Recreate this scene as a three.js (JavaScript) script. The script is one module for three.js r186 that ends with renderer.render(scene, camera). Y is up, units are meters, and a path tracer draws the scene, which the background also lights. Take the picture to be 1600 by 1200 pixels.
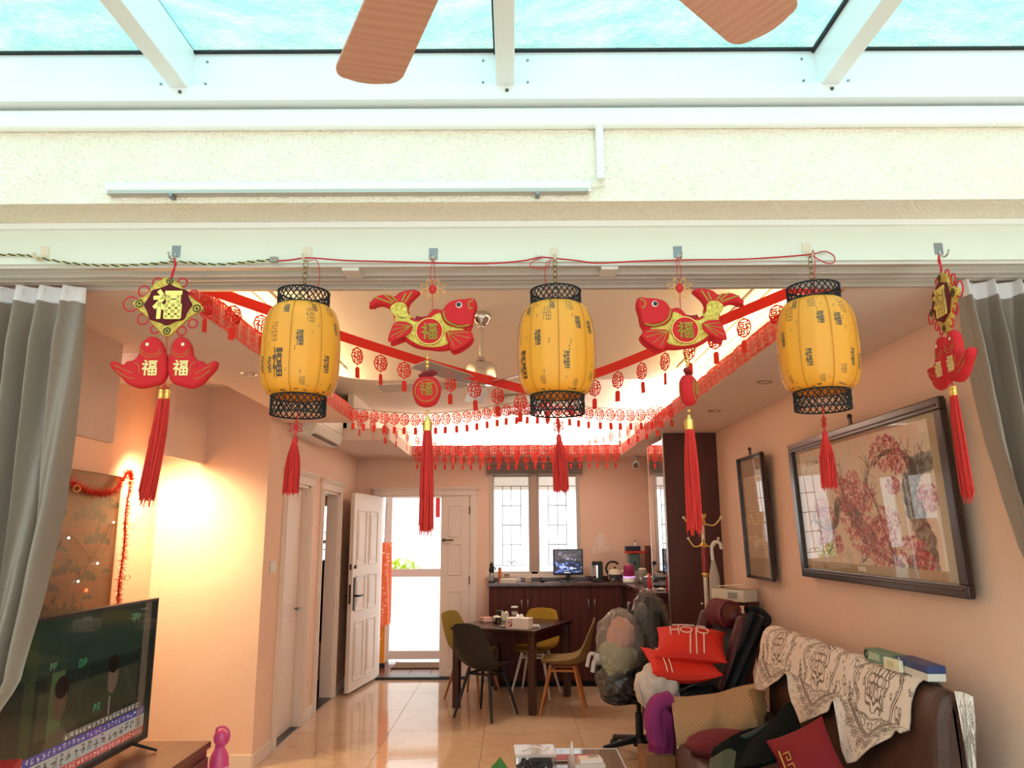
import * as THREE from 'three';
import { RoundedBoxGeometry } from 'three/addons/geometries/RoundedBoxGeometry.js';
import { mergeGeometries, toCreasedNormals } from 'three/addons/utils/BufferGeometryUtils.js';
import { RectAreaLightUniformsLib } from 'three/addons/lights/RectAreaLightUniformsLib.js';
import { ImprovedNoise } from 'three/addons/math/ImprovedNoise.js';

// ---------- camera, sky, exposure, area lights ----------
const scene = new THREE.Scene();
const FOC = 1180, PITCH = 11.36, EYE = 1.62;
const camera = new THREE.PerspectiveCamera(2 * Math.atan(600 / FOC) * 180 / Math.PI, 4 / 3, 0.05, 200);
camera.position.set(0, EYE, 0);
camera.rotation.order = 'YXZ';
camera.rotation.set(PITCH * Math.PI / 180, 0, -0.005);
camera.updateMatrixWorld(true); camera.updateProjectionMatrix();

const renderer = new THREE.WebGLRenderer({ antialias: true });
renderer.toneMapping = THREE.LinearToneMapping;
renderer.toneMappingExposure = 1.22;
renderer.shadowMap.enabled = true;
RectAreaLightUniformsLib.init();
scene.background = new THREE.Color().setRGB(1.85, 1.93, 1.92);   // bright overcast sky

function areaLight(x, y, D, w, h, dir, rgb, k, name) {       // a soft light of w x h metres facing dir
  const l = new THREE.RectAreaLight(new THREE.Color().setRGB(...rgb), k, w, h);
  l.position.set(x, y, -D); l.lookAt(x + dir[0], y + dir[1], -D + dir[2]); l.name = name; scene.add(l); return l;
}
const WARM = [1.0, 0.78, 0.4], PALE = [1.0, 0.9, 0.76];
const COVE = 19, FARCOVE = 46;
const up = (x, y, D, w, d, rgb, k, name, lean = 0) => { const l = areaLight(x, y, D, w, d, [0, 1, 0.0001], rgb, k, name); l.rotation.set(Math.PI / 2, 0, 0); l.rotateOnWorldAxis(new THREE.Vector3(0, 0, 1), lean); };
up(1.40, 2.715, 4.3, 0.03, 2.9, WARM, COVE * 1.3, 'cove_light_right', 0.55);
up(1.40, 2.715, 7.35, 0.03, 3.0, PALE, FARCOVE, 'unseen_cove_light_right_far', 0.4);  // out of view, placed to whiten the far bay of the raised ceiling
up(-1.42, 2.715, 4.55, 0.03, 3.2, WARM, COVE * 1.7, 'cove_light_left', -0.55);
up(0, 2.715, 9.0, 2.4, 0.03, PALE, FARCOVE, 'unseen_cove_light_back');  // unseen source behind the far ledge, brightens the same bay
areaLight(0.1, 2.80, 7.6, 0.5, 0.5, [0, -1, 0.0001], PALE, 15, 'dining_lamp_light').rotation.set(-Math.PI / 2, 0, 0);
areaLight(-2.56, 2.725, 3.85, 0.05, 1.3, [0, -1, 0.0001], PALE, 7, 'picture_strip_light').rotation.set(-Math.PI / 2, 0, 0);
{ const s = new THREE.SpotLight(new THREE.Color().setRGB(1, 0.8, 0.42), 8.5, 0, 1.25, 1, 2); s.position.set(-2.52, 2.22, -5.27); s.target.position.set(-2.3, 0.9, -5.8); s.name = 'unseen_wall_wash_light'; s.shadow.radius = 6; scene.add(s, s.target); }  // out of view behind the pelmet, placed to brighten the pier wall

// ---------- helpers ----------
let seed = 7; const rnd = () => { seed = (seed + 0x6d2b79f5) | 0; let t = Math.imul(seed ^ (seed >>> 15), 1 | seed); t = (t + Math.imul(t ^ (t >>> 7), 61 | t)) ^ t; return ((t ^ (t >>> 14)) >>> 0) / 4294967296; };
const rr = (a, b) => a + (b - a) * rnd();
const noise = new ImprovedNoise();
const V = (x, y, z = 0) => new THREE.Vector3(x, y, z);
const rad = (d) => d * Math.PI / 180;
function ray(px, py) { return V((px - 800) / FOC, (600 - py) / FOC, -1).applyEuler(camera.rotation); }
function at(px, py, D) { const r = ray(px, py); return r.multiplyScalar(D / -r.z).add(camera.position); }        // a photo pixel at depth D
function onX(px, py, X) { const r = ray(px, py); return r.multiplyScalar(X / r.x).add(camera.position); }
function onY(px, py, Y) { const r = ray(px, py); return r.multiplyScalar((Y - EYE) / r.y).add(camera.position); }

const taken = {};
const numbered = (n) => { const k = taken[n] = (taken[n] ?? -1) + 1; return k ? n + '_' + String(k).padStart(3, '0') : n; };
function tag(o, label, category, group) { o.userData = { ...o.userData, label, category }; if (group) o.userData.group = group; return o; }
function thing(name, label, category, p = [0, 0, 0], turn = 0, group) {
  const o = new THREE.Group(); o.name = numbered(name); scene.add(o);
  if (p.isVector3) o.position.copy(p); else o.position.set(...p);
  o.rotation.y = turn; return tag(o, label, category, group);
}
function setting(name, parent = scene) { const o = new THREE.Group(); o.name = name; parent.add(o); if (parent === scene) o.userData.kind = 'structure'; return o; }
function part(name, geo, mat, parent, label) {
  const g = Array.isArray(geo) ? merge(geo) : geo;
  const m = new THREE.Mesh(g, mat); m.name = name; parent.add(m); if (label) m.userData.label = label; return m;
}
function single(name, geo, mat, label, category, p = [0, 0, 0], turn = 0, group) {
  const m = part(numbered(name), geo, mat, scene);
  if (p.isVector3) m.position.copy(p); else m.position.set(...p);
  m.rotation.y = turn; return tag(m, label, category, group);
}
function clone(o, label, p, turn, group) {
  const c = o.clone(); c.name = numbered(o.name.replace(/_\d{3}$/, '')); scene.add(c);
  c.userData = { ...o.userData }; if (label) c.userData.label = label; if (group) c.userData.group = group;
  if (p) { if (p.isVector3) c.position.copy(p); else c.position.set(...p); }
  if (turn !== undefined) c.rotation.y = turn; return c;
}
function merge(list) {
  const gs = list.map((g) => { let q = g.index ? g.toNonIndexed() : g; for (const k of Object.keys(q.attributes)) if (!['position', 'normal', 'uv'].includes(k)) q.deleteAttribute(k); if (!q.attributes.uv) q.setAttribute('uv', new THREE.BufferAttribute(new Float32Array(q.attributes.position.count * 2), 2)); return q; });
  return gs.length === 1 ? gs[0] : mergeGeometries(gs, false);
}
// uv in metres by box projection
function metric(g, s = 1) {
  const q = g.index ? g.toNonIndexed() : g; if (!q.attributes.normal) q.computeVertexNormals();
  const p = q.attributes.position, uv = new Float32Array(p.count * 2), a = V(0, 0), b = V(0, 0), c = V(0, 0);
  for (let i = 0; i < p.count; i += 3) {
    a.fromBufferAttribute(p, i); b.fromBufferAttribute(p, i + 1); c.fromBufferAttribute(p, i + 2);
    const n = b.clone().sub(a).cross(c.clone().sub(a)); const ax = Math.abs(n.x), ay = Math.abs(n.y), az = Math.abs(n.z);
    for (let k = 0; k < 3; k++) { const x = p.getX(i + k), y = p.getY(i + k), z = p.getZ(i + k); const [u, v] = ay >= ax && ay >= az ? [x, z] : ax >= az ? [z, y] : [x, y]; uv[(i + k) * 2] = u * s; uv[(i + k) * 2 + 1] = v * s; }
  }
  q.setAttribute('uv', new THREE.BufferAttribute(uv, 2)); return q;
}
function bx(x0, x1, y0, y1, z0, z1, r = 0) {   // a box between two corners
  const w = Math.abs(x1 - x0), h = Math.abs(y1 - y0), d = Math.abs(z1 - z0);
  const g = r ? new RoundedBoxGeometry(w, h, d, 2, Math.min(r, w / 2.01, h / 2.01, d / 2.01)) : new THREE.BoxGeometry(w, h, d);
  return g.translate((x0 + x1) / 2, (y0 + y1) / 2, (z0 + z1) / 2);
}
const bD = (x0, x1, y0, y1, D0, D1, r) => metric(bx(x0, x1, y0, y1, -D1, -D0, r));   // the same with depths
function box(w, h, d, x = 0, y = 0, z = 0, r = 0.004) { return bx(x - w / 2, x + w / 2, y - h / 2, y + h / 2, z - d / 2, z + d / 2, r); }
function cyl(r0, r1, h, x = 0, y = 0, z = 0, n = 20) { return new THREE.CylinderGeometry(r1, r0, h, n).translate(x, y, z); }   // r0 below, r1 above
function lathe(pts, n = 32) { return new THREE.LatheGeometry(pts.map(([r, y]) => new THREE.Vector2(Math.max(r, 1e-4), y)), n); }
function tube(pts, r, n = 6, seg, closed = false) {
  const c = new THREE.CatmullRomCurve3(pts.map((p) => p.isVector3 ? p : V(...p)), closed, 'centripetal');
  return new THREE.TubeGeometry(c, seg ?? Math.max(4, pts.length * 5), r, n, closed);
}
function rod(a, b, r0, r1 = r0, n = 10) {       // a tapered bar from a to b
  a = a.isVector3 ? a : V(...a); b = b.isVector3 ? b : V(...b);
  const d = b.clone().sub(a), g = new THREE.CylinderGeometry(r1, r0, d.length(), n);
  g.applyQuaternion(new THREE.Quaternion().setFromUnitVectors(V(0, 1, 0), d.normalize())); return g.translate(...a.add(b).multiplyScalar(0.5).toArray());
}
const ball = (r, x = 0, y = 0, z = 0, sx = 1, sy = 1, sz = 1, n = 16) => new THREE.SphereGeometry(r, n, Math.max(6, n * 0.7 | 0)).scale(sx, sy, sz).translate(x, y, z);
function poly(pts) { return new THREE.Shape(pts.map(([x, y]) => new THREE.Vector2(x, y))); }
function smooth(pts, k = 4) {   // a closed spline outline
  const c = new THREE.CatmullRomCurve3(pts.map(([x, y]) => V(x, y, 0)), true, 'centripetal');
  return new THREE.Shape(c.getPoints(pts.length * k).slice(0, -1).map((p) => new THREE.Vector2(p.x, p.y)));
}
function ext(shape, depth, bevel = 0, seg = 2, curve = 8) {
  return new THREE.ExtrudeGeometry(shape, { depth: Math.max(depth - 2 * bevel, 1e-4), bevelEnabled: bevel > 0, bevelThickness: bevel, bevelSize: bevel, bevelOffset: -bevel, bevelSegments: seg, curveSegments: curve }).translate(0, 0, bevel - depth / 2);
}
function puff(shape, t, inset = t * 0.9, seg = 4) {   // a stuffed cushion-like slab, thickness t, rounded edges
  return new THREE.ExtrudeGeometry(shape, { depth: t * 0.12, bevelEnabled: true, bevelThickness: t * 0.44, bevelSize: inset, bevelOffset: -inset, bevelSegments: seg, curveSegments: 10 }).translate(0, 0, -t * 0.06);
}
function grid(nu, nv, f) {   // a parametric sheet f(u, v) -> Vector3
  const pos = [], uv = [], idx = [];
  for (let j = 0; j <= nv; j++) for (let i = 0; i <= nu; i++) { const p = f(i / nu, j / nv); pos.push(p.x, p.y, p.z); uv.push(i / nu, j / nv); }
  for (let j = 0; j < nv; j++) for (let i = 0; i < nu; i++) { const a = j * (nu + 1) + i; idx.push(a, a + 1, a + nu + 1, a + 1, a + nu + 2, a + nu + 1); }
  const g = new THREE.BufferGeometry(); g.setAttribute('position', new THREE.Float32BufferAttribute(pos, 3)); g.setAttribute('uv', new THREE.Float32BufferAttribute(uv, 2)); g.setIndex(idx); g.computeVertexNormals(); return g;
}
function bar2(x0, y0, x1, y1, w, t) {   // a flat stroke in the xy plane
  const L = Math.hypot(x1 - x0, y1 - y0) + w * 0.6; return new THREE.BoxGeometry(L, w, t).rotateZ(Math.atan2(y1 - y0, x1 - x0)).translate((x0 + x1) / 2, (y0 + y1) / 2, 0);
}
// the character for good fortune as strokes on a 100 grid, y down
const FU = [[[22, 6], [30, 16]], [[8, 28], [38, 27], [10, 60]], [[25, 46], [25, 96]], [[29, 52], [39, 63]], [[45, 11], [93, 11]], [[53, 24], [87, 24], [87, 42], [53, 42], [53, 24]], [[48, 54], [92, 54], [92, 94], [48, 94], [48, 54]], [[70, 54], [70, 94]], [[48, 74], [92, 74]]];
const strokes3 = (glyph, size, w, t, cx = 0, cy = 0) => { const k = size / 100, out = []; for (const s of glyph) for (let i = 1; i < s.length; i++) out.push(bar2(cx + (s[i - 1][0] - 50) * k, cy + (50 - s[i - 1][1]) * k, cx + (s[i][0] - 50) * k, cy + (50 - s[i][1]) * k, w, t)); return out; };
function strokes2(c, glyph, x, y, s, w) { c.lineWidth = w; c.lineCap = 'round'; c.lineJoin = 'round'; for (const p of glyph) { c.beginPath(); p.forEach(([a, b], i) => c[i ? 'lineTo' : 'moveTo'](x + (a - 50) * s / 100, y + (b - 50) * s / 100)); c.stroke(); } }
function scribble(c, x, y, s, w) {   // an illegible character: a few strokes in a square
  c.lineWidth = w; c.beginPath();
  for (let k = 0; k < 6; k++) { const h = rnd() > 0.45, a = rr(-0.45, 0.1) * s, b = rr(0.1, 0.45) * s, q = rr(-0.45, 0.45) * s; if (h) { c.moveTo(x + a, y + q); c.lineTo(x + b, y + q); } else { c.moveTo(x + q, y + a); c.lineTo(x + q + rr(-0.1, 0.1) * s, y + b); } } c.stroke();
}
const mirrorZ = (g) => { const q = (g.index ? g.toNonIndexed() : g.clone()); q.scale(1, 1, -1); for (const k of Object.keys(q.attributes)) { const a = q.attributes[k], n = a.itemSize, d = a.array; for (let i = 0; i < a.count; i += 3) for (let j = 0; j < n; j++) { const t = d[(i + 1) * n + j]; d[(i + 1) * n + j] = d[(i + 2) * n + j]; d[(i + 2) * n + j] = t; } } return q; };
function sides(name, geo, mat, parent) { const g = Array.isArray(geo) ? merge(geo) : geo; const m = part(name, g, mat, parent); part(name, mirrorZ(g), mat, parent); return m; }   // the same piece on the front and on the back
// ---------- textures and materials ----------
function canvasTex(w, h, draw, repeat) {
  const cv = document.createElement('canvas'); cv.width = w; cv.height = h; draw(cv.getContext('2d'), w, h);
  const t = new THREE.CanvasTexture(cv); t.colorSpace = THREE.SRGBColorSpace; t.wrapS = t.wrapT = THREE.RepeatWrapping; if (repeat) t.repeat.set(...repeat); return t;
}
function dataTex(n, f, srgb = false) {   // tileable grey (or colour) texture from f(u, v) -> 0..1 or [r,g,b]
  const d = new Uint8Array(n * n * 4);
  for (let j = 0; j < n; j++) for (let i = 0; i < n; i++) { const v = f(i / n, j / n), o = (j * n + i) * 4, a = Array.isArray(v) ? v : [v, v, v]; for (let k = 0; k < 3; k++) d[o + k] = Math.max(0, Math.min(255, a[k] * 255)); d[o + 3] = 255; }
  const t = new THREE.DataTexture(d, n, n); t.wrapS = t.wrapT = THREE.RepeatWrapping; t.magFilter = THREE.LinearFilter; t.minFilter = THREE.LinearMipmapLinearFilter; if (srgb) t.colorSpace = THREE.SRGBColorSpace; t.needsUpdate = true; return t;
}
const tn = (u, v, f, s) => { const a = Math.PI * 2; return noise.noise(Math.cos(u * a) * f + s, Math.sin(u * a) * f + Math.cos(v * a) * f, Math.sin(v * a) * f - s); };   // tileable noise, -1..1
const rough = (t, sx, sy = sx) => { const c = t.clone(); c.repeat.set(sx, sy); c.needsUpdate = true; return c; };
const fineTex = dataTex(256, (u, v) => 0.5 + 0.28 * tn(u, v, 9, 3) + 0.22 * tn(u, v, 23, 11) + 0.12 * (rnd() - 0.5));
const blotchTex = dataTex(256, (u, v) => 0.5 + 0.35 * tn(u, v, 1.6, 1) + 0.2 * tn(u, v, 4, 5));
const weaveTex = dataTex(128, (u, v) => 0.5 + 0.22 * Math.sin(u * Math.PI * 64) * Math.sin(v * Math.PI * 64) + 0.15 * (rnd() - 0.5));
const M = (rgb, roughness = 0.6, more = {}) => { const m = new THREE.MeshPhysicalMaterial({ roughness, side: THREE.DoubleSide, ...more }); if (Array.isArray(rgb)) m.color.setRGB(...rgb); else m.color.set(rgb); return m; };
const glow = (rgb, k, base = '#ffffff') => { const m = M(base, 0.5); m.emissive.setRGB(...rgb); m.emissiveIntensity = k; return m; };
const mottled = (hexA, hexB, n = 256, f = 2, s = 4) => { const A = new THREE.Color(hexA), B = new THREE.Color(hexB); const g = (c) => c.clone().convertLinearToSRGB().toArray(); const a = g(A), b = g(B); return dataTex(n, (u, v) => { const t = Math.max(0, Math.min(1, 0.5 + 0.5 * tn(u, v, f, s) + 0.35 * tn(u, v, f * 5, s + 3) + 0.1 * (rnd() - 0.5))); return a.map((x, i) => x + (b[i] - x) * t); }, true); };
const woodTex = (hexA, hexB, rings = 14) => { const g = (h) => new THREE.Color(h).convertLinearToSRGB().toArray(), a = g(hexA), b = g(hexB); return dataTex(256, (u, v) => { const t = 0.5 + 0.5 * Math.sin(u * Math.PI * 2 * rings + 3 * tn(u, v, 0.6, 2)) * 0.5 + 0.3 * tn(u, v * 0.2, 6, 9) + 0.14 * (rnd() - 0.5); return a.map((x, i) => x + (b[i] - x) * Math.max(0, Math.min(1, t))); }, true); };

const mat = {
  plaster: M('#ffffff', 0.9, { map: rough(mottled('#fcf0da', '#fff5e6'), 0.7), bumpMap: rough(fineTex, 2.2), bumpScale: 0.012 }),
  peach: M('#ffffff', 0.85, { map: rough(mottled('#f4cdb6', '#f6d4bf', 256, 1.2, 8), 0.4), bumpMap: rough(fineTex, 3), bumpScale: 0.0012 }),
  ceiling: M('#ffffff', 0.9, { map: rough(mottled('#f2d6c9', '#f4dcd0', 256, 1.2, 2), 0.4), bumpMap: rough(fineTex, 3), bumpScale: 0.001 }),
  tray: M('#f4e6da', 0.85),
  white: M('#f4f6f4', 0.45),
  frameWhite: M('#eef3f3', 0.35),
  doorPaint: M('#f0ddd0', 0.45, { bumpMap: rough(fineTex, 1), bumpScale: 0.0006 }),
  alu: M('#d9d0c8', 0.38, { metalness: 0.35 }),
  darkWood: M('#ffffff', 0.55, { map: rough(woodTex('#4a211c', '#5c2c25', 9), 1.2, 0.5), specularIntensity: 0.5 }),
  tableWood: M('#ffffff', 0.28, { map: rough(woodTex('#2a100d', '#48201a', 7), 1, 1), clearcoat: 0.4, clearcoatRoughness: 0.2 }),
  standWood: M('#ffffff', 0.35, { map: rough(woodTex('#5e2a18', '#7c3c22', 6), 1.5, 0.6), clearcoat: 0.3, clearcoatRoughness: 0.3 }),
  lightWood: M('#ffffff', 0.5, { map: rough(woodTex('#a8632f', '#c07a42', 8), 6, 2) }),
  black: M('#121212', 0.45), blackMatte: M('#17181a', 0.8), chrome: M('#dcdcdc', 0.16, { metalness: 1 }), gold: M([0.85, 0.58, 0.16], 0.28, { metalness: 0.85 }),
  goldFoil: M('#ffffff', 0.3, { map: rough(mottled('#a87a1e', '#f6e27a', 128, 6, 3), 3), metalness: 0.55, bumpMap: rough(fineTex, 12), bumpScale: 0.002 }),
  red: M('#c40f14', 0.6), redPaper: M('#f0281c', 0.65, { transmission: 0.3 }), velvet: M('#c8181e', 0.85, { sheen: 0.35, sheenRoughness: 0.4, sheenColor: new THREE.Color('#ff4030') }), maroon: M('#5c0716', 0.92, { sheen: 0.6, sheenColor: new THREE.Color('#a02030') }),
  cord: M('#c8202a', 0.8), brass: M('#8a6a3a', 0.35, { metalness: 0.8 }), steel: M('#8d9092', 0.35, { metalness: 0.7 }), ivory: M('#e6dac2', 0.4),
  glass: M('#ffffff', 0.0, { transmission: 1, thickness: 0, ior: 1.45 }),
  clear: M('#f6f8f8', 0.08, { transmission: 1, thickness: 0, ior: 1.3 }),
  silk: M('#e22c22', 0.7, { sheen: 0.25, sheenColor: new THREE.Color('#ff9080') }), rubber: M('#1b1a1a', 0.7),
};
// ---------- the setting ----------
const CEIL = 2.545, XR = 1.88, XL = -1.87, XA = -2.7, DB = 9.2, PIER = 5.8, HD = 2.327, TRAY = 2.87;
// floor: polished porcelain tiles with thin recessed joints
{
  const fl = setting('floor');
  part('screed', bD(-2.9, 2.2, -0.2, -0.006, -2.4, 9.32), M('#6b4c3a', 0.9), fl);
  const tones = ['#d8b292', '#dcb798', '#d4ae8e', '#ddba9c'].map((c, i) => M('#ffffff', 0.07, { map: rough(mottled(c, '#e0bfa2', 128, 1.5, i * 3), 1.1), bumpMap: rough(blotchTex, 0.8), bumpScale: 0.0006 }));
  const T = 0.8, g = bx(-T / 2 + 0.0014, T / 2 - 0.0014, -0.012, 0, -T / 2 + 0.0014, T / 2 - 0.0014, 0.0012); metric(g);
  for (let i = 0; i < 6; i++) for (let j = 0; j < 9; j++) {
    const x = -2.33 + 0.4 + i * T - 0.32, D = 2.05 + 0.4 + j * T; if (D > 8.9 && false) continue;
    const m = part('tile', g, tones[(i * 7 + j * 5 + (i * j) % 3) % 4], fl); m.position.set(x, 0, -D);
  }
  const g2 = metric(bx(-0.398, 0.398, -0.012, 0, -0.398, 0.398, 0.0012));
  for (let i = 0; i < 6; i++) for (let j = 0; j < 5; j++) { const m = part('tile', g2, tones[(i + j * 3) % 4], fl); m.position.set(-2.25 + i * T, 0, -(1.65 - j * T)); }
}
// the wall over the wide opening, and its jambs
{
  const w = setting('wall_front');
  part('lintel', bD(-2.75, 2.75, 2.702, 3.5, HD, 2.757), mat.plaster, w);
  for (const s of [-1, 1]) part('jamb', bD(s * 2.06, s * 2.75, 0, 2.702, HD, 2.757), mat.plaster, w);
  const led = bx(-2.75, 2.75, -0.035, 0.035, -0.018, 0.018, 0.015); // white trunking
  const m = part('cable_trunking', led, mat.white, w); m.position.set(0, at(800, 190, HD).y, -HD + 0.018);
  const top = bx(-2.75, 2.75, 0, 0.02, -0.02, 0.0, 0.004); const m2 = part('plaster_ridge', top, mat.plaster, w); m2.position.set(0, at(800, 170, HD).y, -HD + 0.02);
}
// white sliding-door head with its tracks
{
  const t = setting('trim_1'); const y0 = 2.556, y1 = 2.702;
  part('head_board', bD(-2.06, 2.06, y0, y1 - 0.012, 2.497, 2.757), M('#e6eadc', 0.5), t);
  part('cap_strip', bD(-2.06, 2.06, y1 - 0.022, y1, 2.478, 2.757, 0.003), mat.white, t);
  for (const [D, w, h] of [[2.522, 0.03, 0.012], [2.585, 0.012, 0.018], [2.632, 0.012, 0.018], [2.68, 0.008, 0.014], [2.735, 0.03, 0.02]]) part('track_rail', bD(-2.06, 2.06, y0 - h, y0 + 0.001, D - w / 2, D + w / 2, 0.002), mat.alu, t);
  for (const x of [-0.565, 0.345]) part('track_joint', bD(x - 0.03, x + 0.03, y0 - 0.022, y0 + 0.001, 2.515, 2.6, 0.002), M('#e8e2da', 0.5), t);
}
// sunroom: glass roof on white rafters, side walls, glazed front behind the camera
{
  const r = setting('sunroom_roof'); const D1 = 2.29, slope = 0.035;
  const yb = at(800, 140, D1).y, yg = at(800, 80, D1).y;
  const wallRail = at(800, 155, 2.265).y;
  part('wall_rail', bD(-2.75, 2.75, wallRail, yb + 0.004, 2.262, HD), mat.frameWhite, r);
  part('flashing_board', bD(-2.75, 2.75, yb, yg - 0.004, D1, HD), mat.frameWhite, r);
  part('gasket', bD(-2.75, 2.75, yg - 0.006, yg + 0.002, D1 - 0.012, HD), mat.rubber, r);
  const xs = [-2.18, -1.1, -0.017, 1.06, 2.14], L = 4.2;
  const tilt = (o) => { o.position.set(0, yg, -D1); o.rotation.x = slope; return o; };
  xs.forEach((x) => { const m = tilt(part('rafter', bx(x - 0.03, x + 0.03, yb - yg - 0.004, 0.03, 0, L, 0.004), mat.frameWhite, r)); });
  for (let i = 0; i < 4; i++) {
    tilt(part('roof_pane', metric(bx(xs[i] + 0.03, xs[i + 1] - 0.03, 0, 0.006, 0, L)), M('#ffffff', 0.2, { map: rough(mottled('#c4eff3', '#ecfbfb', 256, 2.2, 5), 0.5, 0.9), transmission: 1, thickness: 0, ior: 1.4, bumpMap: rough(blotchTex, 2, 0.7), bumpScale: 0.004 }), r));
    for (const [sx, sy] of [[0.075, 0.25], [0.075, 0.82], [-0.075, 0.25], [-0.075, 0.82]]) { const x = sx > 0 ? xs[i] + sx : xs[i + 1] + sx; part('screw', cyl(0.0045, 0.0045, 0.004, 0, 0, 0, 8).rotateX(Math.PI / 2).translate(x, yb + (yg - yb) * (1 - sy), -D1 + 0.002), mat.steel, r); }
    part('rafter_bead', bx(xs[i + 1] - 0.04, xs[i + 1] - 0.03, -0.012, 0, 0, L), mat.rubber, tilt(setting('bead_run', r)));
  }
  for (const x of xs) part('screw', cyl(0.006, 0.006, 0.004, 0, 0, 0, 8).rotateX(Math.PI / 2).translate(x + 0.005, wallRail + 0.03, -2.262 + 0.002), M('#555', 0.5), r);
  const yEnd = yg - Math.sin(slope) * L;
  for (const [n, s] of [['left', -1], ['right', 1]]) {
    const w = setting('wall_sunroom_' + n);
    part('panel', bD(s * 2.75, s * 2.85, 0, 3.5, -1.95, 2.757), mat.plaster, w);
  }
  const f = setting('window_3');
  part('low_wall', bD(-2.85, 2.85, 0, 0.25, -2.0, -1.9), mat.plaster, f);
  part('head_rail', bD(-2.85, 2.85, yEnd - 0.12, yEnd + 0.1, -2.0, -1.9), mat.frameWhite, f);
  for (let i = 0; i <= 4; i++) part('mullion', bD(-2.8 + i * 1.4 - 0.03, -2.8 + i * 1.4 + 0.03, 0.25, yEnd - 0.1, -1.98, -1.92), mat.frameWhite, f);
  for (let i = 0; i < 4; i++) part('pane', bD(-2.77 + i * 1.4, -1.43 + i * 1.4, 0.25, yEnd - 0.1, -1.953, -1.947), mat.glass, f);
}
// living-room walls
{
  const r = setting('wall_right'); part('panel', bD(XR, XR + 0.2, 0, 3.05, 2.757, 9.4), mat.peach, r);
  part('pilaster', bD(1.63, XR, 0, CEIL + 0.1, 8.1, 9.2), mat.peach, r);
  const a = setting('wall_alcove_left'); part('panel', bD(XA - 0.12, XA, 0, 3.05, 2.757, PIER + 0.1), mat.peach, a);
  const p = setting('wall_pier'); part('panel', bD(XA, XL, 0, 3.05, PIER, PIER + 0.12), mat.peach, p);
  // corridor wall with two door openings
  const l = setting('wall_left'); const A0 = 6.3, A1 = 7.02, B0 = 7.5, B1 = 8.22, HT = 2.08;
  for (const [d0, d1, y0] of [[PIER + 0.12, A0, 0], [A0, A1, HT], [A1, B0, 0], [B0, B1, HT], [B1, 9.4, 0]]) part('panel', bD(XL - 0.12, XL, y0, 3.05, d0, d1), mat.peach, l);
  // back wall with door and window openings
  const b = setting('wall_back'); const O = (px, py) => at(px, py, DB);
  const dx0 = O(588, 900).x, dx1 = O(737, 900).x, dy = O(660, 772).y, wx0 = O(766, 820).x, wx1 = O(905, 820).x, wy0 = O(830, 897).y, wy1 = O(830, 738).y;
  mat.open = { dx0, dx1, dy, wx0, wx1, wy0, wy1, A0, A1, B0, B1, HT };
  for (const q of [[XL - 0.12, dx0, 0, 3.05], [dx0, dx1, dy, 3.05], [dx1, wx0, 0, 3.05], [wx0, wx1, 0, wy0], [wx0, wx1, wy1, 3.05], [wx1, XR + 0.2, 0, 3.05]]) part('panel', bD(...q, DB, DB + 0.2), mat.peach, b);
  // skirting
  const k = setting('baseboard_left'); for (const [d0, d1] of [[PIER - 0.012, A0 - 0.09], [A1 + 0.09, B0 - 0.09], [B1 + 0.09, DB]]) part('board', bD(XL, XL + 0.014, 0, 0.1, d0, d1, 0.003), mat.doorPaint, k);
  part('board', bD(XA, XL, 0, 0.1, PIER - 0.014, PIER, 0.003), mat.doorPaint, k);
  const k2 = setting('baseboard_back'); part('board', bD(dx1 + 0.08, wx0, 0, 0.1, DB - 0.014, DB, 0.003), mat.doorPaint, k2);
}
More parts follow.
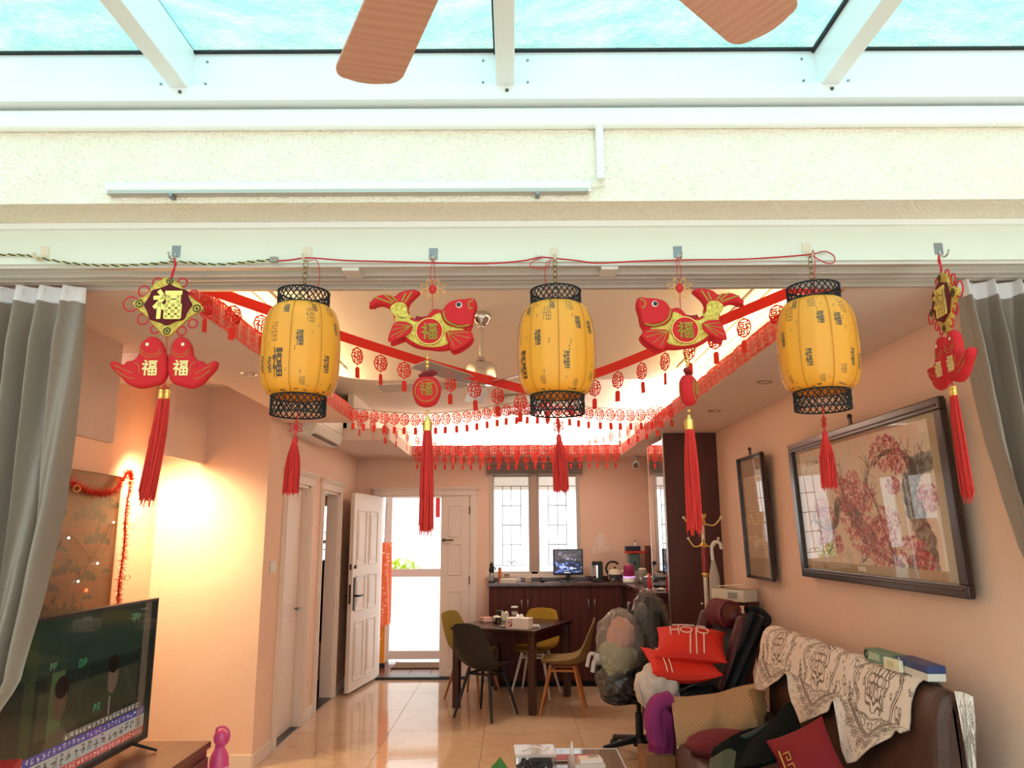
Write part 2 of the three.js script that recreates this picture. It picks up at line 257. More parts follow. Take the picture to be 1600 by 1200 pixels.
// ceiling: a low border with a raised tray, cove ledges and a crown moulding
{
  const c = setting('ceiling'), Y1 = 2.66;
  const slab = [[-1.32, -2.757], [-1.32, -6.2], [-1.87, -6.2], [-1.87, -7.33], [-1.2, -7.33], [-1.2, -8.85], [1.29, -8.85], [1.29, -2.757]];
  // border slab built from blocks round the tray
  for (const q of [[1.29, XR, 2.757, DB], [-1.75, -1.32, 2.757, PIER], [XL, -1.32, PIER, 6.2], [XL, -1.2, 7.33, DB], [-1.2, 1.29, 8.85, DB]]) part('border_panel', bD(q[0], q[1], CEIL, Y1, q[2], q[3]), mat.ceiling, c);
  part('roof_slab', bD(XA - 0.1, XR + 0.2, 3.05, 3.2, 2.757, 9.4), mat.ceiling, c);
  // tray walls and top
  { // the near panel ends in a step with rounded corners; the far bay is higher
    const s = new THREE.Shape(), w = 1.75, e = 6.05, r = 0.45, v = 1.42; s.moveTo(-w, 2.757); s.lineTo(w, 2.757); s.lineTo(w, e - r); s.lineTo(v, e - r); s.quadraticCurveTo(v, e, v - r, e); s.lineTo(-v + r, e); s.quadraticCurveTo(-v, e, -v, e - r); s.lineTo(-w, e - r); s.closePath();
    part('tray_top', metric(ext(s, 0.08, 0.004, 2, 16).rotateX(-Math.PI / 2).translate(0, TRAY + 0.04, 0)), mat.tray, c);
    part('far_bay_top', bD(-1.95, 1.75, 3.0, 3.05, 5.5, 9.15), mat.tray, c);
  }
  part('tray_side', bD(1.56, 1.62, Y1, 3.0, 2.757, 9.15), mat.tray, c);
  part('tray_side', bD(-1.62, -1.56, Y1, 3.0, 2.757, 6.2), mat.tray, c);
  part('tray_side', bD(-1.95, -1.62, Y1, 3.0, 6.14, 6.2), mat.tray, c);
  part('tray_side', bD(XL - 0.12, XL, CEIL, 3.0, 6.2, 9.15), mat.tray, c);
  part('tray_side', bD(-1.62, -1.56, Y1, 3.0, 7.33, 9.15), mat.tray, c);
  part('tray_side', bD(-1.95, 1.62, Y1, 3.0, 9.1, 9.15), mat.tray, c);
  // alcove: higher ceiling, a cross beam, and pelmets that hide the picture lights
  part('alcove_top', bD(XA, -1.75, 2.77, 2.85, 2.757, PIER), mat.ceiling, c);
  part('alcove_edge', bD(-1.78, -1.75, CEIL, 2.80, 2.757, PIER), mat.ceiling, c);
  part('cross_beam', bD(XA, -1.75, 2.62, 2.77, 4.66, 4.92), mat.ceiling, c);
  part('pelmet', bD(-2.40, -2.36, 2.17, 2.77, 2.757, 4.45), mat.ceiling, c);
  part('pelmet', bD(-2.40, -2.36, 2.17, 2.77, 5.2, PIER), mat.ceiling, c);
  const cr = setting('trim_2');   // stepped crown moulding along the tray
  for (const [x, h, t] of [[1.53, 0.06, 0.03], [1.46, 0.035, 0.05], [1.38, 0.022, 0.05], [1.30, 0.012, 0.05]]) { part('moulding', bD(x - t, x + 0.05, TRAY - h, TRAY, 2.757, 5.6, 0.004), mat.tray, cr); part('moulding', bD(-x - 0.05, -x + t, TRAY - h, TRAY, 2.757, 5.6, 0.004), mat.tray, cr); }
}
// hidden cove strips, glowing upwards
{
  const strip = (x0, x1, D0, D1, rgb, k, label) => single('led_strip', bD(x0, x1, 2.66, 2.70, D0, D1, 0.004), glow(rgb, k), label, 'light strip');
  strip(1.385, 1.415, 2.9, 8.9, WARM, 2.5, 'warm cove light strip along the right edge of the raised ceiling');
  strip(-1.435, -1.405, 2.95, 6.15, WARM, 2.5, 'warm cove light strip along the left edge of the raised ceiling');
  strip(-1.2, 1.2, 8.985, 9.015, PALE, 2.5, 'unseen pale cove light strip along the far edge, placed to whiten the far ceiling bay');
  single('led_strip', bD(-2.585, -2.535, 2.735, 2.768, 3.15, 4.6, 0.004), glow(PALE, 3), 'bright light strip hidden above the landscape picture', 'light strip');
  const d = thing('downlight', 'unseen small lamp behind the ceiling pelmet, placed to wash the cream pier wall', 'downlight', [-2.52, 2.26, -5.27]);  // unseen fixture standing where the pier wall wash starts
  part('housing', lathe([[0.001, 0.05], [0.03, 0.05], [0.034, 0.0], [0.03, 0.0], [0.001, 0.01]], 24), mat.chrome, d); part('stem', rod([0, 0.05, 0], [0, 0.51, 0], 0.008), mat.chrome, d); part('lens', cyl(0.028, 0.028, 0.006, 0, -0.003, 0), glow([1, 0.8, 0.5], 3), d);
}
// ---------- lanterns, fish and charms hanging from the sliding-door head ----------
const DH = 2.435, FACE = 2.497;
const loc = (px, py, o) => { const p = at(px, py, DH); return [p.x - o.x, p.y - o.y]; };
const M1 = at(801, 520, DH).x - at(800, 520, DH).x;         // metres per photo pixel there
function strands(n, L, r0, r1, sway = [0, 0], thick = 0.0011) {   // a bundle of threads hanging down from y = 0
  const out = [];
  for (let i = 0; i < n; i++) {
    const a = rr(0, 6.283), q = Math.sqrt(rnd()), l = L * (i % 9 === 0 ? rr(0.97, 1.06) : rr(0.9, 1)), b = a + rr(-0.3, 0.3);
    const p = [V(Math.cos(a) * r0 * q, 0, Math.sin(a) * r0 * q), V(Math.cos(a) * r1 * 0.85 * q + sway[0] * 0.2, -l * 0.35, Math.sin(a) * r1 * 0.85 * q), V(Math.cos(b) * r1 * q + sway[0], -l, Math.sin(b) * r1 * q + sway[1])];
    out.push(tube(p, thick, 3, 5));
  }
  return out;
}
function latticeBand(r, h, n, rows, y) {
  const out = [new THREE.TorusGeometry(r, 0.0028, 6, 48).rotateX(Math.PI / 2).translate(0, y, 0), new THREE.TorusGeometry(r, 0.0028, 6, 48).rotateX(Math.PI / 2).translate(0, y + h, 0)];
  for (let k = 0; k < n; k++) for (let j = 0; j < rows; j++) for (const s of [0, 1]) {
    const a0 = k / n * 6.2832, a1 = (k + 1) / n * 6.2832, y0 = y + h * j / rows, y1 = y + h * (j + 1) / rows;
    out.push(rod([Math.cos(a0) * r, s ? y1 : y0, Math.sin(a0) * r], [Math.cos(a1) * r, s ? y0 : y1, Math.sin(a1) * r], 0.0022, 0.0022, 4));
  }
  return out;
}
const lanternTex = canvasTex(2048, 640, (c, w, h) => {
  c.fillStyle = '#f6a21a'; c.fillRect(0, 0, w, h);
  for (let i = 0; i < 1800; i++) { c.fillStyle = `rgba(${200 + rr(0, 50) | 0},${120 + rr(0, 50) | 0},10,0.05)`; c.fillRect(rr(0, w), rr(0, h), rr(20, 120), rr(1, 3)); }
  const put = (x, y, s, wd, col, k = 1) => { c.strokeStyle = col; c.save(); c.translate(x, y); c.scale(k, 1); strokes2(c, FU, 0, 0, s, wd); c.restore(); };
  for (let p = 0; p < 8; p++) {
    const x = (p + 0.5) * 256, v = p % 4;
    put(x + [10, -30, 25, -20][v], [190, 300, 210, 150][v], 98, 5, 'rgba(105,72,20,0.8)', 0.9);
    put(x + [-60, 60, -55, 50][v], [270, 170, 330, 260][v], 66, 9, 'rgba(70,58,40,0.75)');
    put(x + [60, -70, 70, -65][v], [420, 430, 150, 420][v], 74, 8, 'rgba(66,54,36,0.8)', 0.8);
    put(x + [-40, 20, -20, 30][v], [480, 90, 520, 540][v], 60, 5, 'rgba(110,84,36,0.7)');
    if (v === 1) { put(x + 20, 430, 130, 15, 'rgba(70,44,16,0.85)', 0.75); }
    if (v === 2) { c.strokeStyle = 'rgba(110,75,20,0.8)'; c.lineWidth = 4; c.beginPath(); for (let k = 0; k <= 6; k++) c[k ? 'lineTo' : 'moveTo'](x + 45 + Math.cos(k * 1.0472) * 46, 90 + Math.sin(k * 1.0472) * 40); c.stroke(); put(x + 45, 90, 36, 5, 'rgba(90,60,20,0.85)'); }
    for (let k = 0; k < 6; k++) { c.fillStyle = 'rgba(100,78,40,0.6)'; const a = x + rr(-105, 105), b = rr(40, 590), s = rr(13, 20); c.fillRect(a, b, s * 0.7, s * 0.4); c.fillRect(a, b + s * 0.6, s * 0.7, s * 0.4); }
    for (let k = 0; k < 3; k++) { c.fillStyle = 'rgba(70,50,24,0.75)'; c.fillRect(x + rr(-100, 60), 575 + rr(0, 30), rr(20, 50), rr(8, 14)); }
  }
});
const shadeMat = M('#ffffff', 0.55, { map: lanternTex, transmission: 0.18, clearcoat: 0.35, clearcoatRoughness: 0.35 });
function knotFlower(r, y) { const out = [ball(r * 0.45, 0, y, 0, 1, 1.1, 0.6, 10)]; for (let k = 0; k < 6; k++) { const a = k * 1.0472 + 0.5; out.push(new THREE.TorusGeometry(r * 0.38, r * 0.11, 5, 12).scale(0.75, 1.25, 1).rotateZ(a - Math.PI / 2).translate(Math.cos(a) * r * 0.8, y + Math.sin(a) * r * 0.8, 0)); } return out; }
function makeLantern(px, py, label) {
  const o = at(px, py, DH), L = thing('festival_lantern', label, 'lantern', o, 0, 'yellow festival lanterns on the door head');
  const Y = (q) => at(px, q, DH).y - o.y, R = 0.128;
  const t0 = Y(458), t1 = Y(480), b0 = Y(621), b1 = Y(648), oct = (a) => { const m = ((a % 0.7854) + 0.7854) % 0.7854 - 0.3927; return 0.55 + 0.45 * (0.9239 / Math.cos(m)); };
  const prof = [[0.62, t1], [0.72, t1 - 0.004], [0.84, t1 - 0.022], [0.93, t1 - 0.055], [0.985, t1 - 0.1], [1, (t1 + b0) / 2], [0.99, b0 + 0.085], [0.94, b0 + 0.045], [0.83, b0 + 0.015], [0.66, b0]];
  const pc = new THREE.CatmullRomCurve3(prof.map(([r, y]) => V(r * R, y, 0)));
  part('shade', grid(96, 24, (u, v) => { const p = pc.getPoint(1 - v), a = u * 6.28319, r = p.x * oct(a + 0.39); return V(Math.cos(a) * r, p.y, -Math.sin(a) * r); }), shadeMat, L);
  const ribs = []; for (let k = 0; k < 8; k++) { const a = k * 0.7854; ribs.push(tube(Array.from({ length: 9 }, (_, i) => { const p = pc.getPoint(i / 8); return V(Math.cos(a) * p.x * 1.003, p.y, Math.sin(a) * p.x * 1.003); }), 0.0011, 4, 16)); }
  part('seam', ribs, M('#b87410', 0.6), L);
  part('top_band', latticeBand(0.084, Math.abs(t0 - t1), 26, 2, t1), mat.blackMatte, L);
  part('bottom_band', latticeBand(0.088, Math.abs(b0 - b1), 26, 2, b1), mat.blackMatte, L);
  part('hanger_bar', [rod([-0.084, t1 + 0.008, 0], [0.084, t1 + 0.008, 0], 0.002), tube([[-0.012, t1 + 0.01, 0], [-0.01, t0 + 0.012, 0], [0.01, t0 + 0.012, 0], [0.012, t1 + 0.01, 0]], 0.0018)], mat.blackMatte, L);
  const links = [], n = 5, c0 = t0 + 0.012, s = (-0.012 - c0) / n;
  for (let i = 0; i < n; i++) links.push(new THREE.TorusGeometry(0.0075, 0.0014, 5, 14).scale(1, s / 0.0125, 1).rotateY(i % 2 ? Math.PI / 2.4 : 0.3).translate(0, c0 + s * (i + 0.5), 0));
  part('chain', links, mat.brass, L);
  part('cord', tube([[0.002, -0.01, 0], [0.035, -0.006, 0], [0.05, -0.05, 0.004], [0.046, c0 - 0.002, 0.01], [0.02, t1 + 0.01, 0.01]], 0.0014, 5, 24), mat.cord, L);
  const tx = loc(px - 6, 656, o);
  const ta = part('tassel', [...strands(170, Math.abs(Y(690) - Y(772)), 0.007, 0.026, [-0.004, 0]).map((g) => g.translate(-0.006, Y(690), 0)), tube([[0, b1 + 0.004, 0], [-0.006, Y(690), 0]], 0.0018)], mat.silk, L);
  part('knot', [...knotFlower(0.017, Y(668)), lathe([[0.001, 0], [0.006, -0.004], [0.009, -0.016], [0.006, -0.03]], 14).translate(0, Y(680), 0)].map((g) => g.translate(-0.004, 0, 0)), mat.red, ta);
  return L;
}
const lan = makeLantern(478, 404, 'yellow lantern with a looped red cord, hanging between the twin-fish charm and the right-facing fish');
const lan2 = clone(lan, 'yellow lantern hanging in the middle of the doorway, between the two gold-bellied fish', at(867, 402, DH), rad(135));
const lan3 = clone(lan, 'yellow lantern hanging in front of the right wall, above the big blossom painting', at(1265, 396, DH), rad(268));

// --- stuffed fish with a round pendant and a tassel ---
const F5 = at(677, 404, DH), Z5 = (zx, zy) => loc(380 + zx / 4, 360 + zy / 4, F5), S5 = (a) => a.map(([x, y]) => Z5(x, y));
function bothSides(g) { return [g, g.clone().rotateY(Math.PI).translate(0, 0, 0)]; }
{
  const f = thing('fish_hanging', 'red and gold stuffed fish facing right, hanging left of the middle lantern', 'fish ornament', F5, 0, 'stuffed fish hung on the door head');
  const z = (g, d) => g.translate(0, 0, d), two = (g) => { const out = []; for (const s of [1, -1]) { const q = g.clone(); if (s < 0) q.scale(1, 1, -1); out.push(q); } return out; };
  const flip = (gs) => gs.map((g) => { const i = g.index; if (!i) { const p = g.attributes.position; void p; } return g; });
  part('body', puff(smooth(S5([[790, 490], [800, 450], [830, 420], [880, 405], [950, 415], [975, 395], [1020, 380], [1080, 376], [1108, 393], [1085, 420], [1050, 455], [1035, 490], [1040, 530], [1070, 556], [1110, 560], [1150, 540], [1180, 507], [1212, 495], [1245, 500], [1262, 482], [1290, 455], [1330, 440], [1375, 435], [1410, 438], [1445, 430], [1462, 465], [1462, 500], [1450, 520], [1445, 560], [1435, 600], [1420, 640], [1395, 690], [1330, 735], [1250, 755], [1170, 750], [1080, 735], [1020, 700], [980, 650], [960, 600], [945, 560], [935, 520], [910, 490], [870, 475], [830, 482]]), 3), 0.046, 0.016), mat.velvet, f);
  sides('belly_scales', z(ext(smooth(S5([[955, 552], [1030, 557], [1080, 582], [1150, 572], [1235, 528], [1258, 580], [1300, 612], [1385, 630], [1330, 695], [1235, 738], [1120, 733], [1040, 690], [980, 625]]), 3), 0.006, 0.0025), 0.0235), mat.goldFoil, f);
  sides('tail_scales', z(ext(smooth(S5([[925, 500], [950, 470], [1000, 462], [1030, 490], [1035, 530], [1060, 556], [1000, 572], [950, 545]]), 3), 0.006, 0.0025), 0.0235), mat.goldFoil, f);
  sides('head', z(ext(smooth(S5([[1258, 560], [1254, 512], [1288, 464], [1340, 446], [1400, 442], [1440, 438], [1456, 470], [1442, 540], [1425, 610], [1360, 608], [1295, 592]]), 3), 0.016, 0.007, 4), 0.022), mat.velvet, f);
  sides('tail_ray', z(merge([[[935, 468], [830, 432]], [[945, 458], [890, 415]], [[965, 455], [930, 418]], [[1000, 455], [1020, 408]], [[1018, 462], [1058, 400]]].map(([a, b]) => bar2(...Z5(...a), ...Z5(...b), 0.005, 0.003))), 0.0235), mat.goldFoil, f);
  sides('gill_stripe', z(tube([...S5([[1256, 520], [1270, 572], [1310, 602], [1365, 615], [1418, 606]])].map(([x, y]) => V(x, y, 0)), 0.0035, 6, 20), 0.030), mat.goldFoil, f);
  sides('lip', z(tube(S5([[1440, 450], [1412, 470], [1420, 505], [1436, 500]]).map(([x, y]) => V(x, y, 0)), 0.0028, 6, 16), 0.030), mat.goldFoil, f);
  const e = Z5(1352, 483);
  const eye = sides('eye', ball(0.0105, 0, 0, 0, 1, 1, 0.5).translate(e[0], e[1], 0.031), M('#f4f0ea', 0.15), f);
  sides('pupil', ball(0.0078, e[0] - 0.0005, e[1], 0.0345, 1, 1, 0.5), mat.black, eye);
  for (const fin of [[[1062, 606], [1000, 584], [955, 592], [930, 640], [915, 710], [985, 692], [1050, 655]], [[1272, 648], [1330, 640], [1425, 645], [1440, 680], [1380, 740], [1310, 765], [1280, 705]]]) {
    const fp = sides('fin', z(ext(smooth(S5(fin), 3), 0.014, 0.006, 3), 0.028), mat.velvet, f), r = fin[0][0] > 1200 ? [1280, 655] : [1055, 615];
    sides('fin_ray', z(merge((fin[0][0] > 1200 ? [[1410, 655], [1415, 690], [1370, 725], [1325, 745]] : [[960, 605], [940, 640], [935, 680], [975, 685]]).map((b) => bar2(...Z5(...r), ...Z5(...b), 0.0022, 0.003))), 0.0352), mat.goldFoil, fp);
  }
  const rc = Z5(1170, 645), rm = part('roundel', cyl(0.046, 0.044, 0.062, 0, 0, 0, 40).rotateX(Math.PI / 2).translate(rc[0], rc[1], 0), mat.velvet, f);
  sides('roundel_rim', new THREE.TorusGeometry(0.044, 0.0022, 6, 40).translate(rc[0], rc[1], 0.031), mat.gold, rm);
  const fu = () => strokes3(FU, 0.056, 0.0062, 0.004);
  part('lettering', fu().map((g) => g.translate(rc[0], rc[1], 0.0325)), mat.goldFoil, rm); part('lettering', fu().map((g) => g.rotateY(Math.PI).translate(rc[0], rc[1], -0.0325)), mat.goldFoil, rm);
  part('back_fin', z(ext(smooth(S5([[1070, 556], [1120, 566], [1180, 552], [1240, 512], [1212, 493], [1180, 505], [1150, 538], [1110, 556]]), 3), 0.03, 0.01, 3), 0), M('#8e0f16', 0.8), f);
  const fl = Z5(1184, 368);
  const flower = []; for (let k = 0; k < 8; k++) { const a = k * 0.785 + 0.39; flower.push(new THREE.TorusGeometry(0.0105, 0.0016, 5, 16).scale(0.72, 1.25, 1).rotateZ(a - Math.PI / 2).translate(fl[0] + Math.cos(a) * 0.03, fl[1] + Math.sin(a) * 0.022, 0)); }
  const kn = part('knot', [ball(0.013, fl[0], fl[1], 0, 1, 1.3, 0.6, 10)], mat.red, f); part('petal_loop', flower, M('#e8a040', 0.6), kn);
  const tp = Z5(1182, 495);
  part('cord', [tube([[-0.002, 0, 0], [fl[0] - 0.008, fl[1] + 0.05, 0], [fl[0], fl[1] + 0.01, 0]], 0.0012), tube([[0.003, 0, 0], [fl[0] + 0.006, fl[1] + 0.05, 0], [fl[0], fl[1] + 0.01, 0]], 0.0012), rod([fl[0], fl[1], 0], [tp[0], tp[1], 0], 0.0013)], mat.cord, f);
  // beads, pendant ball, cap and tassel
  const b0 = Z5(1165, 762), b1 = Z5(1165, 850), pc = Z5(1148, 1005), cx = pc[0];
  part('bead', [ball(0.0062, cx, b0[1] - 0.018, 0), ball(0.0074, cx, b0[1] - 0.034, 0), ball(0.0062, cx, b0[1] - 0.048, 0), rod([cx, b0[1] + 0.012, 0], [cx, b1[1] - 0.02, 0], 0.0012)], mat.gold, f);
  const pend = new THREE.Group(); pend.name = 'pendant'; f.add(pend); pend.position.set(cx, pc[1], 0);
  part('ball', puff(smooth([[0, 0.049], [0.028, 0.044], [0.045, 0.02], [0.045, -0.012], [0.03, -0.044], [0, -0.054], [-0.03, -0.044], [-0.045, -0.012], [-0.045, 0.02], [-0.028, 0.044]]), 0.05, 0.026), mat.velvet, pend);
  part('leaf_top', [puff(smooth([[-0.03, 0.05], [-0.01, 0.066], [0.02, 0.072], [0.034, 0.06], [0.01, 0.048]]), 0.02, 0.008)], M('#7c0e16', 0.8), pend);
  for (const s of [1, -1]) part('pattern', [s].flatMap((s) => [...strokes3(FU, 0.045, 0.004, 0.003).map((g) => (s < 0 ? g.rotateY(Math.PI) : g).translate(0, 0.004, s * 0.0262)), new THREE.TorusGeometry(0.036, 0.0018, 5, 36).translate(0, -0.002, s * 0.0225)]), mat.goldFoil, pend);
  const cap = Z5(1160, 1170), end = at(668, 832, DH).y - F5.y;
  part('cap', [lathe([[0.001, 0.02], [0.006, 0.016], [0.007, 0.008], [0.012, 0.002], [0.015, -0.005], [0.015, -0.03], [0.013, -0.034], [0.001, -0.034]], 20).translate(cx + 0.004, cap[1] - 0.012, 0), ball(0.006, cx + 0.003, cap[1] + 0.018, 0)], mat.gold, f);
  part('tassel', strands(230, Math.abs(end - cap[1]) - 0.045, 0.014, 0.026, [0, 0]).map((g) => g.translate(cx + 0.004, cap[1] - 0.045, 0)), mat.silk, f);
  const f2 = clone(f, 'red and gold stuffed fish facing left, hanging right of the middle lantern', at(1059, 402, DH), Math.PI);
  f2.children.find((c) => c.name === 'pendant').rotation.y = 1.15;
}
// --- good-fortune plaque with twin fish and tassels ---
const F4 = at(272, 404, DH), Z4 = (zx, zy) => loc(zx / 4, 360 + zy / 4, F4), S4 = (a) => a.map(([x, y]) => Z4(x, y));
{
  const c = thing('fortune_charm', 'gold diamond charm with twin red fish below, hanging in front of the left ceiling garland', 'charm', F4, 0, 'twin-fish charms on the door head');
  part('plaque', ext(smooth(S4([[832, 458], [930, 400], [960, 345], [1000, 318], [1050, 296], [1100, 318], [1140, 350], [1180, 405], [1275, 490], [1190, 545], [1130, 600], [1046, 668], [970, 600], [920, 540]]), 3), 0.016, 0.004), mat.goldFoil, c);
  const cc = Z4(1058, 470), k = M1 / 4;
  part('velvet_centre', ext(smooth(Array.from({ length: 24 }, (_, i) => { const a = i / 24 * 6.2832, r = (138 + (i % 3 === 0 ? 8 : -4)) * k; return [cc[0] + Math.cos(a) * r * 1.04, cc[1] + Math.sin(a) * r * 0.92]; })), 0.026, 0.004), mat.maroon, c);
  for (const s of [1, -1]) part('lettering', strokes3(FU, 190 * k, 26 * k, 0.006).map((g) => (s < 0 ? g.rotateY(Math.PI) : g).translate(cc[0], cc[1], s * 0.0145)), M([0.95, 0.75, 0.2], 0.3, { metalness: 0.6 }), c);
  for (const [x, y, r] of [[878, 462, 22], [1236, 492, 22], [1050, 632, 20], [1068, 322, 18]]) { const p = Z4(x, y); sides('coin', [new THREE.TorusGeometry(r * k, 4 * k, 5, 20).translate(p[0], p[1], 0.0085), new THREE.BoxGeometry(14 * k, 14 * k, 0.003).rotateZ(0.78).translate(p[0], p[1], 0.0085)], M('#3a2a10', 0.6), c); }
  for (const [x, y, r] of [[820, 460, 48], [900, 380, 34], [985, 328, 32], [1140, 328, 30], [1212, 400, 28], [1294, 512, 40], [1205, 582, 28], [893, 555, 34], [968, 618, 26], [1136, 628, 28]]) { const p = Z4(x, y); part('cord_loop', new THREE.TorusGeometry(r * k, 5 * k, 6, 24).translate(p[0], p[1], 0), mat.cord, c); }
  part('cord', [tube([[0, 0, 0], ...S4([[1110, 215]]).map(([x, y]) => V(x - 0.006, y, 0)), V(...Z4(1085, 250), 0.004), V(...Z4(1070, 296), 0)], 0.003), tube([[0.002, 0, 0], V(...Z4(1095, 230), 0.004), V(...Z4(1075, 296), 0)], 0.003), tube([V(...Z4(1040, 660), 0), V(...Z4(1045, 760), 0.006), V(...Z4(1030, 960), 0), V(...Z4(1010, 1000), 0)], 0.0015), tube([V(...Z4(1030, 960), 0), V(...Z4(1048, 1000), 0)], 0.0015)], mat.cord, c);
  const fish = [[945, 665], [980, 670], [1015, 700], [1035, 750], [1048, 800], [1050, 900], [1020, 955], [960, 975], [880, 990], [800, 960], [760, 920], [700, 860], [695, 825], [720, 818], [780, 840], [800, 820], [835, 815], [870, 780], [880, 730], [900, 695]];
  for (const m of [0, 1]) {
    const X = (x) => m ? 1056 + (1050 - x) * 0.87 : x, g = part('small_fish', puff(smooth(fish.map(([x, y]) => Z4(X(x), y)), 3), 0.034, 0.016), mat.velvet, c);
    const q = Z4(X(950), 865), e = Z4(X(935), 720);
    for (const s of [1, -1]) part('lettering', [s].flatMap((s) => strokes3(FU, 100 * k, 11 * k, 0.003).map((h) => (s < 0 ? h.rotateY(Math.PI) : h).translate(q[0], q[1], s * 0.018))), M('#e8d08a', 0.4, { metalness: 0.4 }), g);
    sides('eye', ball(0.006, e[0], e[1], 0.017, 1, 1, 0.4, 10), M('#e8dcc0', 0.3), g);
    sides('scale_line', [1].flatMap((s) => [[[890, 745], [930, 780], [985, 778], [1020, 750]], [[885, 765], [930, 797], [985, 795], [1025, 768]], [[730, 850], [800, 880], [850, 900]], [[740, 880], [800, 920], [860, 935]], [[850, 830], [880, 850], [885, 900]]].map((l) => tube(l.map(([x, y]) => V(...Z4(X(x), y), s * 0.0165)), 0.0016, 4, 10))), mat.goldFoil, g);  // gold scale lines on the small fish, front and back
  }
  for (const x of [1008, 1048]) { const p = Z4(x, 1000); const t = part('tassel', strands(110, 0.335, 0.008, 0.016, [-0.028, 0]).map((g) => g.translate(p[0], p[1] - 0.026, 0)), mat.silk, c); part('cap', [cyl(0.0085, 0.008, 0.03, p[0], p[1] - 0.013, 0), new THREE.TorusGeometry(0.0085, 0.0016, 5, 16).rotateX(1.5708).translate(p[0], p[1] - 0.006, 0), new THREE.TorusGeometry(0.0085, 0.0016, 5, 16).rotateX(1.5708).translate(p[0], p[1] - 0.022, 0)], mat.gold, t); }
  const c2 = clone(c, 'twin-fish charm turned edge-on, hanging beside the right curtain', at(1467, 398, DH), rad(80));
  c2.rotation.z = 0.03;
}
// --- hooks and cords on the door head ---
function hookAt(px, py, metal, label) {
  const p = at(px, py, FACE); p.z = -FACE + 0.0015; const h = thing('wall_hook', label, 'hook', p, 0, metal ? 'grey metal hooks' : 'white plastic hooks'), m = metal ? mat.steel : mat.ivory;
  part('plate', box(0.03, 0.042, 0.003, 0, 0.012, 0, 0.004), m, h);
  part('prong', tube([[0, 0.004, 0.002], [0, -0.014, 0.006], [0, -0.026, 0.022], [0, -0.026, 0.045], [0, -0.014, 0.056]], metal ? 0.0034 : 0.005, 8, 16), metal ? mat.chrome : mat.ivory, h);
}
hookAt(70, 399, 0, 'white plastic hook holding the striped cord at the far left of the door head');
hookAt(480, 400, 0, 'white plastic hook above the lantern beside the twin-fish charm');
hookAt(866, 401, 0, 'white plastic hook above the middle lantern');
hookAt(1260, 394, 0, 'white plastic hook above the lantern by the blossom painting');
hookAt(275, 398, 1, 'grey metal hook holding the twin-fish charm by the left curtain');
hookAt(677, 402, 1, 'grey metal hook above the fish facing right');
hookAt(1059, 399, 1, 'grey metal hook above the fish facing left');
hookAt(1467, 394, 1, 'grey metal hook beside the right curtain');
{
  const DC = FACE - 0.012, path = (a) => a.map(([x, y, d]) => at(x, y, d ?? DC));
  const c = new THREE.CatmullRomCurve3(path([[-40, 398], [40, 399], [66, 404, DC - 0.012], [110, 411], [180, 415], [250, 411], [275, 409], [340, 413], [390, 409], [425, 406]]));
  const N = 420, hel = (ph) => { const q = []; for (let i = 0; i <= N; i++) { const p = c.getPointAt(i / N), a = i / N * 62 * 3.14159 + ph; q.push(p.add(V(0, Math.cos(a) * 0.0022, Math.sin(a) * 0.0022))); } return new THREE.TubeGeometry(new THREE.CatmullRomCurve3(q), N * 2, 0.0024, 5); };
  const s = thing('striped_rope', 'yellow and black twisted cord strung along the left of the door head', 'cord', [0, 0, 0]); part('yellow_strand', hel(0), M('#d8cf94', 0.8), s); part('dark_strand', hel(3.1416), M('#3d3f2c', 0.8), s);
  part('end_clip', box(0.03, 0.022, 0.016, 0, 0, 0, 0.006), M('#b9b2a6', 0.3, { transmission: 0.4 }), s).position.copy(at(428, 406, DC));
  const r = thing('red_rope', 'long red cord strung from hook to hook along the door head', 'cord', [0, 0, 0]);
  part('rope', tube(path([[432, 408], [455, 406], [478, 403, DC - 0.02], [540, 407], [620, 409], [690, 411], [760, 412], [820, 407], [845, 402], [868, 404, DC - 0.02], [900, 407], [930, 411], [1000, 408], [1080, 406], [1160, 405], [1240, 400], [1262, 398, DC - 0.02], [1275, 396]]), 0.0026, 6, 200), mat.cord, r);
  part('loop', [tube(path([[848, 402], [832, 409], [828, 416], [845, 420], [855, 418], [860, 408]]), 0.0016, 5, 30), tube(path([[1275, 396], [1290, 393], [1303, 400], [1304, 409], [1296, 412], [1280, 406], [1268, 398]]), 0.002, 5, 30)], mat.cord, r);
  part('clip', box(0.03, 0.02, 0.012, 0, 0, 0, 0.006), mat.clear, r).position.copy(at(842, 403, DC)); part('clip', box(0.03, 0.014, 0.012, 0, 0, 0, 0.005), mat.clear, r).position.copy(at(1284, 395, DC));
}
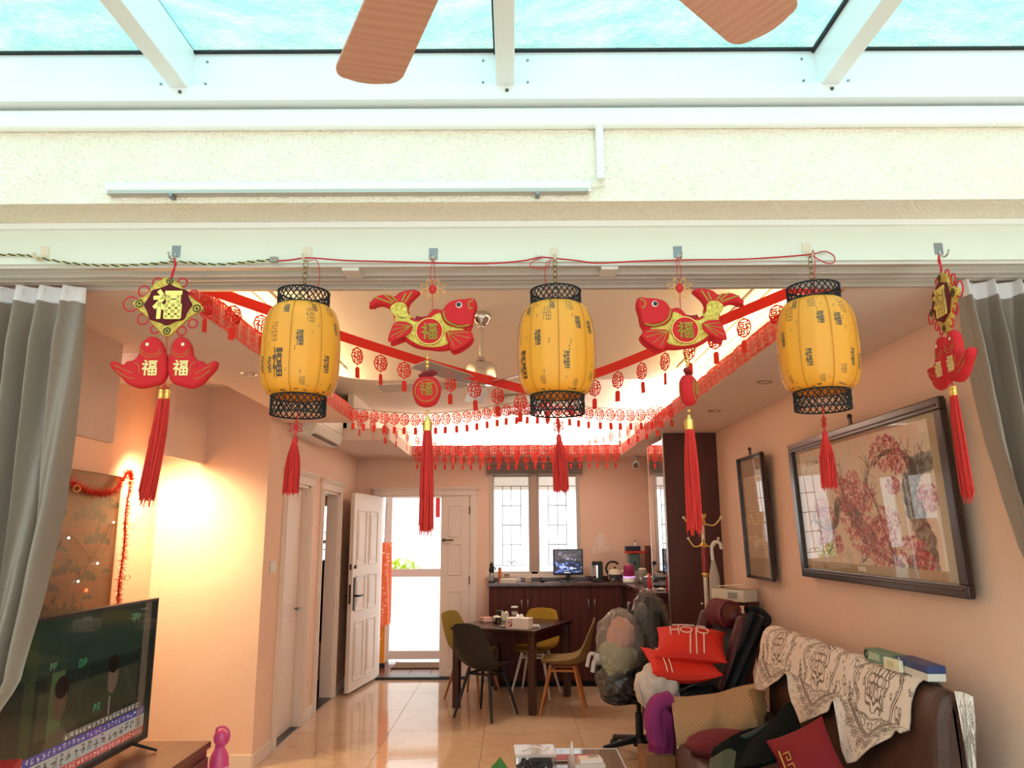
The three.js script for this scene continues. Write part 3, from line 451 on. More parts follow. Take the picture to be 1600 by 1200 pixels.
// --- strip lamp and conduit on the plaster above ---
{
  const a = at(176, 301, HD), b = at(918, 297, HD), y = (a.y + b.y) / 2, t = thing('batten_lamp', 'slim unlit strip lamp mounted on the cream plaster above the doorway', 'lamp', [(a.x + b.x) / 2, y, -HD]), w = b.x - a.x;
  part('diffuser', new THREE.CylinderGeometry(0.017, 0.017, w, 20, 1, false).rotateZ(Math.PI / 2).scale(1, 1, 0.9).translate(0, 0.006, 0.02), M('#f2f4f4', 0.3), t);
  part('channel', box(w, 0.014, 0.03, 0, -0.012, 0.015, 0.003), M('#b9b4ac', 0.35, { metalness: 0.6 }), t);
  for (const s of [-1, 1]) part('end_cap', box(0.008, 0.042, 0.038, s * (w / 2 + 0.003), 0, 0.018, 0.003), mat.white, t);
  for (const x of [-0.58, 0.62]) part('clip', box(0.014, 0.012, 0.034, x, -0.024, 0.017, 0.002), mat.steel, t);
  const p0 = at(938, 283, HD), p1 = at(937, 206, HD), c = thing('conduit', 'short white conduit running down the plaster to the strip lamp', 'conduit', [p0.x, p0.y, -HD + 0.014]);
  part('pipe', cyl(0.0135, 0.0135, p1.y - p0.y, 0, (p1.y - p0.y) / 2, 0), mat.white, c); part('elbow', tube([[0, p1.y - p0.y - 0.004, 0], [-0.002, p1.y - p0.y + 0.012, 0.002], [-0.02, p1.y - p0.y + 0.016, 0.01]], 0.0142, 12), mat.white, c);
  const q = at(920, 297, HD); part('wire', tube([[0, 0.006, 0], [0.006, -0.012, 0], [0.008, -0.026, 0.004], [-0.008, -0.03, 0.006], [q.x - p0.x, q.y - p0.y, 0.002]], 0.003, 6, 24), M('#e8dcc8', 0.5), c);
}
// --- sunroom ceiling fan ---
{
  const hub = [-0.017, EYE + 0.85, -0.725], f = thing('wood_blade_fan', 'ceiling fan with light brown wooden blades under the glass roof', 'fan', hub);
  const R = 0.62, bm = M('#ffffff', 0.45, { map: rough(woodTex('#c48c74', '#d39d86', 10), 5, 1.2) });
  for (let k = 0; k < 5; k++) {
    const a = Math.atan2(-(1.29 - 0.725), -0.273 + 0.017) + k * 1.2566, g = new THREE.Group(); g.name = 'blade'; g.rotation.y = -a; f.add(g);
    const s = new THREE.Shape(); s.moveTo(0.17, -0.05); s.lineTo(R - 0.03, -0.064); s.quadraticCurveTo(R + 0.002, -0.06, R + 0.004, -0.035); s.quadraticCurveTo(R + 0.018, 0, R + 0.004, 0.035); s.quadraticCurveTo(R + 0.002, 0.06, R - 0.03, 0.064); s.lineTo(0.17, 0.05); s.closePath();
    part('board', metric(ext(s, 0.007, 0.002, 2).rotateX(-Math.PI / 2)), bm, g).rotation.x = -0.12;
    part('bracket', box(0.13, 0.006, 0.03, 0.13, 0.008, 0, 0.002), mat.brass, g);
  }
  part('motor', lathe([[0.001, -0.06], [0.06, -0.06], [0.09, -0.04], [0.1, 0], [0.09, 0.06], [0.05, 0.09], [0.02, 0.1]], 32), mat.brass, f);
  part('rod', rod([0, 0.09, 0], [0, 0.52, 0], 0.012), mat.brass, f); part('canopy', lathe([[0.02, 0.5], [0.06, 0.52], [0.07, 0.58], [0.001, 0.585]], 24), mat.brass, f);
}
// ---------- red paper garlands under the raised ceiling ----------
const paper = M('#f2301e', 0.7, { transmission: 0.3 }), paperDark = M('#d3201a', 0.7);
const ringShape = (r0, r1, n = 26, wave = 0) => { const s = new THREE.Shape(), h = new THREE.Path(); for (let i = 0; i < n; i++) { const a = i / n * 6.2832, r = r1 * (1 + wave * Math.cos(a * 8)); s[i ? 'lineTo' : 'moveTo'](Math.cos(a) * r, Math.sin(a) * r * 1.18); h[i ? 'lineTo' : 'moveTo'](Math.cos(a) * r0, Math.sin(a) * r0 * 1.18); } s.closePath(); h.closePath(); s.holes.push(h); return s; };
const medallionGeo = (r) => merge([ext(ringShape(r * 0.84, r, 40, 0.03), 0.0012), ...strokes3(FU, r * 1.75, r * 0.17, 0.0012), bar2(0, r * 1.15, 0, r * 1.4, 0.002, 0.001), bar2(0, -r * 1.15, 0, -r * 1.45, 0.002, 0.001)].map((g) => g.translate(0, -r * 1.35, 0)));
const tagGeo = (w, h) => { const s = new THREE.Shape(); s.moveTo(-w / 2, -h); for (let i = 0; i < 5; i++) { s.lineTo(-w / 2 + (i + 0.5) * w / 5, -h + 0.006); s.lineTo(-w / 2 + (i + 1) * w / 5, -h); } s.lineTo(w / 2, -h * 0.25); s.quadraticCurveTo(w / 2, 0, 0, 0); s.quadraticCurveTo(-w / 2, 0, -w / 2, -h * 0.25); s.closePath(); return ext(s, 0.0012); };
const panelGeo = (w, h) => merge([bar2(-w / 2, h * 0.46, w / 2, h * 0.46, h * 0.1, 0.0012), bar2(-w / 2, -h * 0.46, w / 2, -h * 0.46, h * 0.08, 0.0012), bar2(-w * 0.46, -h / 2, -w * 0.46, h / 2, w * 0.08, 0.0012), ...strokes3(FU, h * 0.92, h * 0.085, 0.0012).map((g) => g.scale(w / h * 0.86, 1, 1))]);
const MED = medallionGeo(0.037), MEDS = medallionGeo(0.04), TAG = tagGeo(0.026, 0.06), PANEL = panelGeo(0.117, 0.115);
function ribbonGeo(curve, h, n = 60) { return grid(n, 1, (u, v) => curve.getPoint(u).add(V(0, (0.5 - v) * h, 0))); }
function garland(name, label, pts, o) {
  const g = thing(name, label, 'garland', [0, 0, 0]), c = new THREE.CatmullRomCurve3(pts, false, 'centripetal'); c.arcLengthDivisions = 800;
  if (o.ribbon) { const rg = ribbonGeo(c, o.ribbon); part('ribbon', merge([rg, rg.clone().translate(0, 0, 0.002)]), paper, g); } else part('string', new THREE.TubeGeometry(c, 80, 0.0022, 5), o.string ?? paperDark, g);
  const L = c.getLength(), n = Math.round(L / o.step);
  for (let i = 0; i < n; i++) {
    const t = (i + 0.5) / n; if (o.skip && t > o.skip[0] && t < o.skip[1]) continue;
    const p = c.getPointAt(t), d = c.getTangentAt(t), a = Math.atan2(-d.z, d.x) + rr(-0.25, 0.25), y = p.y - (o.ribbon ?? 0) / 2;
    const m = part('medallion', o.med ?? MED, o.paper ?? paper, g); m.position.set(p.x, y, p.z); m.rotation.set(0, a, rr(-0.06, 0.06));
    const r = o.med === MEDS ? 0.04 : 0.037, q = part('paper_tag', TAG, paper, m); q.position.set(0, -r * 2.85, 0); q.rotation.y = rr(-0.5, 0.5);
  }
  return g;
}
function banner(label, a, b, face, n, y) {   // cut-paper panels stuck edge to edge along the ceiling step
  const g = thing('paper_banner', label, 'banner', [0, 0, 0]);
  for (let i = 0; i < n; i++) { const t = (i + 0.5) / n, m = part('cut_panel', PANEL, paper, g); m.position.set(a[0] + (b[0] - a[0]) * t, y + rr(-0.004, 0.004), a[1] + (b[1] - a[1]) * t); m.rotation.set(rr(-0.03, 0.03), face + rr(-0.04, 0.04), rr(-0.02, 0.02)); }
  return g;
}
{
  const hub = at(832, 612, 4.12);
  garland('ribbon_garland', 'broad red ribbon garland running from the near left ceiling step to the silver fan', [at(300, 443, 2.98), at(420, 485, 3.28), at(530, 524, 3.6), at(690, 574, 3.95), hub], { ribbon: 0.05, step: 0.135 });
  garland('ribbon_garland', 'broad red ribbon garland running from the near right ceiling step to the silver fan', [at(1292, 432, 2.98), at(1130, 500, 3.3), at(1030, 545, 3.6), at(930, 584, 3.9), hub.clone().add(V(0.01, 0, 0.01))], { ribbon: 0.05, step: 0.15 });
  garland('string_garland', 'dark-stringed garland of cut red medallions swagging across the middle of the raised ceiling', [at(545, 637, 5.95), at(600, 643, 5.95), at(660, 646, 5.95), at(730, 641, 5.95), at(800, 630, 5.95), at(870, 630, 5.95), at(930, 637, 5.95), at(1000, 638, 5.95), at(1056, 632, 5.95)], { step: 0.083, med: MEDS, string: M('#4a2320', 0.8) });
  garland('string_garland', 'red string garland dipping from the middle of the left step to the far end', [at(552, 645, 6.05), at(660, 682, 7.2), at(750, 704, 8.6), at(850, 703, 8.62)], { step: 0.2, med: MEDS });
  garland('string_garland', 'red string garland dipping from the middle of the right step to the far end', [at(1034, 648, 6.2), at(960, 672, 7.2), at(880, 696, 8.5), at(850, 704, 8.6)], { step: 0.2, med: MEDS });
  const yb = at(800, 712, 8.83).y;
  banner('row of cut red paper panels along the left edge of the raised ceiling', [-1.308, -2.80], [-1.308, -6.15], Math.PI / 2, 28, 2.603);
  banner('row of cut red paper panels along the right edge of the raised ceiling', [1.278, -2.80], [1.278, -8.8], -Math.PI / 2, 50, 2.603);
  banner('row of cut red paper panels along the far edge of the raised ceiling', [-1.17, -8.835], [1.27, -8.835], 0, 21, 2.603);
  garland('string_garland', 'garland of cut red medallions and tags hanging below the far edge of the raised ceiling', [V(-1.16, 2.56, -8.81), V(-0.4, 2.545, -8.81), V(0.4, 2.55, -8.81), V(1.26, 2.56, -8.81)], { step: 0.105, med: MEDS });
}
// silver ceiling fan in the raised ceiling
{
  const c = at(752, 497, 4.17), m = at(752, 585, 4.17), f = thing('metal_blade_fan', 'silver ceiling fan hanging from the raised ceiling behind the right-facing fish', 'fan', [c.x, TRAY, -4.17]), dy = m.y - TRAY;
  part('canopy', lathe([[0.001, -0.075], [0.02, -0.075], [0.026, -0.062], [0.038, -0.056], [0.042, -0.04], [0.052, -0.034], [0.056, -0.008], [0.05, 0], [0.001, 0]], 28), mat.chrome, f);
  part('rod', rod([0, -0.07, 0], [0, dy + 0.07, 0], 0.011), mat.chrome, f);
  part('motor', lathe([[0.001, -0.06], [0.07, -0.06], [0.085, -0.045], [0.088, 0.045], [0.07, 0.062], [0.03, 0.07], [0.026, 0.085], [0.012, 0.11], [0.001, 0.11]], 32).translate(0, dy, 0), mat.chrome, f);
  for (let k = 0; k < 5; k++) { const a = 0.45 + k * 1.2566, b = part('blade', ext(poly([[0.08, -0.03], [0.2, -0.058], [0.58, -0.066], [0.6, -0.03], [0.6, 0.05], [0.2, 0.055], [0.08, 0.03]]), 0.006, 0.002).rotateX(-Math.PI / 2).rotateX(0.2), M('#cfcac6', 0.3, { metalness: 0.55 }), f); b.position.y = dy - 0.055; b.rotation.y = a; }
}
// flush dining lamp, recessed spots
{
  const l = thing('ceiling_lamp', 'flat round white lamp on the far bay of the raised ceiling', 'lamp', [0.1, 3.0, -7.6]);
  part('rim', lathe([[0.001, -0.14], [0.26, -0.14], [0.285, -0.12], [0.285, -0.03], [0.2, 0], [0.001, 0]], 48), mat.white, l); part('diffuser', lathe([[0.001, -0.152], [0.2, -0.15], [0.255, -0.141], [0.001, -0.139]], 48), glow([1, 0.93, 0.84], 0.9), l);
  part('medallion_print', lathe([[0.05, -0.1535], [0.15, -0.1525], [0.15, -0.1515], [0.05, -0.1515]], 40), M('#d9c9bd', 0.5), l);
  const list = [[390, 584, 'small recessed spotlight in the ceiling border behind the lantern at the left'], [1195, 597, 'small recessed spotlight in the right ceiling border, nearest the doorway'], [1117, 642, 'small recessed spotlight in the right ceiling border, beside the fish pendant'], [996, 713, 'small recessed spotlight in the ceiling above the kitchen counter'], [600, 711, 'small recessed spotlight in the ceiling before the front door']];
  let d0; for (const [px, py, lab] of list) { const p = onY(px, py, CEIL); if (!d0) { d0 = thing('recessed_spot', lab, 'downlight', p, 0, 'recessed spotlights in the ceiling border'); part('ring', lathe([[0.03, 0.012], [0.034, -0.003], [0.046, -0.005], [0.05, 0]], 28), mat.chrome, d0); part('lamp', lathe([[0.001, 0.004], [0.018, 0.002], [0.03, 0.012]], 20), M('#4a4038', 0.3), d0); } else clone(d0, lab, p); }
}
// ---------- curtains ----------
const damask = canvasTex(512, 512, (c, w, h) => { c.fillStyle = '#808080'; c.fillRect(0, 0, w, h); c.strokeStyle = '#c8c8c8'; c.lineWidth = 7; for (let k = 0; k < 7; k++) { const x = rr(60, 450), y = 40 + k * 68; for (const s of [1, -1]) { c.beginPath(); for (let i = 0; i < 40; i++) { const a = i * 0.22 * s, r = 42 - i; c[i ? 'lineTo' : 'moveTo'](x + s * 36 + Math.cos(a) * r, y + Math.sin(a) * r); } c.stroke(); } } });
damask.colorSpace = THREE.NoColorSpace;
const curtainMat = M('#958577', 0.4, { sheen: 0.8, sheenRoughness: 0.5, sheenColor: new THREE.Color('#c9b8a8'), bumpMap: rough(damask, 3, 4), bumpScale: 0.002, transmission: 0.12 });
function curtain(label, inner, outer, folds, D) {   // inner/outer: [px, py] edges from the top down
  const t = thing('curtain', label, 'curtain', [0, 0, 0], 0, null);
  const I = inner.map(([x, y]) => at(x, y, D)), O = outer.map(([x, y]) => at(x, y, D)), top = I[0].y, low = 0.02;
  const edge = (E, y) => { for (let i = 1; i < E.length; i++) if (y >= E[i].y) { const k = (y - E[i].y) / (E[i - 1].y - E[i].y), q = k * k * (3 - 2 * k) * 0.4 + k * 0.6; return E[i].x + (E[i - 1].x - E[i].x) * q; } return E[E.length - 1].x; };
  const sheet = (y0, y1, off) => grid(180, 60, (u, v) => { const y = y0 + (y1 - y0) * v, a = edge(I, y), b = edge(O, y), w = Math.abs(a - b), sq = Math.min(0.055, 0.018 + 0.02 / Math.max(w, 0.2)) * Math.min(1, 0.45 + (top - y) * 2.5); const ph = u * folds * 6.2832; const f = Math.sin(ph + 0.8 * Math.sin(y * 2 + u * 5)) + 0.35 * Math.sin(ph * 2.3 + y * 3); return V(a + (b - a) * u + 0.012 * Math.cos(ph * 1.1), y, -D + f * sq + off); });
  part('drape', sheet(top - 0.055, low, 0), curtainMat, t); part('heading_tape', sheet(top, top - 0.06, 0.0), M('#ece9ea', 0.8), t);
  const hooks = []; for (let i = 0; i < 6; i++) { const x = I[0].x + (O[0].x - I[0].x) * (i + 0.5) / 6; part('curtain_hook', tube([[x, top + 0.0, -D], [x, top - 0.02, -D + 0.03], [x, top - 0.04, -D + 0.034]], 0.002, 5), mat.white, t); }
  return t;
}
curtain('grey satin curtain swept back at the left side of the doorway', [[128, 449], [118, 560], [104, 680], [90, 790], [66, 920], [34, 1060], [-30, 1165], [-60, 1300], [-60, 2300]], [[-75, 449], [-75, 560], [-80, 680], [-85, 790], [-90, 920], [-98, 1060], [-110, 1165], [-135, 1300], [-150, 2300]], 5, 2.66);
curtain('grey satin curtain swept back at the right side of the doorway', [[1491, 440], [1503, 520], [1521, 600], [1541, 680], [1562, 750], [1590, 850], [1640, 960], [1680, 1100], [1690, 2300]], [[1720, 440], [1720, 520], [1722, 600], [1724, 680], [1726, 750], [1728, 850], [1735, 960], [1745, 1100], [1755, 2300]], 5, 2.66);

// ---------- landscape picture, tinsel, fairy lights on the alcove wall ----------
const PIC = { d0: 3.75, d1: 5.18, y0: 0.92, y1: 2.03 };
{
  const tex = canvasTex(1024, 800, (c, w, h) => {
    const g = (y) => `rgb(${112 + rr(-12, 12) | 0},${62 + rr(-8, 8) | 0},${22 + rr(-6, 6) | 0})`; for (let y = 0; y < h; y += 3) { c.fillStyle = g(y); c.fillRect(0, y, w, 3); }
    const hill = (x, y, s, col) => { for (let k = 0; k < 150; k++) { c.fillStyle = col(); c.beginPath(); const q = rr(-1, 1), a = x + q * s, top = s * 0.75 * Math.max(0, 1 - Math.abs(q) * 1.15) * (0.75 + 0.35 * Math.sin(a * 0.09)), b = y - top * rnd() + rr(0, 0.2) * s, r = rr(0.03, 0.1) * s; c.ellipse(a, b, r, r * rr(0.6, 1.5), 0, 0, 7); c.fill(); } };
    const dk = () => `rgba(${30 + rr(-10, 12) | 0},${24 + rr(-8, 10) | 0},${14 + rr(-6, 8) | 0},0.85)`;
    for (const [x, y, s] of [[150, 150, 150], [330, 200, 120], [480, 180, 110], [700, 620, 120], [480, 500, 110], [900, 130, 120], [780, 190, 130], [860, 300, 110], [560, 340, 60], [640, 430, 100], [800, 470, 80], [420, 420, 90], [560, 610, 130], [380, 640, 120], [820, 560, 40], [900, 720, 110], [700, 740, 110], [240, 300, 140], [140, 560, 130], [260, 720, 110], [960, 450, 40]]) hill(x, y, s, dk);
    c.strokeStyle = 'rgba(70,50,28,0.35)'; for (let k = 0; k < 200; k++) { c.lineWidth = rr(1, 2.5); const x = rr(0, w), y = rr(0, h); c.beginPath(); c.moveTo(x, y); c.lineTo(x + rr(30, 120), y + rr(-4, 4)); c.stroke(); }
  });
  const p = thing('landscape_picture', 'large brown and gold landscape picture on the alcove wall behind the television', 'picture', [XA + 0.001, (PIC.y0 + PIC.y1) / 2, -(PIC.d0 + PIC.d1) / 2]);
  const w = PIC.d1 - PIC.d0, h = PIC.y1 - PIC.y0;
  part('backing_board', box(0.03, h, w, 0.015, 0, 0, 0.004), M('#4a2c18', 0.6), p);
  const pr = part('painted_sheet', new THREE.BoxGeometry(w - 0.01, h - 0.01, 0.003), M('#ffffff', 0.4, { map: tex, clearcoat: 0.35, clearcoatRoughness: 0.15 }), p); pr.rotation.y = Math.PI / 2; pr.position.x = 0.0325;
  // tinsel
  const tin = thing('tinsel_garland', 'bushy red tinsel draped over the top and side of the landscape picture', 'tinsel', [0, 0, 0]), X = XA + 0.06;
  const path = new THREE.CatmullRomCurve3([[PIC.d0 + 0.4, 2.08], [4.1, 2.06], [4.45, 1.97], [4.8, 1.9], [5.05, 1.93], [5.2, 2.06], [5.24, 2.02], [5.22, 1.8], [5.24, 1.55], [5.22, 1.3], [5.24, 1.1], [5.22, 0.98]].map(([d, y]) => V(X, y, -d)));
  const fr = []; for (let i = 0; i < 2600; i++) { const q = path.getPoint(i / 2600), d = V(rr(-0.4, 1), rr(-1, 1), rr(-1, 1)).normalize(), l = rr(0.03, 0.06); const g = new THREE.ConeGeometry(0.0022, l, 3, 1, true); g.applyQuaternion(new THREE.Quaternion().setFromUnitVectors(V(0, 1, 0), d)); fr.push(g.translate(q.x + d.x * l / 2, q.y + d.y * l / 2, q.z + d.z * l / 2)); }
  const fm = part('fringe', fr, M('#ee3018', 0.4, { metalness: 0.15 }), tin); fm.userData.kind = 'stuff';
  part('string', new THREE.TubeGeometry(path, 120, 0.004, 5), mat.cord, tin);
  for (const t of [0.2, 0.32, 0.42, 0.66, 0.78, 0.92]) { const q = path.getPoint(t); part('gold_coil', new THREE.TorusGeometry(0.018, 0.003, 5, 16).rotateY(0.7).translate(q.x + 0.05, q.y - 0.045, q.z), mat.gold, tin); }
  const fl = thing('fairy_lights', 'string of tiny fairy lights over the landscape picture', 'string lights', [0, 0, 0]), wire = [];
  const spots = [[4.0, 1.55], [4.35, 1.42], [4.6, 1.62], [4.95, 1.46], [5.1, 1.72], [4.75, 1.36], [4.2, 1.1], [4.55, 1.16], [4.85, 1.3]]; spots.forEach(([d, y], i) => { wire.push(V(XA + 0.045, y + 0.01, -d)); part('bulb', ball(i > 5 ? 0.011 : 0.008, XA + 0.048, y, -d, 1, 1, 1, 8), i > 5 ? glow([1, 0.16, 0.06], 1.6, '#ff4020') : glow([1, 0.95, 0.85], 1.8), fl); });
  part('wire', tube(wire, 0.0015, 4, 60), M('#6a3a20', 0.6), fl);
}
// ---------- television on its cabinet ----------
{
  const X = -2.02, d0 = 3.12, d1 = 4.44, y0 = 0.545, y1 = 1.285, w = d1 - d0, h = y1 - y0;
  const tex = canvasTex(1024, 576, (c, W, H) => {
    c.fillStyle = '#16201a'; c.fillRect(0, 0, W, H); c.fillStyle = '#1e2c22'; c.fillRect(0, 0, W * 0.9, H * 0.34);
    c.fillStyle = '#2c2f22'; c.fillRect(200, 250, 700, 160); c.fillStyle = '#24301f'; c.fillRect(120, 60, 60, 400); c.fillStyle = '#39492c'; c.fillRect(270, 190, 80, 260);
    c.fillStyle = '#4a3a2c'; c.beginPath(); c.ellipse(330, 300, 46, 66, 0, 0, 7); c.fill(); c.fillStyle = '#1c1512'; c.beginPath(); c.ellipse(340, 250, 46, 40, 0, 0, 7); c.fill(); c.fillStyle = '#3e382c'; c.beginPath(); c.moveTo(250, 450); c.quadraticCurveTo(330, 340, 430, 450); c.fill();
    c.fillStyle = '#57483c'; c.beginPath(); c.ellipse(690, 280, 40, 62, 0, 0, 7); c.fill(); c.fillStyle = '#16120f'; c.beginPath(); c.ellipse(690, 225, 42, 36, 0, 0, 7); c.fill(); c.fillStyle = '#2a2620'; c.beginPath(); c.moveTo(590, 440); c.quadraticCurveTo(690, 320, 800, 440); c.fill(); c.fillStyle = '#66665a'; c.fillRect(672, 350, 12, 70);
    c.fillStyle = '#2f6a48'; c.font = 'bold 44px sans-serif'; c.fillText('TPP', 800, 70); c.fillText('DP', 430, 200); c.fillText('PR', 560, 390); c.fillStyle = '#4a6a50'; c.font = 'bold 36px sans-serif'; c.fillText('PP', 250, 180);
    c.fillStyle = '#55524a'; c.fillRect(380, 425, 560, 24); c.fillStyle = '#3b3a72'; c.fillRect(120, 452, W - 160, 32); c.fillStyle = '#8d8c84'; c.fillRect(120, 484, W - 160, 52); c.fillStyle = '#96403a'; c.fillRect(260, 536, W - 300, 30);
    c.strokeStyle = '#1f2a2a'; for (let x = 150; x < W - 70; x += 46) scribble(c, x, 510, 40, 4); c.strokeStyle = '#b8b6b0'; for (let x = 150; x < W - 60; x += 30) scribble(c, x, 468, 22, 2); c.strokeStyle = '#e0b0a0'; for (let x = 280; x < W - 60; x += 27) scribble(c, x, 551, 20, 2); c.strokeStyle = '#cfc8b8'; for (let x = 400; x < 920; x += 30) scribble(c, x, 437, 22, 2);
    c.fillStyle = 'rgba(120,100,84,0.55)'; c.fillRect(W - 110, 0, 60, H);
  });
  const t = thing('television', 'large black flat television on the low cabinet, showing a news programme', 'television', [X, y0, -(d0 + d1) / 2], Math.PI / 2);   // local x runs towards the camera... screen faces local +z
  part('casing', box(w, h, 0.035, 0, h / 2, -0.01, 0.006), M('#18191a', 0.4), t);
  const sm = M('#ffffff', 0.12, { map: tex }); sm.emissive.set('#ffffff'); sm.emissiveMap = tex; sm.emissiveIntensity = 0.55; sm.clearcoat = 0.6;
  part('screen', new THREE.BoxGeometry(w - 0.03, h - 0.045, 0.003).translate(0, h / 2 + 0.008, 0.0085), sm, t);
  part('bezel', [box(w, 0.014, 0.006, 0, h - 0.007, 0.009, 0.002), box(w, 0.028, 0.006, 0, 0.014, 0.009, 0.002), box(0.014, h, 0.006, w / 2 - 0.007, h / 2, 0.009, 0.002), box(0.014, h, 0.006, -w / 2 + 0.007, h / 2, 0.009, 0.002)], M('#2b2422', 0.3), t);
  for (const s of [-1, 1]) part('stand_foot', [rod([s * w * 0.38, 0.01, 0], [s * w * 0.38 + s * 0.02, -0.03, 0.13], 0.009, 0.007), rod([s * w * 0.38, 0.01, -0.01], [s * w * 0.38 + s * 0.02, -0.03, -0.12], 0.009, 0.007)], mat.black, t);
  const c = thing('television_cabinet', 'low reddish-brown wooden cabinet under the television', 'cabinet', [-2.13, 0, -3.66]), cw = 0.88, ch = 0.505, cd = 1.74;
  part('top', metric(box(cw, 0.035, cd, 0, ch - 0.0175, 0, 0.004)), mat.standWood, c); part('body', metric(box(cw - 0.03, ch - 0.035, cd - 0.03, 0, (ch - 0.035) / 2, 0, 0.003)), mat.standWood, c);
  for (let i = 0; i < 3; i++) { const d = part('drawer', metric(box(0.018, 0.36, 0.54, cw / 2 - 0.008, 0.25, -0.57 + i * 0.57, 0.004)), mat.standWood, c); part('handle', rod([cw / 2 + 0.02, 0.3, -0.63 + i * 0.57], [cw / 2 + 0.02, 0.3, -0.51 + i * 0.57], 0.006), mat.brass, d); }
  const sb = thing('set_top_box', 'slim black set-top box on the cabinet under the television', 'set-top box', [-1.9, 0.505, -3.75]); part('case', box(0.16, 0.035, 0.26, 0, 0.0175, 0, 0.005), mat.black, sb); part('indicator', box(0.003, 0.006, 0.02, 0.081, 0.02, -0.05, 0.001), glow([1, 0.2, 0.2], 0.6), sb);
  const rb = thing('small_white_box', 'little white plastic box lying beside the set-top box', 'box', [-1.78, 0.505, -3.68], 0.4); part('case', box(0.09, 0.022, 0.06, 0, 0.011, 0, 0.004), mat.white, rb); part('button', cyl(0.006, 0.006, 0.004, 0.02, 0.024, 0), mat.black, rb);
  const gp = thing('red_gift_box', 'red paper box standing on the near end of the television cabinet', 'box', [-1.90, 0.505, -2.97], 0.35); part('box_body', box(0.16, 0.3, 0.12, 0, 0.15, 0, 0.004), M('#d42028', 0.5), gp); part('lid_flap', box(0.162, 0.03, 0.122, 0, 0.29, 0, 0.004), M('#c01820', 0.5), gp);
  const pf = at(345, 1150, 4.6), pk = thing('pink_stand_fan', 'pink plastic stand with a round looped head beside the television cabinet', 'fan', [pf.x, 0, -4.6]);
  const hd = at(345, 1135, 4.6).y; const pm = M('#f25a9a', 0.35, { clearcoat: 0.4 });
  part('body', lathe([[0.001, 0], [0.075, 0], [0.078, 0.02], [0.06, 0.1], [0.058, hd - 0.25], [0.05, hd - 0.16], [0.042, hd - 0.14], [0.03, hd - 0.12], [0.028, hd - 0.1], [0.001, hd - 0.1]], 28), pm, pk);
  part('head', [ball(0.042, 0, hd - 0.06, 0, 0.95, 1.15, 0.8, 20)], pm, pk); part('loop', tube([[-0.01, hd - 0.035, 0.03], [-0.012, hd - 0.005, 0.034], [0.02, hd + 0.005, 0.03], [0.045, hd - 0.02, 0.01], [0.045, hd - 0.075, 0.005], [0.02, hd - 0.1, 0.01]], 0.007, 8, 30), pm, pk); part('ring', new THREE.TorusGeometry(0.056, 0.004, 6, 28).rotateX(1.5708).translate(0, hd - 0.21, 0), M('#f6b8d0', 0.4), pk);
}
// ---------- air conditioner, switch ----------
{
  const a = thing('air_conditioner', 'white wall air conditioner under the raised ceiling above the side doors', 'air conditioner', [XL, 2.46, -6.8]), W = 0.98;
  const s = new THREE.Shape(); s.moveTo(0, 0.02); s.lineTo(0.13, 0); s.quadraticCurveTo(0.21, 0.02, 0.225, 0.1); s.lineTo(0.225, 0.26); s.quadraticCurveTo(0.22, 0.29, 0.19, 0.295); s.lineTo(0, 0.295); s.closePath();
  part('case', ext(s, W, 0.006, 3, 10), M('#f2ebe2', 0.4), a); part('louvre', box(0.07, 0.006, W - 0.16, 0.165, 0.012, 0, 0.002).translate(0, 0, 0), M('#6a5a50', 0.5), a); part('flap', box(0.075, 0.005, W - 0.14, 0.19, 0.02, 0, 0.002), M('#f5f0ea', 0.4), a); part('front_seam', box(0.003, 0.003, W - 0.01, 0.2265, 0.12, 0, 0.001), M('#8a7a70', 0.6), a);
  const p = onX(425, 886, XL), st = thing('light_switch', 'patterned double light switch plate on the wall beside the side doors', 'switch', [XL, p.y, p.z]);
  part('plate', box(0.008, 0.09, 0.13, 0.004, 0, 0, 0.002), M('#ffffff', 0.4, { map: canvasTex(64, 64, (c) => { c.fillStyle = '#e4dcd0'; c.fillRect(0, 0, 64, 64); for (let i = 0; i < 60; i++) { c.fillStyle = ['#8a7a66', '#f8f4ea', '#b0a088'][i % 3]; c.fillRect(rr(0, 60), rr(0, 60), 5, 5); } }) }), st);
  for (const z of [-0.03, 0.03]) part('rocker', box(0.006, 0.05, 0.035, 0.009, 0, z, 0.002), M('#efe8da', 0.35), st);
}
// ---------- side doors ----------
function architrave(parent, d0, d1, ht) {
  const m = mat.doorPaint, x = XL;
  for (const [a, b] of [[d0 - 0.085, d0 + 0.005], [d1 - 0.005, d1 + 0.085]]) { part('casing', bD(x, x + 0.022, 0, ht - 0.005, a, b, 0.003), m, parent); part('casing_bead', bD(x, x + 0.034, 0, ht - 0.005, (a + b) / 2 - 0.014, (a + b) / 2 + 0.014, 0.004), m, parent); }
  for (const [y0, y1, o] of [[ht - 0.0045, ht + 0.075, 0.026], [ht + 0.07, ht + 0.09, 0.045], [ht + 0.088, ht + 0.104, 0.06]]) part('cornice', bD(x, x + o, y0, y1, d0 - 0.085 - (o - 0.022), d1 + 0.085 + (o - 0.022), 0.004), m, parent);
  for (const d of [d0, d1]) part('jamb_lining', bD(x - 0.12, x + 0.002, 0, ht, d - (d === d0 ? 0 : 0.03), d + (d === d0 ? 0.03 : 0), 0.002), m, parent);
  part('head_lining', bD(x - 0.12, x + 0.002, ht - 0.03, ht, d0, d1, 0.002), m, parent); part('threshold', bD(x - 0.12, x + 0.004, 0, 0.008, d0, d1, 0.002), M('#25201e', 0.3), parent);
}
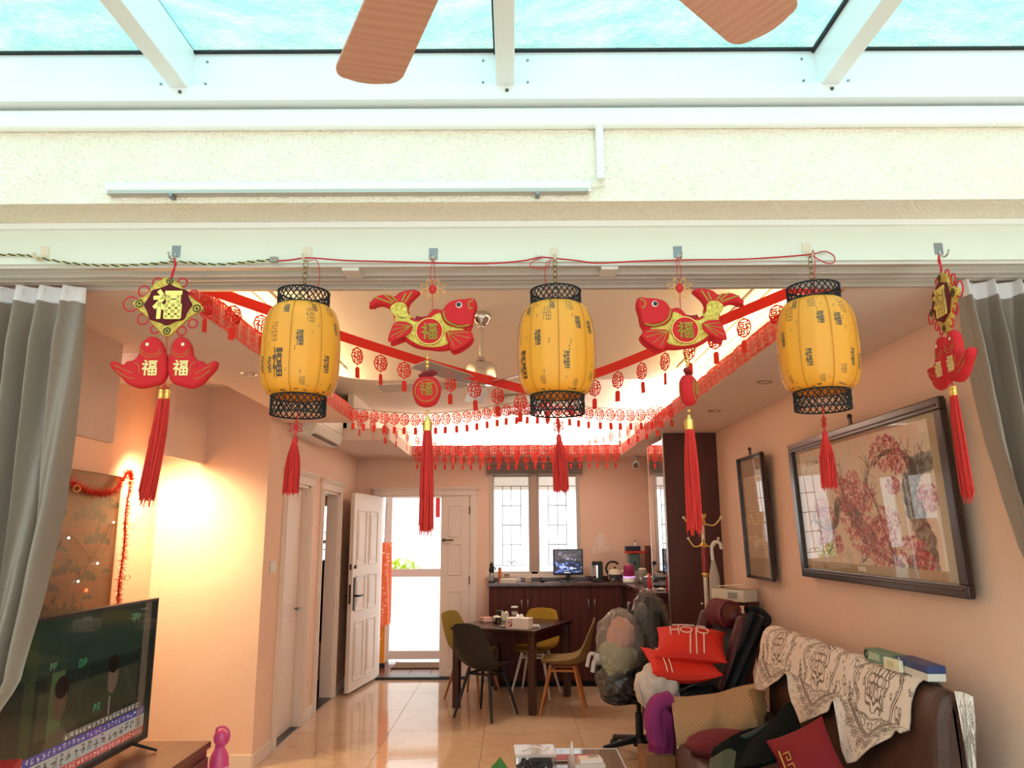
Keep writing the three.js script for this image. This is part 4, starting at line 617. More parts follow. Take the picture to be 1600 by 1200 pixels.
{
  const { A0, A1, B0, B1, HT } = mat.open;
  const a = setting('door_2'); architrave(a, A0, A1, HT);
  const lf = part('leaf', bD(XL - 0.1, XL - 0.06, 0.01, HT - 0.035, A0 + 0.035, A1 - 0.034, 0.003), mat.doorPaint, a); for (const [y0, y1] of [[0.15, 0.9], [1.05, 1.95]]) part('leaf_panel', bD(XL - 0.065, XL - 0.052, y0, y1, A0 + 0.14, A1 - 0.14, 0.006), mat.doorPaint, a);
  for (const y of [0.35, 1.75]) part('hinge', rod([XL - 0.045, y - 0.05, -(A0 + 0.045)], [XL - 0.045, y + 0.05, -(A0 + 0.045)], 0.012), M('#6a4030', 0.4, { metalness: 0.5 }), a); part('handle', tube([[XL - 0.06, 1.0, -(A1 - 0.1)], [XL - 0.01, 1.0, -(A1 - 0.1)], [XL - 0.008, 1.0, -(A1 - 0.2)]], 0.009, 8), mat.steel, a);
  const b = setting('door_3'); architrave(b, B0, B1, HT);
  // the small room behind the open side door
  const w = setting('wall_side_room'); part('panel', bD(-3.3, -3.2, 0, 3.05, 5.92, 9.4), mat.peach, w); part('panel', bD(-3.2, XL - 0.12, 0, 3.05, 7.2, 7.26), mat.peach, w);
  const o = [-2.75, -2.02, 1.12, 2.0]; for (const q of [[-3.2, o[0], 0, 3.05], [o[1], XL - 0.12, 0, 3.05], [o[0], o[1], 0, o[2]], [o[0], o[1], o[3], 3.05]]) part('panel', bD(...q, DB, DB + 0.2), mat.peach, w); part('roof', bD(-3.2, XL - 0.12, 2.6, 2.7, 7.2, 9.4), mat.ceiling, w); part('ground', bD(-3.2, XL - 0.12, -0.05, 0, 7.2, 9.4), M('#8a6a54', 0.4), w);
  const win = setting('window_2'); for (const x of [o[0], (o[0] + o[1]) / 2, o[1]]) part('stile', bD(x - 0.025, x + 0.025, o[2], o[3], DB + 0.02, DB + 0.07, 0.003), mat.frameWhite, win); for (const y of [o[2], (o[2] + o[3]) / 2, o[3]]) part('rail', bD(o[0], o[1], y - 0.02, y + 0.02, DB + 0.02, DB + 0.07, 0.003), mat.frameWhite, win); part('pane', bD(o[0], o[1], o[2], o[3], DB + 0.04, DB + 0.046), mat.glass, win);
  for (let i = 0; i < 3; i++) part('grille_bar', rod([o[0], o[2] + 0.15 + i * 0.2, -DB - 0.09], [o[1], o[2] + 0.15 + i * 0.2, -DB - 0.09], 0.006), mat.steel, win);
  const j = thing('black_jacket', 'black jacket hanging inside the open side door', 'jacket', [-2.12, 0.45, -9.05]);
  part('coat', grid(30, 24, (u, v) => { const a = u * 6.2832, t = v, r = 0.1 + 0.06 * Math.sin(Math.min(1, t * 1.6) * 1.57), k = 1 + 0.12 * Math.sin(a * 5 + t * 4); return V(Math.cos(a) * r * (t < 0.08 ? t / 0.08 : 1) * 1.3 * k, 0.95 * (1 - t), Math.sin(a) * r * (t < 0.08 ? t / 0.08 : 1) * 0.6 * k); }), mat.blackMatte, j);
  for (const s of [-1, 1]) part('sleeve', tube([[s * 0.1, 0.84, 0.02], [s * 0.17, 0.6, 0.03], [s * 0.17, 0.3, 0.04]], 0.045, 10), mat.blackMatte, j); part('hanger_loop', tube([[0, 0.94, 0], [0, 1.0, -0.05], [0, 1.02, -0.14]], 0.006, 6), mat.black, j);
}
// ---------- front door, porch beyond it ----------
{
  const { dx0, dx1, dy, wx0, wx1, wy0, wy1 } = mat.open, d = setting('door_1'), m = mat.doorPaint;
  for (const [a, b] of [[dx0 - 0.06, dx0 + 0.02], [dx1 - 0.02, dx1 + 0.06]]) { part('casing', bD(a, b, 0, dy - 0.02, DB - 0.022, DB, 0.003), m, d); part('jamb_lining', bD(a < 0 && a < dx0 ? dx0 - 0.002 : dx1 - 0.03, a < dx0 ? dx0 + 0.03 : dx1 + 0.002, 0, dy, DB, DB + 0.2, 0.003), m, d); }
  for (const [y0, y1, o] of [[dy - 0.0195, dy + 0.05, 0.027], [dy + 0.045, dy + 0.065, 0.045], [dy + 0.062, dy + 0.08, 0.06]]) part('cornice', bD(dx0 - 0.06 - o + 0.025, dx1 + 0.06 + o - 0.025, y0, y1, DB - o, DB, 0.004), m, d);
  part('head_lining', bD(dx0, dx1, dy - 0.03, dy, DB, DB + 0.2, 0.003), m, d); part('threshold', bD(dx0, dx1, 0, 0.03, DB - 0.02, DB + 0.2, 0.004), M('#2a2422', 0.3), d);
  // narrow closed leaf at the right
  const L0 = at(688, 900, DB).x, L1 = dx1 - 0.03, cx = (L0 + L1) / 2, w = L1 - L0, lf = setting('narrow_leaf', d); lf.position.set(cx, 0, -DB - 0.02);
  part('slab', box(w, dy - 0.06, 0.04, 0, (dy - 0.06) / 2 + 0.032, 0, 0.004), m, lf);
  const frameRaise = (y0, y1, fw, x = 0, z = 0.024) => [box(fw, 0.014, 0.012, x, y0, z), box(fw, 0.014, 0.012, x, y1, z), box(0.014, y1 - y0, 0.012, x - fw / 2, (y0 + y1) / 2, z), box(0.014, y1 - y0, 0.012, x + fw / 2, (y0 + y1) / 2, z)];
  const Yp = (py) => at(712, py, DB).y;
  for (const [a, b] of [[1040, 986], [978, 924], [898, 850], [838, 790]]) part('raised_panel', frameRaise(Yp(a), Yp(b), 0.15), m, lf);
  part('lever', [cyl(0.02, 0.02, 0.012, 0, 0, 0, 16).rotateX(Math.PI / 2).translate(-w / 2 + 0.035, Yp(844), 0.026), tube([[-w / 2 + 0.035, Yp(844), 0.03], [-w / 2 + 0.04, Yp(844), 0.06], [-w / 2 + 0.15, Yp(844), 0.062]], 0.009, 8)], M('#6a4a30', 0.35, { metalness: 0.7 }), lf);
  for (const py of [797, 907]) part('hinge', cyl(0.011, 0.011, 0.09, w / 2 + 0.006, Yp(py), 0.03, 12), M('#7a4a34', 0.4, { metalness: 0.5 }), lf);
  // wide leaf swung open towards us
  const free = onY(540, 1089, 0), hinge = V(dx0 + 0.02, 0, -DB + 0.01), dir = free.clone().sub(hinge); dir.y = 0; const W = 0.93, o = setting('open_leaf', d); o.position.copy(hinge); o.rotation.y = Math.atan2(-dir.z, dir.x);
  part('slab', box(W, dy - 0.06, 0.045, W / 2, (dy - 0.06) / 2 + 0.03, 0, 0.004), m, o);
  for (const s of [1, -1]) for (const [a, b] of [[0.14, 0.72], [0.84, 1.2], [1.32, 1.9]]) for (const x of [0.28, 0.68]) part('raised_panel', [...frameRaise(a, b, 0.28, x, s * 0.026), box(0.2, b - a - 0.1, 0.008, x, (a + b) / 2, s * 0.025)], m, o);
  for (const s of [1, -1]) { const lp = part('lock_plate', box(0.05, 0.34, 0.012, W - 0.07, 1.02, s * 0.028, 0.004), mat.black, o); part('lever', tube([[W - 0.07, 1.0, s * 0.03], [W - 0.07, 1.0, s * 0.075], [W - 0.19, 1.0, s * 0.078]], 0.011, 8), mat.black, lp); part('thumb_turn', cyl(0.02, 0.02, 0.02, 0, 0, 0, 16).rotateX(Math.PI / 2).translate(W - 0.07, 1.3, s * 0.03), mat.black, o); }
  for (const [y, h] of [[1.02, 0.2], [1.3, 0.06]]) part('lock_strip', box(0.004, h, 0.022, W + 0.001, y, 0, 0.001), M('#5a3a2a', 0.3, { metalness: 0.6 }), o);

  // porch: dark boards, a mat, a glazed outer door
  const p = setting('floor_porch'); part('base', bD(-3.2, 1.2, -0.2, -0.03, DB + 0.2, 10.5), M('#3a2a24', 0.8), p);
  for (let i = 0; i < 14; i++) part('plank', bD(-3.0 + i * 0.25, -2.756 + i * 0.25, -0.03, 0, DB + 0.2, 10.5, 0.003), M('#ffffff', 0.18, { map: rough(woodTex('#5a3226', '#7c4a38', 6), 1, 2) }), p);
  const D2 = 10.45, X = (px) => at(px, 900, D2).x, Y = (py) => at(650, py, D2).y, g = setting('door_4');
  const fm = M('#d9c8c0', 0.4);
  for (const [a, b] of [[599, 610], [688, 699]]) part('stile', bD(X(a), X(b), 0, Y(766), D2, D2 + 0.05, 0.004), fm, g);
  for (const [a, b] of [[1030, 1017], [901, 889], [778, 766]]) part('rail', bD(X(610), X(688), Math.max(0.001, Y(a)), Y(b), D2, D2 + 0.05, 0.004), fm, g);
  part('pane', bD(X(609), X(689), Y(890), Y(777), D2 + 0.02, D2 + 0.026), mat.glass, g); part('frosted_pane', bD(X(609), X(689), Y(1018), Y(900), D2 + 0.02, D2 + 0.026), M('#ffffff', 1, { transmission: 0.85, thickness: 0 }), g);
  for (const px of [585, 592]) part('side_post', bD(X(px), X(px) + 0.03, 0, 2.35, D2, D2 + 0.04, 0.003), fm, g);
  part('side_rail', bD(-3.0, X(599), 0.5, 0.55, D2, D2 + 0.04, 0.003), fm, g);
  part('head_beam', bD(-3.0, 1.0, Y(766), 2.6, D2, D2 + 0.06), mat.white, g);
  const c = setting('ceiling_porch'); part('board', bD(-3.2, 1.2, 2.6, 2.68, DB + 0.2, 10.55), mat.white, c);
  const yd = setting('ground'); part('paving', bD(-9, 9, -0.25, -0.06, 10.55, 22), M('#e4ded4', 0.9), yd);
  const mt = onY(652, 1036, 0), dm = thing('door_mat', 'brown doormat lying on the porch boards outside the front door', 'doormat', [at(655, 900, 10.05).x, 0, -10.12]); part('pile', metric(box(0.62, 0.016, 0.4, 0, 0.008, 0, 0.006)), M('#ffffff', 1, { map: rough(mottled('#6b4a2c', '#8c6a44', 128, 6), 4), bumpMap: rough(fineTex, 14), bumpScale: 0.006 }), dm); part('edging', [box(0.64, 0.012, 0.02, 0, 0.006, 0.2), box(0.64, 0.012, 0.02, 0, 0.006, -0.2)], M('#3c2c22', 0.8), dm);
  const ld = thing('folded_step_ladder', 'yellow folded ladder with black feet on the porch, draped with orange cloth', 'ladder', [0, 0, 0]); const A = (px, py, D) => at(px, py, D);
  for (const [x0, D] of [[587, 9.72], [600, 10.0]]) { const b = onY(x0, 1040, 0); const px = at(x0, 900, D).x; part('leg', bD(px - 0.035, px + 0.035, 0.03, 1.5, D - 0.02, D + 0.02, 0.005), M('#e0922a', 0.45), ld); part('foot', bD(px - 0.04, px + 0.04, 0, 0.06, D - 0.03, D + 0.03, 0.005), mat.rubber, ld); }
  { const xa = at(587, 900, 9.72).x, xb = at(600, 900, 10).x; for (const y of [0.35, 0.75, 1.15]) part('rung', rod([xa, y, -9.72], [xb, y, -10], 0.016), M('#d8861f', 0.45), ld); }
  const cl = at(593, 912, 9.68), cm = M('#ffffff', 0.8, { transmission: 0.25, map: canvasTex(128, 256, (k) => { k.fillStyle = '#f0692c'; k.fillRect(0, 0, 128, 256); for (let i = 0; i < 260; i++) { k.fillStyle = ['#f7b48a', '#e0501c', '#fbd9b8'][i % 3]; k.fillRect(rr(0, 124), rr(0, 252), rr(2, 6), rr(2, 5)); } }) });
  const t0 = at(593, 848, 9.68).y, t1 = at(593, 978, 9.68).y;
  const cc = thing('orange_cloth', 'orange and white patterned cloth hanging over the yellow ladder on the porch', 'cloth', [0, 0, 0]); part('fabric', grid(48, 20, (u, v) => { const a = u * 6.2832; return V(cl.x + Math.cos(a) * (0.105 + 0.012 * Math.sin(a * 7 + v * 5)), t0 + (t1 - t0) * v, -9.87 + Math.sin(a) * (0.24 + 0.012 * Math.sin(a * 6))); }), cm, cc); part('tie', rod([cl.x + 0.03, t0, -9.75], [cl.x + 0.05, t0 + 0.5, -9.78], 0.003), M('#4a4038', 0.6), cc);
  // garden beyond
  const sb = thing('garden_shrub', 'yellow-green shrub seen through the glass of the outer door', 'shrub', [at(624, 900, 13).x, -0.06, -13]), lv = [];
  for (let i = 0; i < 700; i++) { const a = rr(0, 6.283), b = Math.acos(rr(-1, 1)), r = 0.4 * Math.cbrt(rnd()); lv.push(new THREE.CircleGeometry(rr(0.03, 0.06), 5).scale(0.6, 1, 1).rotateX(rr(0, 6)).rotateY(rr(0, 6)).translate(Math.cos(a) * Math.sin(b) * r, 0.95 + Math.cos(b) * r * 0.95, Math.sin(a) * Math.sin(b) * r)); }
  part('foliage', lv, M('#b8d030', 0.6, { transmission: 0.4 }), sb); part('stem', [rod([0, 0, 0], [0.02, 0.9, 0], 0.025, 0.015), rod([0.02, 0.5, 0], [0.2, 1.0, 0.05], 0.012, 0.006)], M('#5a4430', 0.9), sb);
  const rp = at(684, 792, D2); single('red_paper_sign', box(0.06, 0.28, 0.002, 0, 0, 0, 0), M('#e04048', 0.7), 'red paper strip stuck inside the glass of the outer door', 'paper', [rp.x, rp.y, -D2 - 0.016]);

  // ---------- window over the counter ----------
  const wd = setting('window_1'), fr = M('#cdbfb4', 0.4), O = (px) => at(px, 820, DB).x, Q = (py) => at(835, py, DB).y, z0 = DB + 0.03, z1 = DB + 0.09;
  for (const [a, b] of [[wx0 - 0.01, wx0 + 0.03], [wx1 - 0.03, wx1 + 0.01]]) part('frame_stile', bD(a, b, wy0, wy1, DB - 0.01, z1, 0.004), fr, wd);
  part('frame_mullion', bD(O(829), O(840), wy0, wy1, DB - 0.01, z1, 0.004), M('#b79a8a', 0.45), wd);
  part('frame_rail', bD(wx0, wx1, wy1 - 0.03, wy1 + 0.01, DB - 0.01, z1, 0.004), fr, wd); part('frame_rail', bD(wx0, wx1, wy0 - 0.01, wy0 + 0.03, DB - 0.01, z1, 0.004), fr, wd);
  part('sill_board', bD(wx0 - 0.05, wx1 + 0.05, wy0 - 0.04, wy0, DB - 0.05, DB + 0.1, 0.004), mat.doorPaint, wd);
  for (const [a, b] of [[769, 829], [840, 904]]) {
    const s = setting('casement', wd), x0 = O(a), x1 = O(b), t = 0.022;
    part('sash_stile', bD(x0, x0 + t, Q(896), Q(742), z0, z0 + 0.04, 0.003), fr, s); part('sash_stile', bD(x1 - t, x1, Q(896), Q(742), z0, z0 + 0.04, 0.003), fr, s); part('sash_rail', bD(x0, x1, Q(896), Q(893), z0, z0 + 0.04, 0.002), fr, s); part('sash_rail', bD(x0, x1, Q(745), Q(742), z0, z0 + 0.04, 0.002), fr, s);
    part('pane', bD(x0 + t, x1 - t, Q(893), Q(745), z0 + 0.018, z0 + 0.023), mat.glass, s);
  }
  const gr = setting('window_grille', wd), zb = -DB - 0.19, bm = M('#4d4f50', 0.5);
  for (const x of [[772, 785, 799, 814, 828], [842, 858, 873, 887, 902]]) {
    for (const px of x.slice(1, 4)) part('grille_bar', rod([O(px), Q(884), zb], [O(px), Q(758), zb], 0.005, 0.005, 6), bm, gr);
    for (const py of [758, 884]) part('grille_bar', rod([O(x[0]), Q(py), zb], [O(x[4]), Q(py), zb], 0.005, 0.005, 6), bm, gr);
    for (const py of [789, 820, 851]) part('grille_bar', rod([O(x[1]), Q(py), zb], [O(x[3]), Q(py), zb], 0.006, 0.006, 6), bm, gr);
    part('grille_scroll', tube([[O(x[1] + 6), Q(881), zb], [O(x[2]) - 0.03, Q(877), zb], [O(x[2]), Q(881), zb], [O(x[2]) + 0.03, Q(877), zb], [O(x[3] - 6), Q(881), zb]], 0.005, 5), bm, gr);
  }
  const bl = thing('roller_blind', 'grey slatted blind drawn up at the top of the window', 'blind', [(wx0 + wx1) / 2, Q(742), -DB + 0.02]); const bw = wx1 - wx0 + 0.1, bh = Q(722) - Q(742); part('head_rail', box(bw, 0.035, 0.05, 0, bh, 0.012, 0.004), M('#a69a94', 0.5), bl); for (let i = 0; i < 7; i++) part('slat', box(bw, 0.006, 0.045, 0, 0.008 + i * (bh - 0.03) / 7, 0.012, 0.002), M('#b0a49c', 0.5), bl);
}
// ---------- counter, tall cabinet with mirror ----------
const KT = 1.1, KF = 8.72, KX = 1.25;
{
  const top = thing('worktop', 'dark brown L-shaped worktop running below the window and along the right wall', 'worktop', [0, 0, 0]), tm = M('#ffffff', 0.25, { map: rough(woodTex('#4a2a22', '#6a4034', 8), 1, 1), clearcoat: 0.4 });
  part('slab', merge([bD(-0.29, 1.62, KT - 0.035, KT, KF - 0.025, DB - 0.002, 0.004), bD(KX - 0.025, 1.85, KT - 0.0352, KT - 0.0002, 7.22, 8.08, 0.004), bD(KX - 0.025, 1.625, KT - 0.0351, KT - 0.0001, 8.0, KF, 0.004)]), tm, top);
  part('upstand', bD(-0.29, 1.62, KT, KT + 0.05, DB - 0.02, DB - 0.002, 0.003), tm, top);
  function unit(label, x0, x1, face, group) {   // built facing the camera, turned for the run along the right wall
    const w = x1 - x0, D = face ? 0.36 : 0.42, u = thing('counter_cabinet', label, 'cabinet', [0, 0, 0], 0, group), h = KT - 0.035; if (face) { u.rotation.y = -Math.PI / 2; u.position.set(KX + 0.0, 0, -(x0 + x1) / 2); } else u.position.set((x0 + x1) / 2, 0, -KF);
    part('carcass', metric(bx(-w / 2 + 0.001, w / 2 - 0.001, 0.06, h, -D, -0.022)), mat.darkWood, u); part('plinth', bx(-w / 2, w / 2, 0, 0.06, -D, -0.05), mat.blackMatte, u);
    for (const s of [-1, 1]) { const d = part('door', metric(box(w / 2 - 0.005, h - 0.07, 0.02, s * w / 4, h / 2 + 0.03, -0.011, 0.003)), mat.darkWood, u); part('handle', [tube([[s * 0.035, 0.83, 0], [s * 0.035, 0.83, 0.025], [s * 0.035, 0.92, 0.025], [s * 0.035, 0.92, 0]], 0.005, 6)], mat.chrome, d); }
  }
  unit('dark cabinet under the window, behind the dining table', -0.27, 0.53, 0); unit('dark cabinet under the monitor and coffee machine', 0.53, 1.215, 0);
  unit('dark cabinet in the right-hand run, nearer the corner', 7.9, 8.69, 1); unit('dark cabinet in the right-hand run, beside the tall mirror', 7.24, 7.895, 1);
  const tc = thing('tall_cabinet', 'tall dark brown cabinet panel standing against the right wall', 'cabinet', [0, 0, 0]), tx0 = at(1031, 690, 6.95).x - 0.02;
  part('side_panel', bD(tx0 + 0.045, XR - 0.002, 0, CEIL - 0.004, 6.93, 6.96, 0.003), M('#ffffff', 0.5, { map: rough(woodTex('#4e2823', '#5a302a', 6), 0.6, 1.2) }), tc); part('carcass', bD(tx0 + 0.07, XR - 0.002, 0, CEIL - 0.004, 6.962, 7.2), mat.darkWood, tc); part('knob', ball(0.014, 0, 0, 0).translate(at(1097, 943, 6.91).x, at(1097, 943, 6.91).y, -6.915), mat.chrome, tc); part('edge_strip', bD(tx0 + 0.035, tx0 + 0.047, 0, CEIL - 0.004, 6.92, 6.96, 0.002), mat.chrome, tc);
  const b = at(1042, 840, 6.96), a = at(1018, 840, 7.55), len = Math.hypot(b.x - a.x, b.z - a.z), mr = thing('mirror', 'tall narrow mirror fixed at the left side of the tall dark cabinet', 'mirror', [(a.x + b.x) / 2, KT, (a.z + b.z) / 2], Math.atan2(-(b.z - a.z), b.x - a.x)), mh = at(1030, 688, 7).y - KT;
  part('glass', box(len, mh, 0.006, 0, mh / 2, 0.004, 0.001), M('#f2f5f5', 0.01, { metalness: 1 }), mr); part('backing', box(len, mh, 0.012, 0, mh / 2, -0.006, 0.002), M('#2a1512', 0.6), mr); for (const s of [-1, 1]) part('frame_edge', box(0.012, mh, 0.02, s * len / 2, mh / 2, 0, 0.003), mat.chrome, mr);
}
// ---------- things on the counter ----------
{
  const on = (px, D) => [at(px, 905, D).x, KT, -D], S = (D) => D * 0.98 / FOC;
  let t;
  t = thing('small_figurine', 'black and silver figurine at the left end of the counter', 'figurine', on(768, 8.98)); part('pedestal', lathe([[0.001, 0], [0.04, 0], [0.042, 0.02], [0.03, 0.05], [0.026, 0.1], [0.001, 0.1]], 20), mat.steel, t); part('statue', lathe([[0.02, 0.1], [0.034, 0.13], [0.02, 0.17], [0.024, 0.19], [0.014, 0.21], [0.001, 0.222]], 16).scale(1, 1, 0.7), mat.black, t); part('arm_piece', tube([[0, 0.17, 0], [0.035, 0.16, 0.01], [0.05, 0.13, 0.012]], 0.008), mat.black, t);
  t = thing('orange_tube', 'slim orange cardboard tube standing on the counter by the window', 'tube', on(781, 9.02)); part('body', cyl(0.02, 0.02, 0.15, 0, 0.075, 0), M('#d8703a', 0.6), t); part('cap', cyl(0.021, 0.021, 0.012, 0, 0.152, 0), M('#b8562a', 0.5), t);
  for (let i = 0; i < 3; i++) { t = thing('paper_sheaf', ['lowest of the paper sheaves lying under the window on the counter', 'middle of the paper sheaves lying under the window on the counter', 'topmost paper sheaf lying under the window on the counter'][i], 'papers', [at(794, 905, 8.85).x + i * 0.006, KT + i * 0.0145, -8.85], 0.05 * i); part('pages', box(0.19, 0.011, 0.14, 0, 0.0055, 0, 0.001), M('#e9dfd2', 0.8), t); part('cover', box(0.192, 0.003, 0.142, 0, 0.0125, 0, 0.001), M(['#c9b8a4', '#e0d4c4', '#f0e8dc'][i], 0.6), t); }
  t = thing('glass_jar', 'small glass jar with a lid on the counter below the window', 'jar', on(792, 9.05)); part('vessel', lathe([[0.001, 0], [0.034, 0], [0.036, 0.05], [0.028, 0.062], [0.028, 0.07]], 24), M('#cfc4a8', 0.15, { transmission: 0.5 }), t); part('lid', cyl(0.03, 0.03, 0.014, 0, 0.076, 0), M('#7a6a50', 0.4, { metalness: 0.4 }), t);
  t = thing('white_mug', 'white mug on the counter under the left window casement', 'mug', on(811, 9.05)); part('cup_body', lathe([[0.001, 0.004], [0.026, 0.0], [0.03, 0.07], [0.027, 0.07], [0.024, 0.006]], 24), mat.white, t); part('handle', tube([[0.028, 0.055, 0], [0.05, 0.05, 0], [0.05, 0.02, 0], [0.028, 0.014, 0]], 0.004), mat.white, t);
  t = thing('small_clock_box', 'little beige box beside the monitor on the counter', 'box', on(825, 8.95)); part('case', box(0.07, 0.05, 0.05, 0, 0.025, 0, 0.006), M('#d9c6b4', 0.5), t); part('face', box(0.05, 0.03, 0.002, 0, 0.027, 0.026, 0.001), M('#b09a88', 0.4), t);
  t = thing('computer_mouse', 'black computer mouse on the counter', 'mouse', on(848, 8.88)); part('shell', ball(0.03, 0, 0.016, 0, 1.1, 0.55, 0.8), mat.black, t); part('wheel', cyl(0.006, 0.006, 0.005, 0, 0, 0, 12).rotateZ(1.57).translate(0.012, 0.03, 0), mat.steel, t);
  const mt = canvasTex(256, 192, (c, w, h) => { c.fillStyle = '#2a2732'; c.fillRect(0, 0, w, h); c.fillStyle = '#4a464e'; c.fillRect(0, 0, w, h * 0.48); const q = (n, y0, y1, cols) => { for (let i = 0; i < n; i++) { c.fillStyle = cols[i % cols.length]; c.fillRect(rr(0, w), rr(y0, y1), rr(8, 60), rr(4, 26)); } }; q(30, 10, 80, ['#6a6870', '#3a3640', '#8a90a8', '#504850']); q(60, 96, 186, ['#2c4a9a', '#5a7ad0', '#a0b8f0', '#182040', '#c8d8ff', '#34508a']); c.fillStyle = '#e8f0ff'; c.fillRect(170, 150, 34, 6); c.fillStyle = '#1a1a20'; c.fillRect(0, 90, w, 4); });
  t = thing('monitor', 'square black computer monitor lit with blue pictures on the counter', 'monitor', on(888, 8.95), 0.04); const mw = 0.345, mh = 0.29; part('casing', box(mw, mh, 0.03, 0, 0.075 + mh / 2, 0, 0.006), mat.black, t); const ms = M('#ffffff', 0.2, { map: mt }); ms.emissive.set('#ffffff'); ms.emissiveMap = mt; ms.emissiveIntensity = 0.7; part('screen', new THREE.BoxGeometry(mw - 0.03, mh - 0.035, 0.002).translate(0, 0.08 + mh / 2, 0.016), ms, t); part('neck', box(0.05, 0.09, 0.02, 0, 0.045, -0.015), mat.black, t); part('base', cyl(0.1, 0.095, 0.012, 0, 0.006, 0).scale(1.1, 1, 0.8), mat.black, t);
  t = thing('coffee_machine', 'black and silver coffee machine between the monitor and the kettle', 'coffee machine', on(934, 8.95), -0.1); part('base', box(0.13, 0.035, 0.2, 0, 0.0175, 0, 0.006), mat.black, t); part('tower', box(0.05, 0.19, 0.16, 0.035, 0.13, -0.01, 0.01), mat.black, t); part('front_panel', box(0.028, 0.17, 0.1, -0.005, 0.12, -0.02, 0.006), mat.chrome, t); part('brew_head', box(0.1, 0.04, 0.14, -0.012, 0.205, 0.01, 0.01), mat.black, t); part('spout', cyl(0.006, 0.01, 0.03, -0.045, 0.172, 0.05), mat.steel, t); part('water_tank', box(0.02, 0.16, 0.06, -0.062, 0.13, -0.07, 0.004), M('#d8dcdc', 0.1, { transmission: 0.7 }), t);
  t = thing('kettle', 'electric kettle with a black arched handle and dark patterned base', 'kettle', on(961, 8.9)); part('body', lathe([[0.001, 0.0], [0.085, 0], [0.088, 0.03], [0.082, 0.09], [0.06, 0.13], [0.03, 0.142], [0.001, 0.145]], 32), mat.ivory, t); part('pattern_band', lathe([[0.0865, 0.004], [0.0895, 0.03], [0.085, 0.082]], 32), M('#ffffff', 0.4, { map: canvasTex(256, 64, (c) => { c.fillStyle = '#3a3034'; c.fillRect(0, 0, 256, 64); for (let i = 0; i < 40; i++) { c.fillStyle = ['#c8beb0', '#8a7a7a', '#1c181a'][i % 3]; c.beginPath(); c.arc(rr(0, 256), rr(0, 64), rr(4, 10), 0, 7); c.fill(); } }) }), t); part('handle', tube([[-0.078, 0.085, 0], [-0.098, 0.15, 0], [-0.06, 0.215, 0], [0.005, 0.218, 0], [0.04, 0.195, 0]], 0.012, 10, 30), mat.black, t); part('spout', rod([0.055, 0.09, 0], [0.1, 0.125, 0], 0.02, 0.012), mat.ivory, t); part('lid_knob', ball(0.013, 0, 0.155, 0), mat.black, t);
  t = thing('humidifier', 'round humidifier with a pink tank and white base on the counter corner', 'humidifier', on(983, 8.62)); part('base', lathe([[0.001, 0], [0.068, 0], [0.07, 0.02], [0.066, 0.065], [0.001, 0.065]], 32), mat.white, t); part('tank', lathe([[0.001, 0.066], [0.06, 0.066], [0.061, 0.18], [0.055, 0.195], [0.001, 0.197]], 32), M('#d04a86', 0.12, { transmission: 0.45, thickness: 0 }), t); part('light_ring', new THREE.TorusGeometry(0.063, 0.004, 6, 40).rotateX(1.5708).translate(0, 0.069, 0), glow([0.6, 0.3, 1], 1.4, '#b080ff'), t); part('nozzle', cyl(0.014, 0.012, 0.014, 0, 0.203, 0), M('#f0b0c8', 0.3), t);
  t = thing('water_dispenser', 'small teal dispenser with a red tray top in the counter corner', 'dispenser', on(991, 9.05)); part('body', box(0.12, 0.19, 0.14, 0, 0.215, 0, 0.01), M('#5a7a78', 0.3), t); part('foot', box(0.13, 0.12, 0.15, 0, 0.06, 0, 0.008), M('#b9a892', 0.5), t); part('tap', box(0.02, 0.03, 0.02, 0, 0.2, 0.08), mat.black, t); part('red_top', box(0.22, 0.025, 0.18, 0.01, 0.325, 0, 0.006), M('#d8402a', 0.4), t);
  t = thing('navy_tin', 'flat navy tin lying on the red top of the dispenser', 'tin', [on(990, 9.05)[0], KT + 0.3375, -9.05]); part('case', box(0.17, 0.045, 0.12, 0, 0.0225, 0, 0.006), M('#222a4a', 0.35), t); part('lid', box(0.174, 0.012, 0.124, 0, 0.05, 0, 0.004), M('#2c3558', 0.35), t); 
  t = thing('white_shaker', 'small white shaker on top of the navy tin', 'shaker', [on(995, 9.05)[0], KT + 0.3935, -9.05]); part('body', lathe([[0.001, 0], [0.02, 0], [0.022, 0.03], [0.015, 0.045], [0.001, 0.05]], 20), mat.white, t); part('top', ball(0.012, 0, 0.052, 0), mat.steel, t);
  t = thing('tea_canister', 'grey-green jar with a cream lid behind the humidifier', 'jar', on(1004, 8.62)); part('body', lathe([[0.001, 0], [0.05, 0], [0.058, 0.03], [0.06, 0.1], [0.045, 0.135], [0.001, 0.135]], 28), M('#8d8a78', 0.35), t); part('lid', lathe([[0.001, 0.165], [0.03, 0.162], [0.046, 0.15], [0.046, 0.135], [0.001, 0.135]], 28), mat.ivory, t);
  t = thing('plastic_tub', 'clear plastic tub of orange contents on the right-hand counter', 'tub', on(1014, 7.75)); part('tub_wall', lathe([[0.001, 0.002], [0.055, 0.002], [0.075, 0.1], [0.072, 0.1], [0.053, 0.005]], 28), M('#c9ccd8', 0.1, { transmission: 0.8 }), t); part('contents', lathe([[0.001, 0.006], [0.052, 0.006], [0.064, 0.06], [0.001, 0.07]], 24), M('#b06a40', 0.7), t); part('rim', new THREE.TorusGeometry(0.075, 0.004, 6, 32).rotateX(1.5708).translate(0, 0.1, 0), M('#5a5878', 0.3), t);
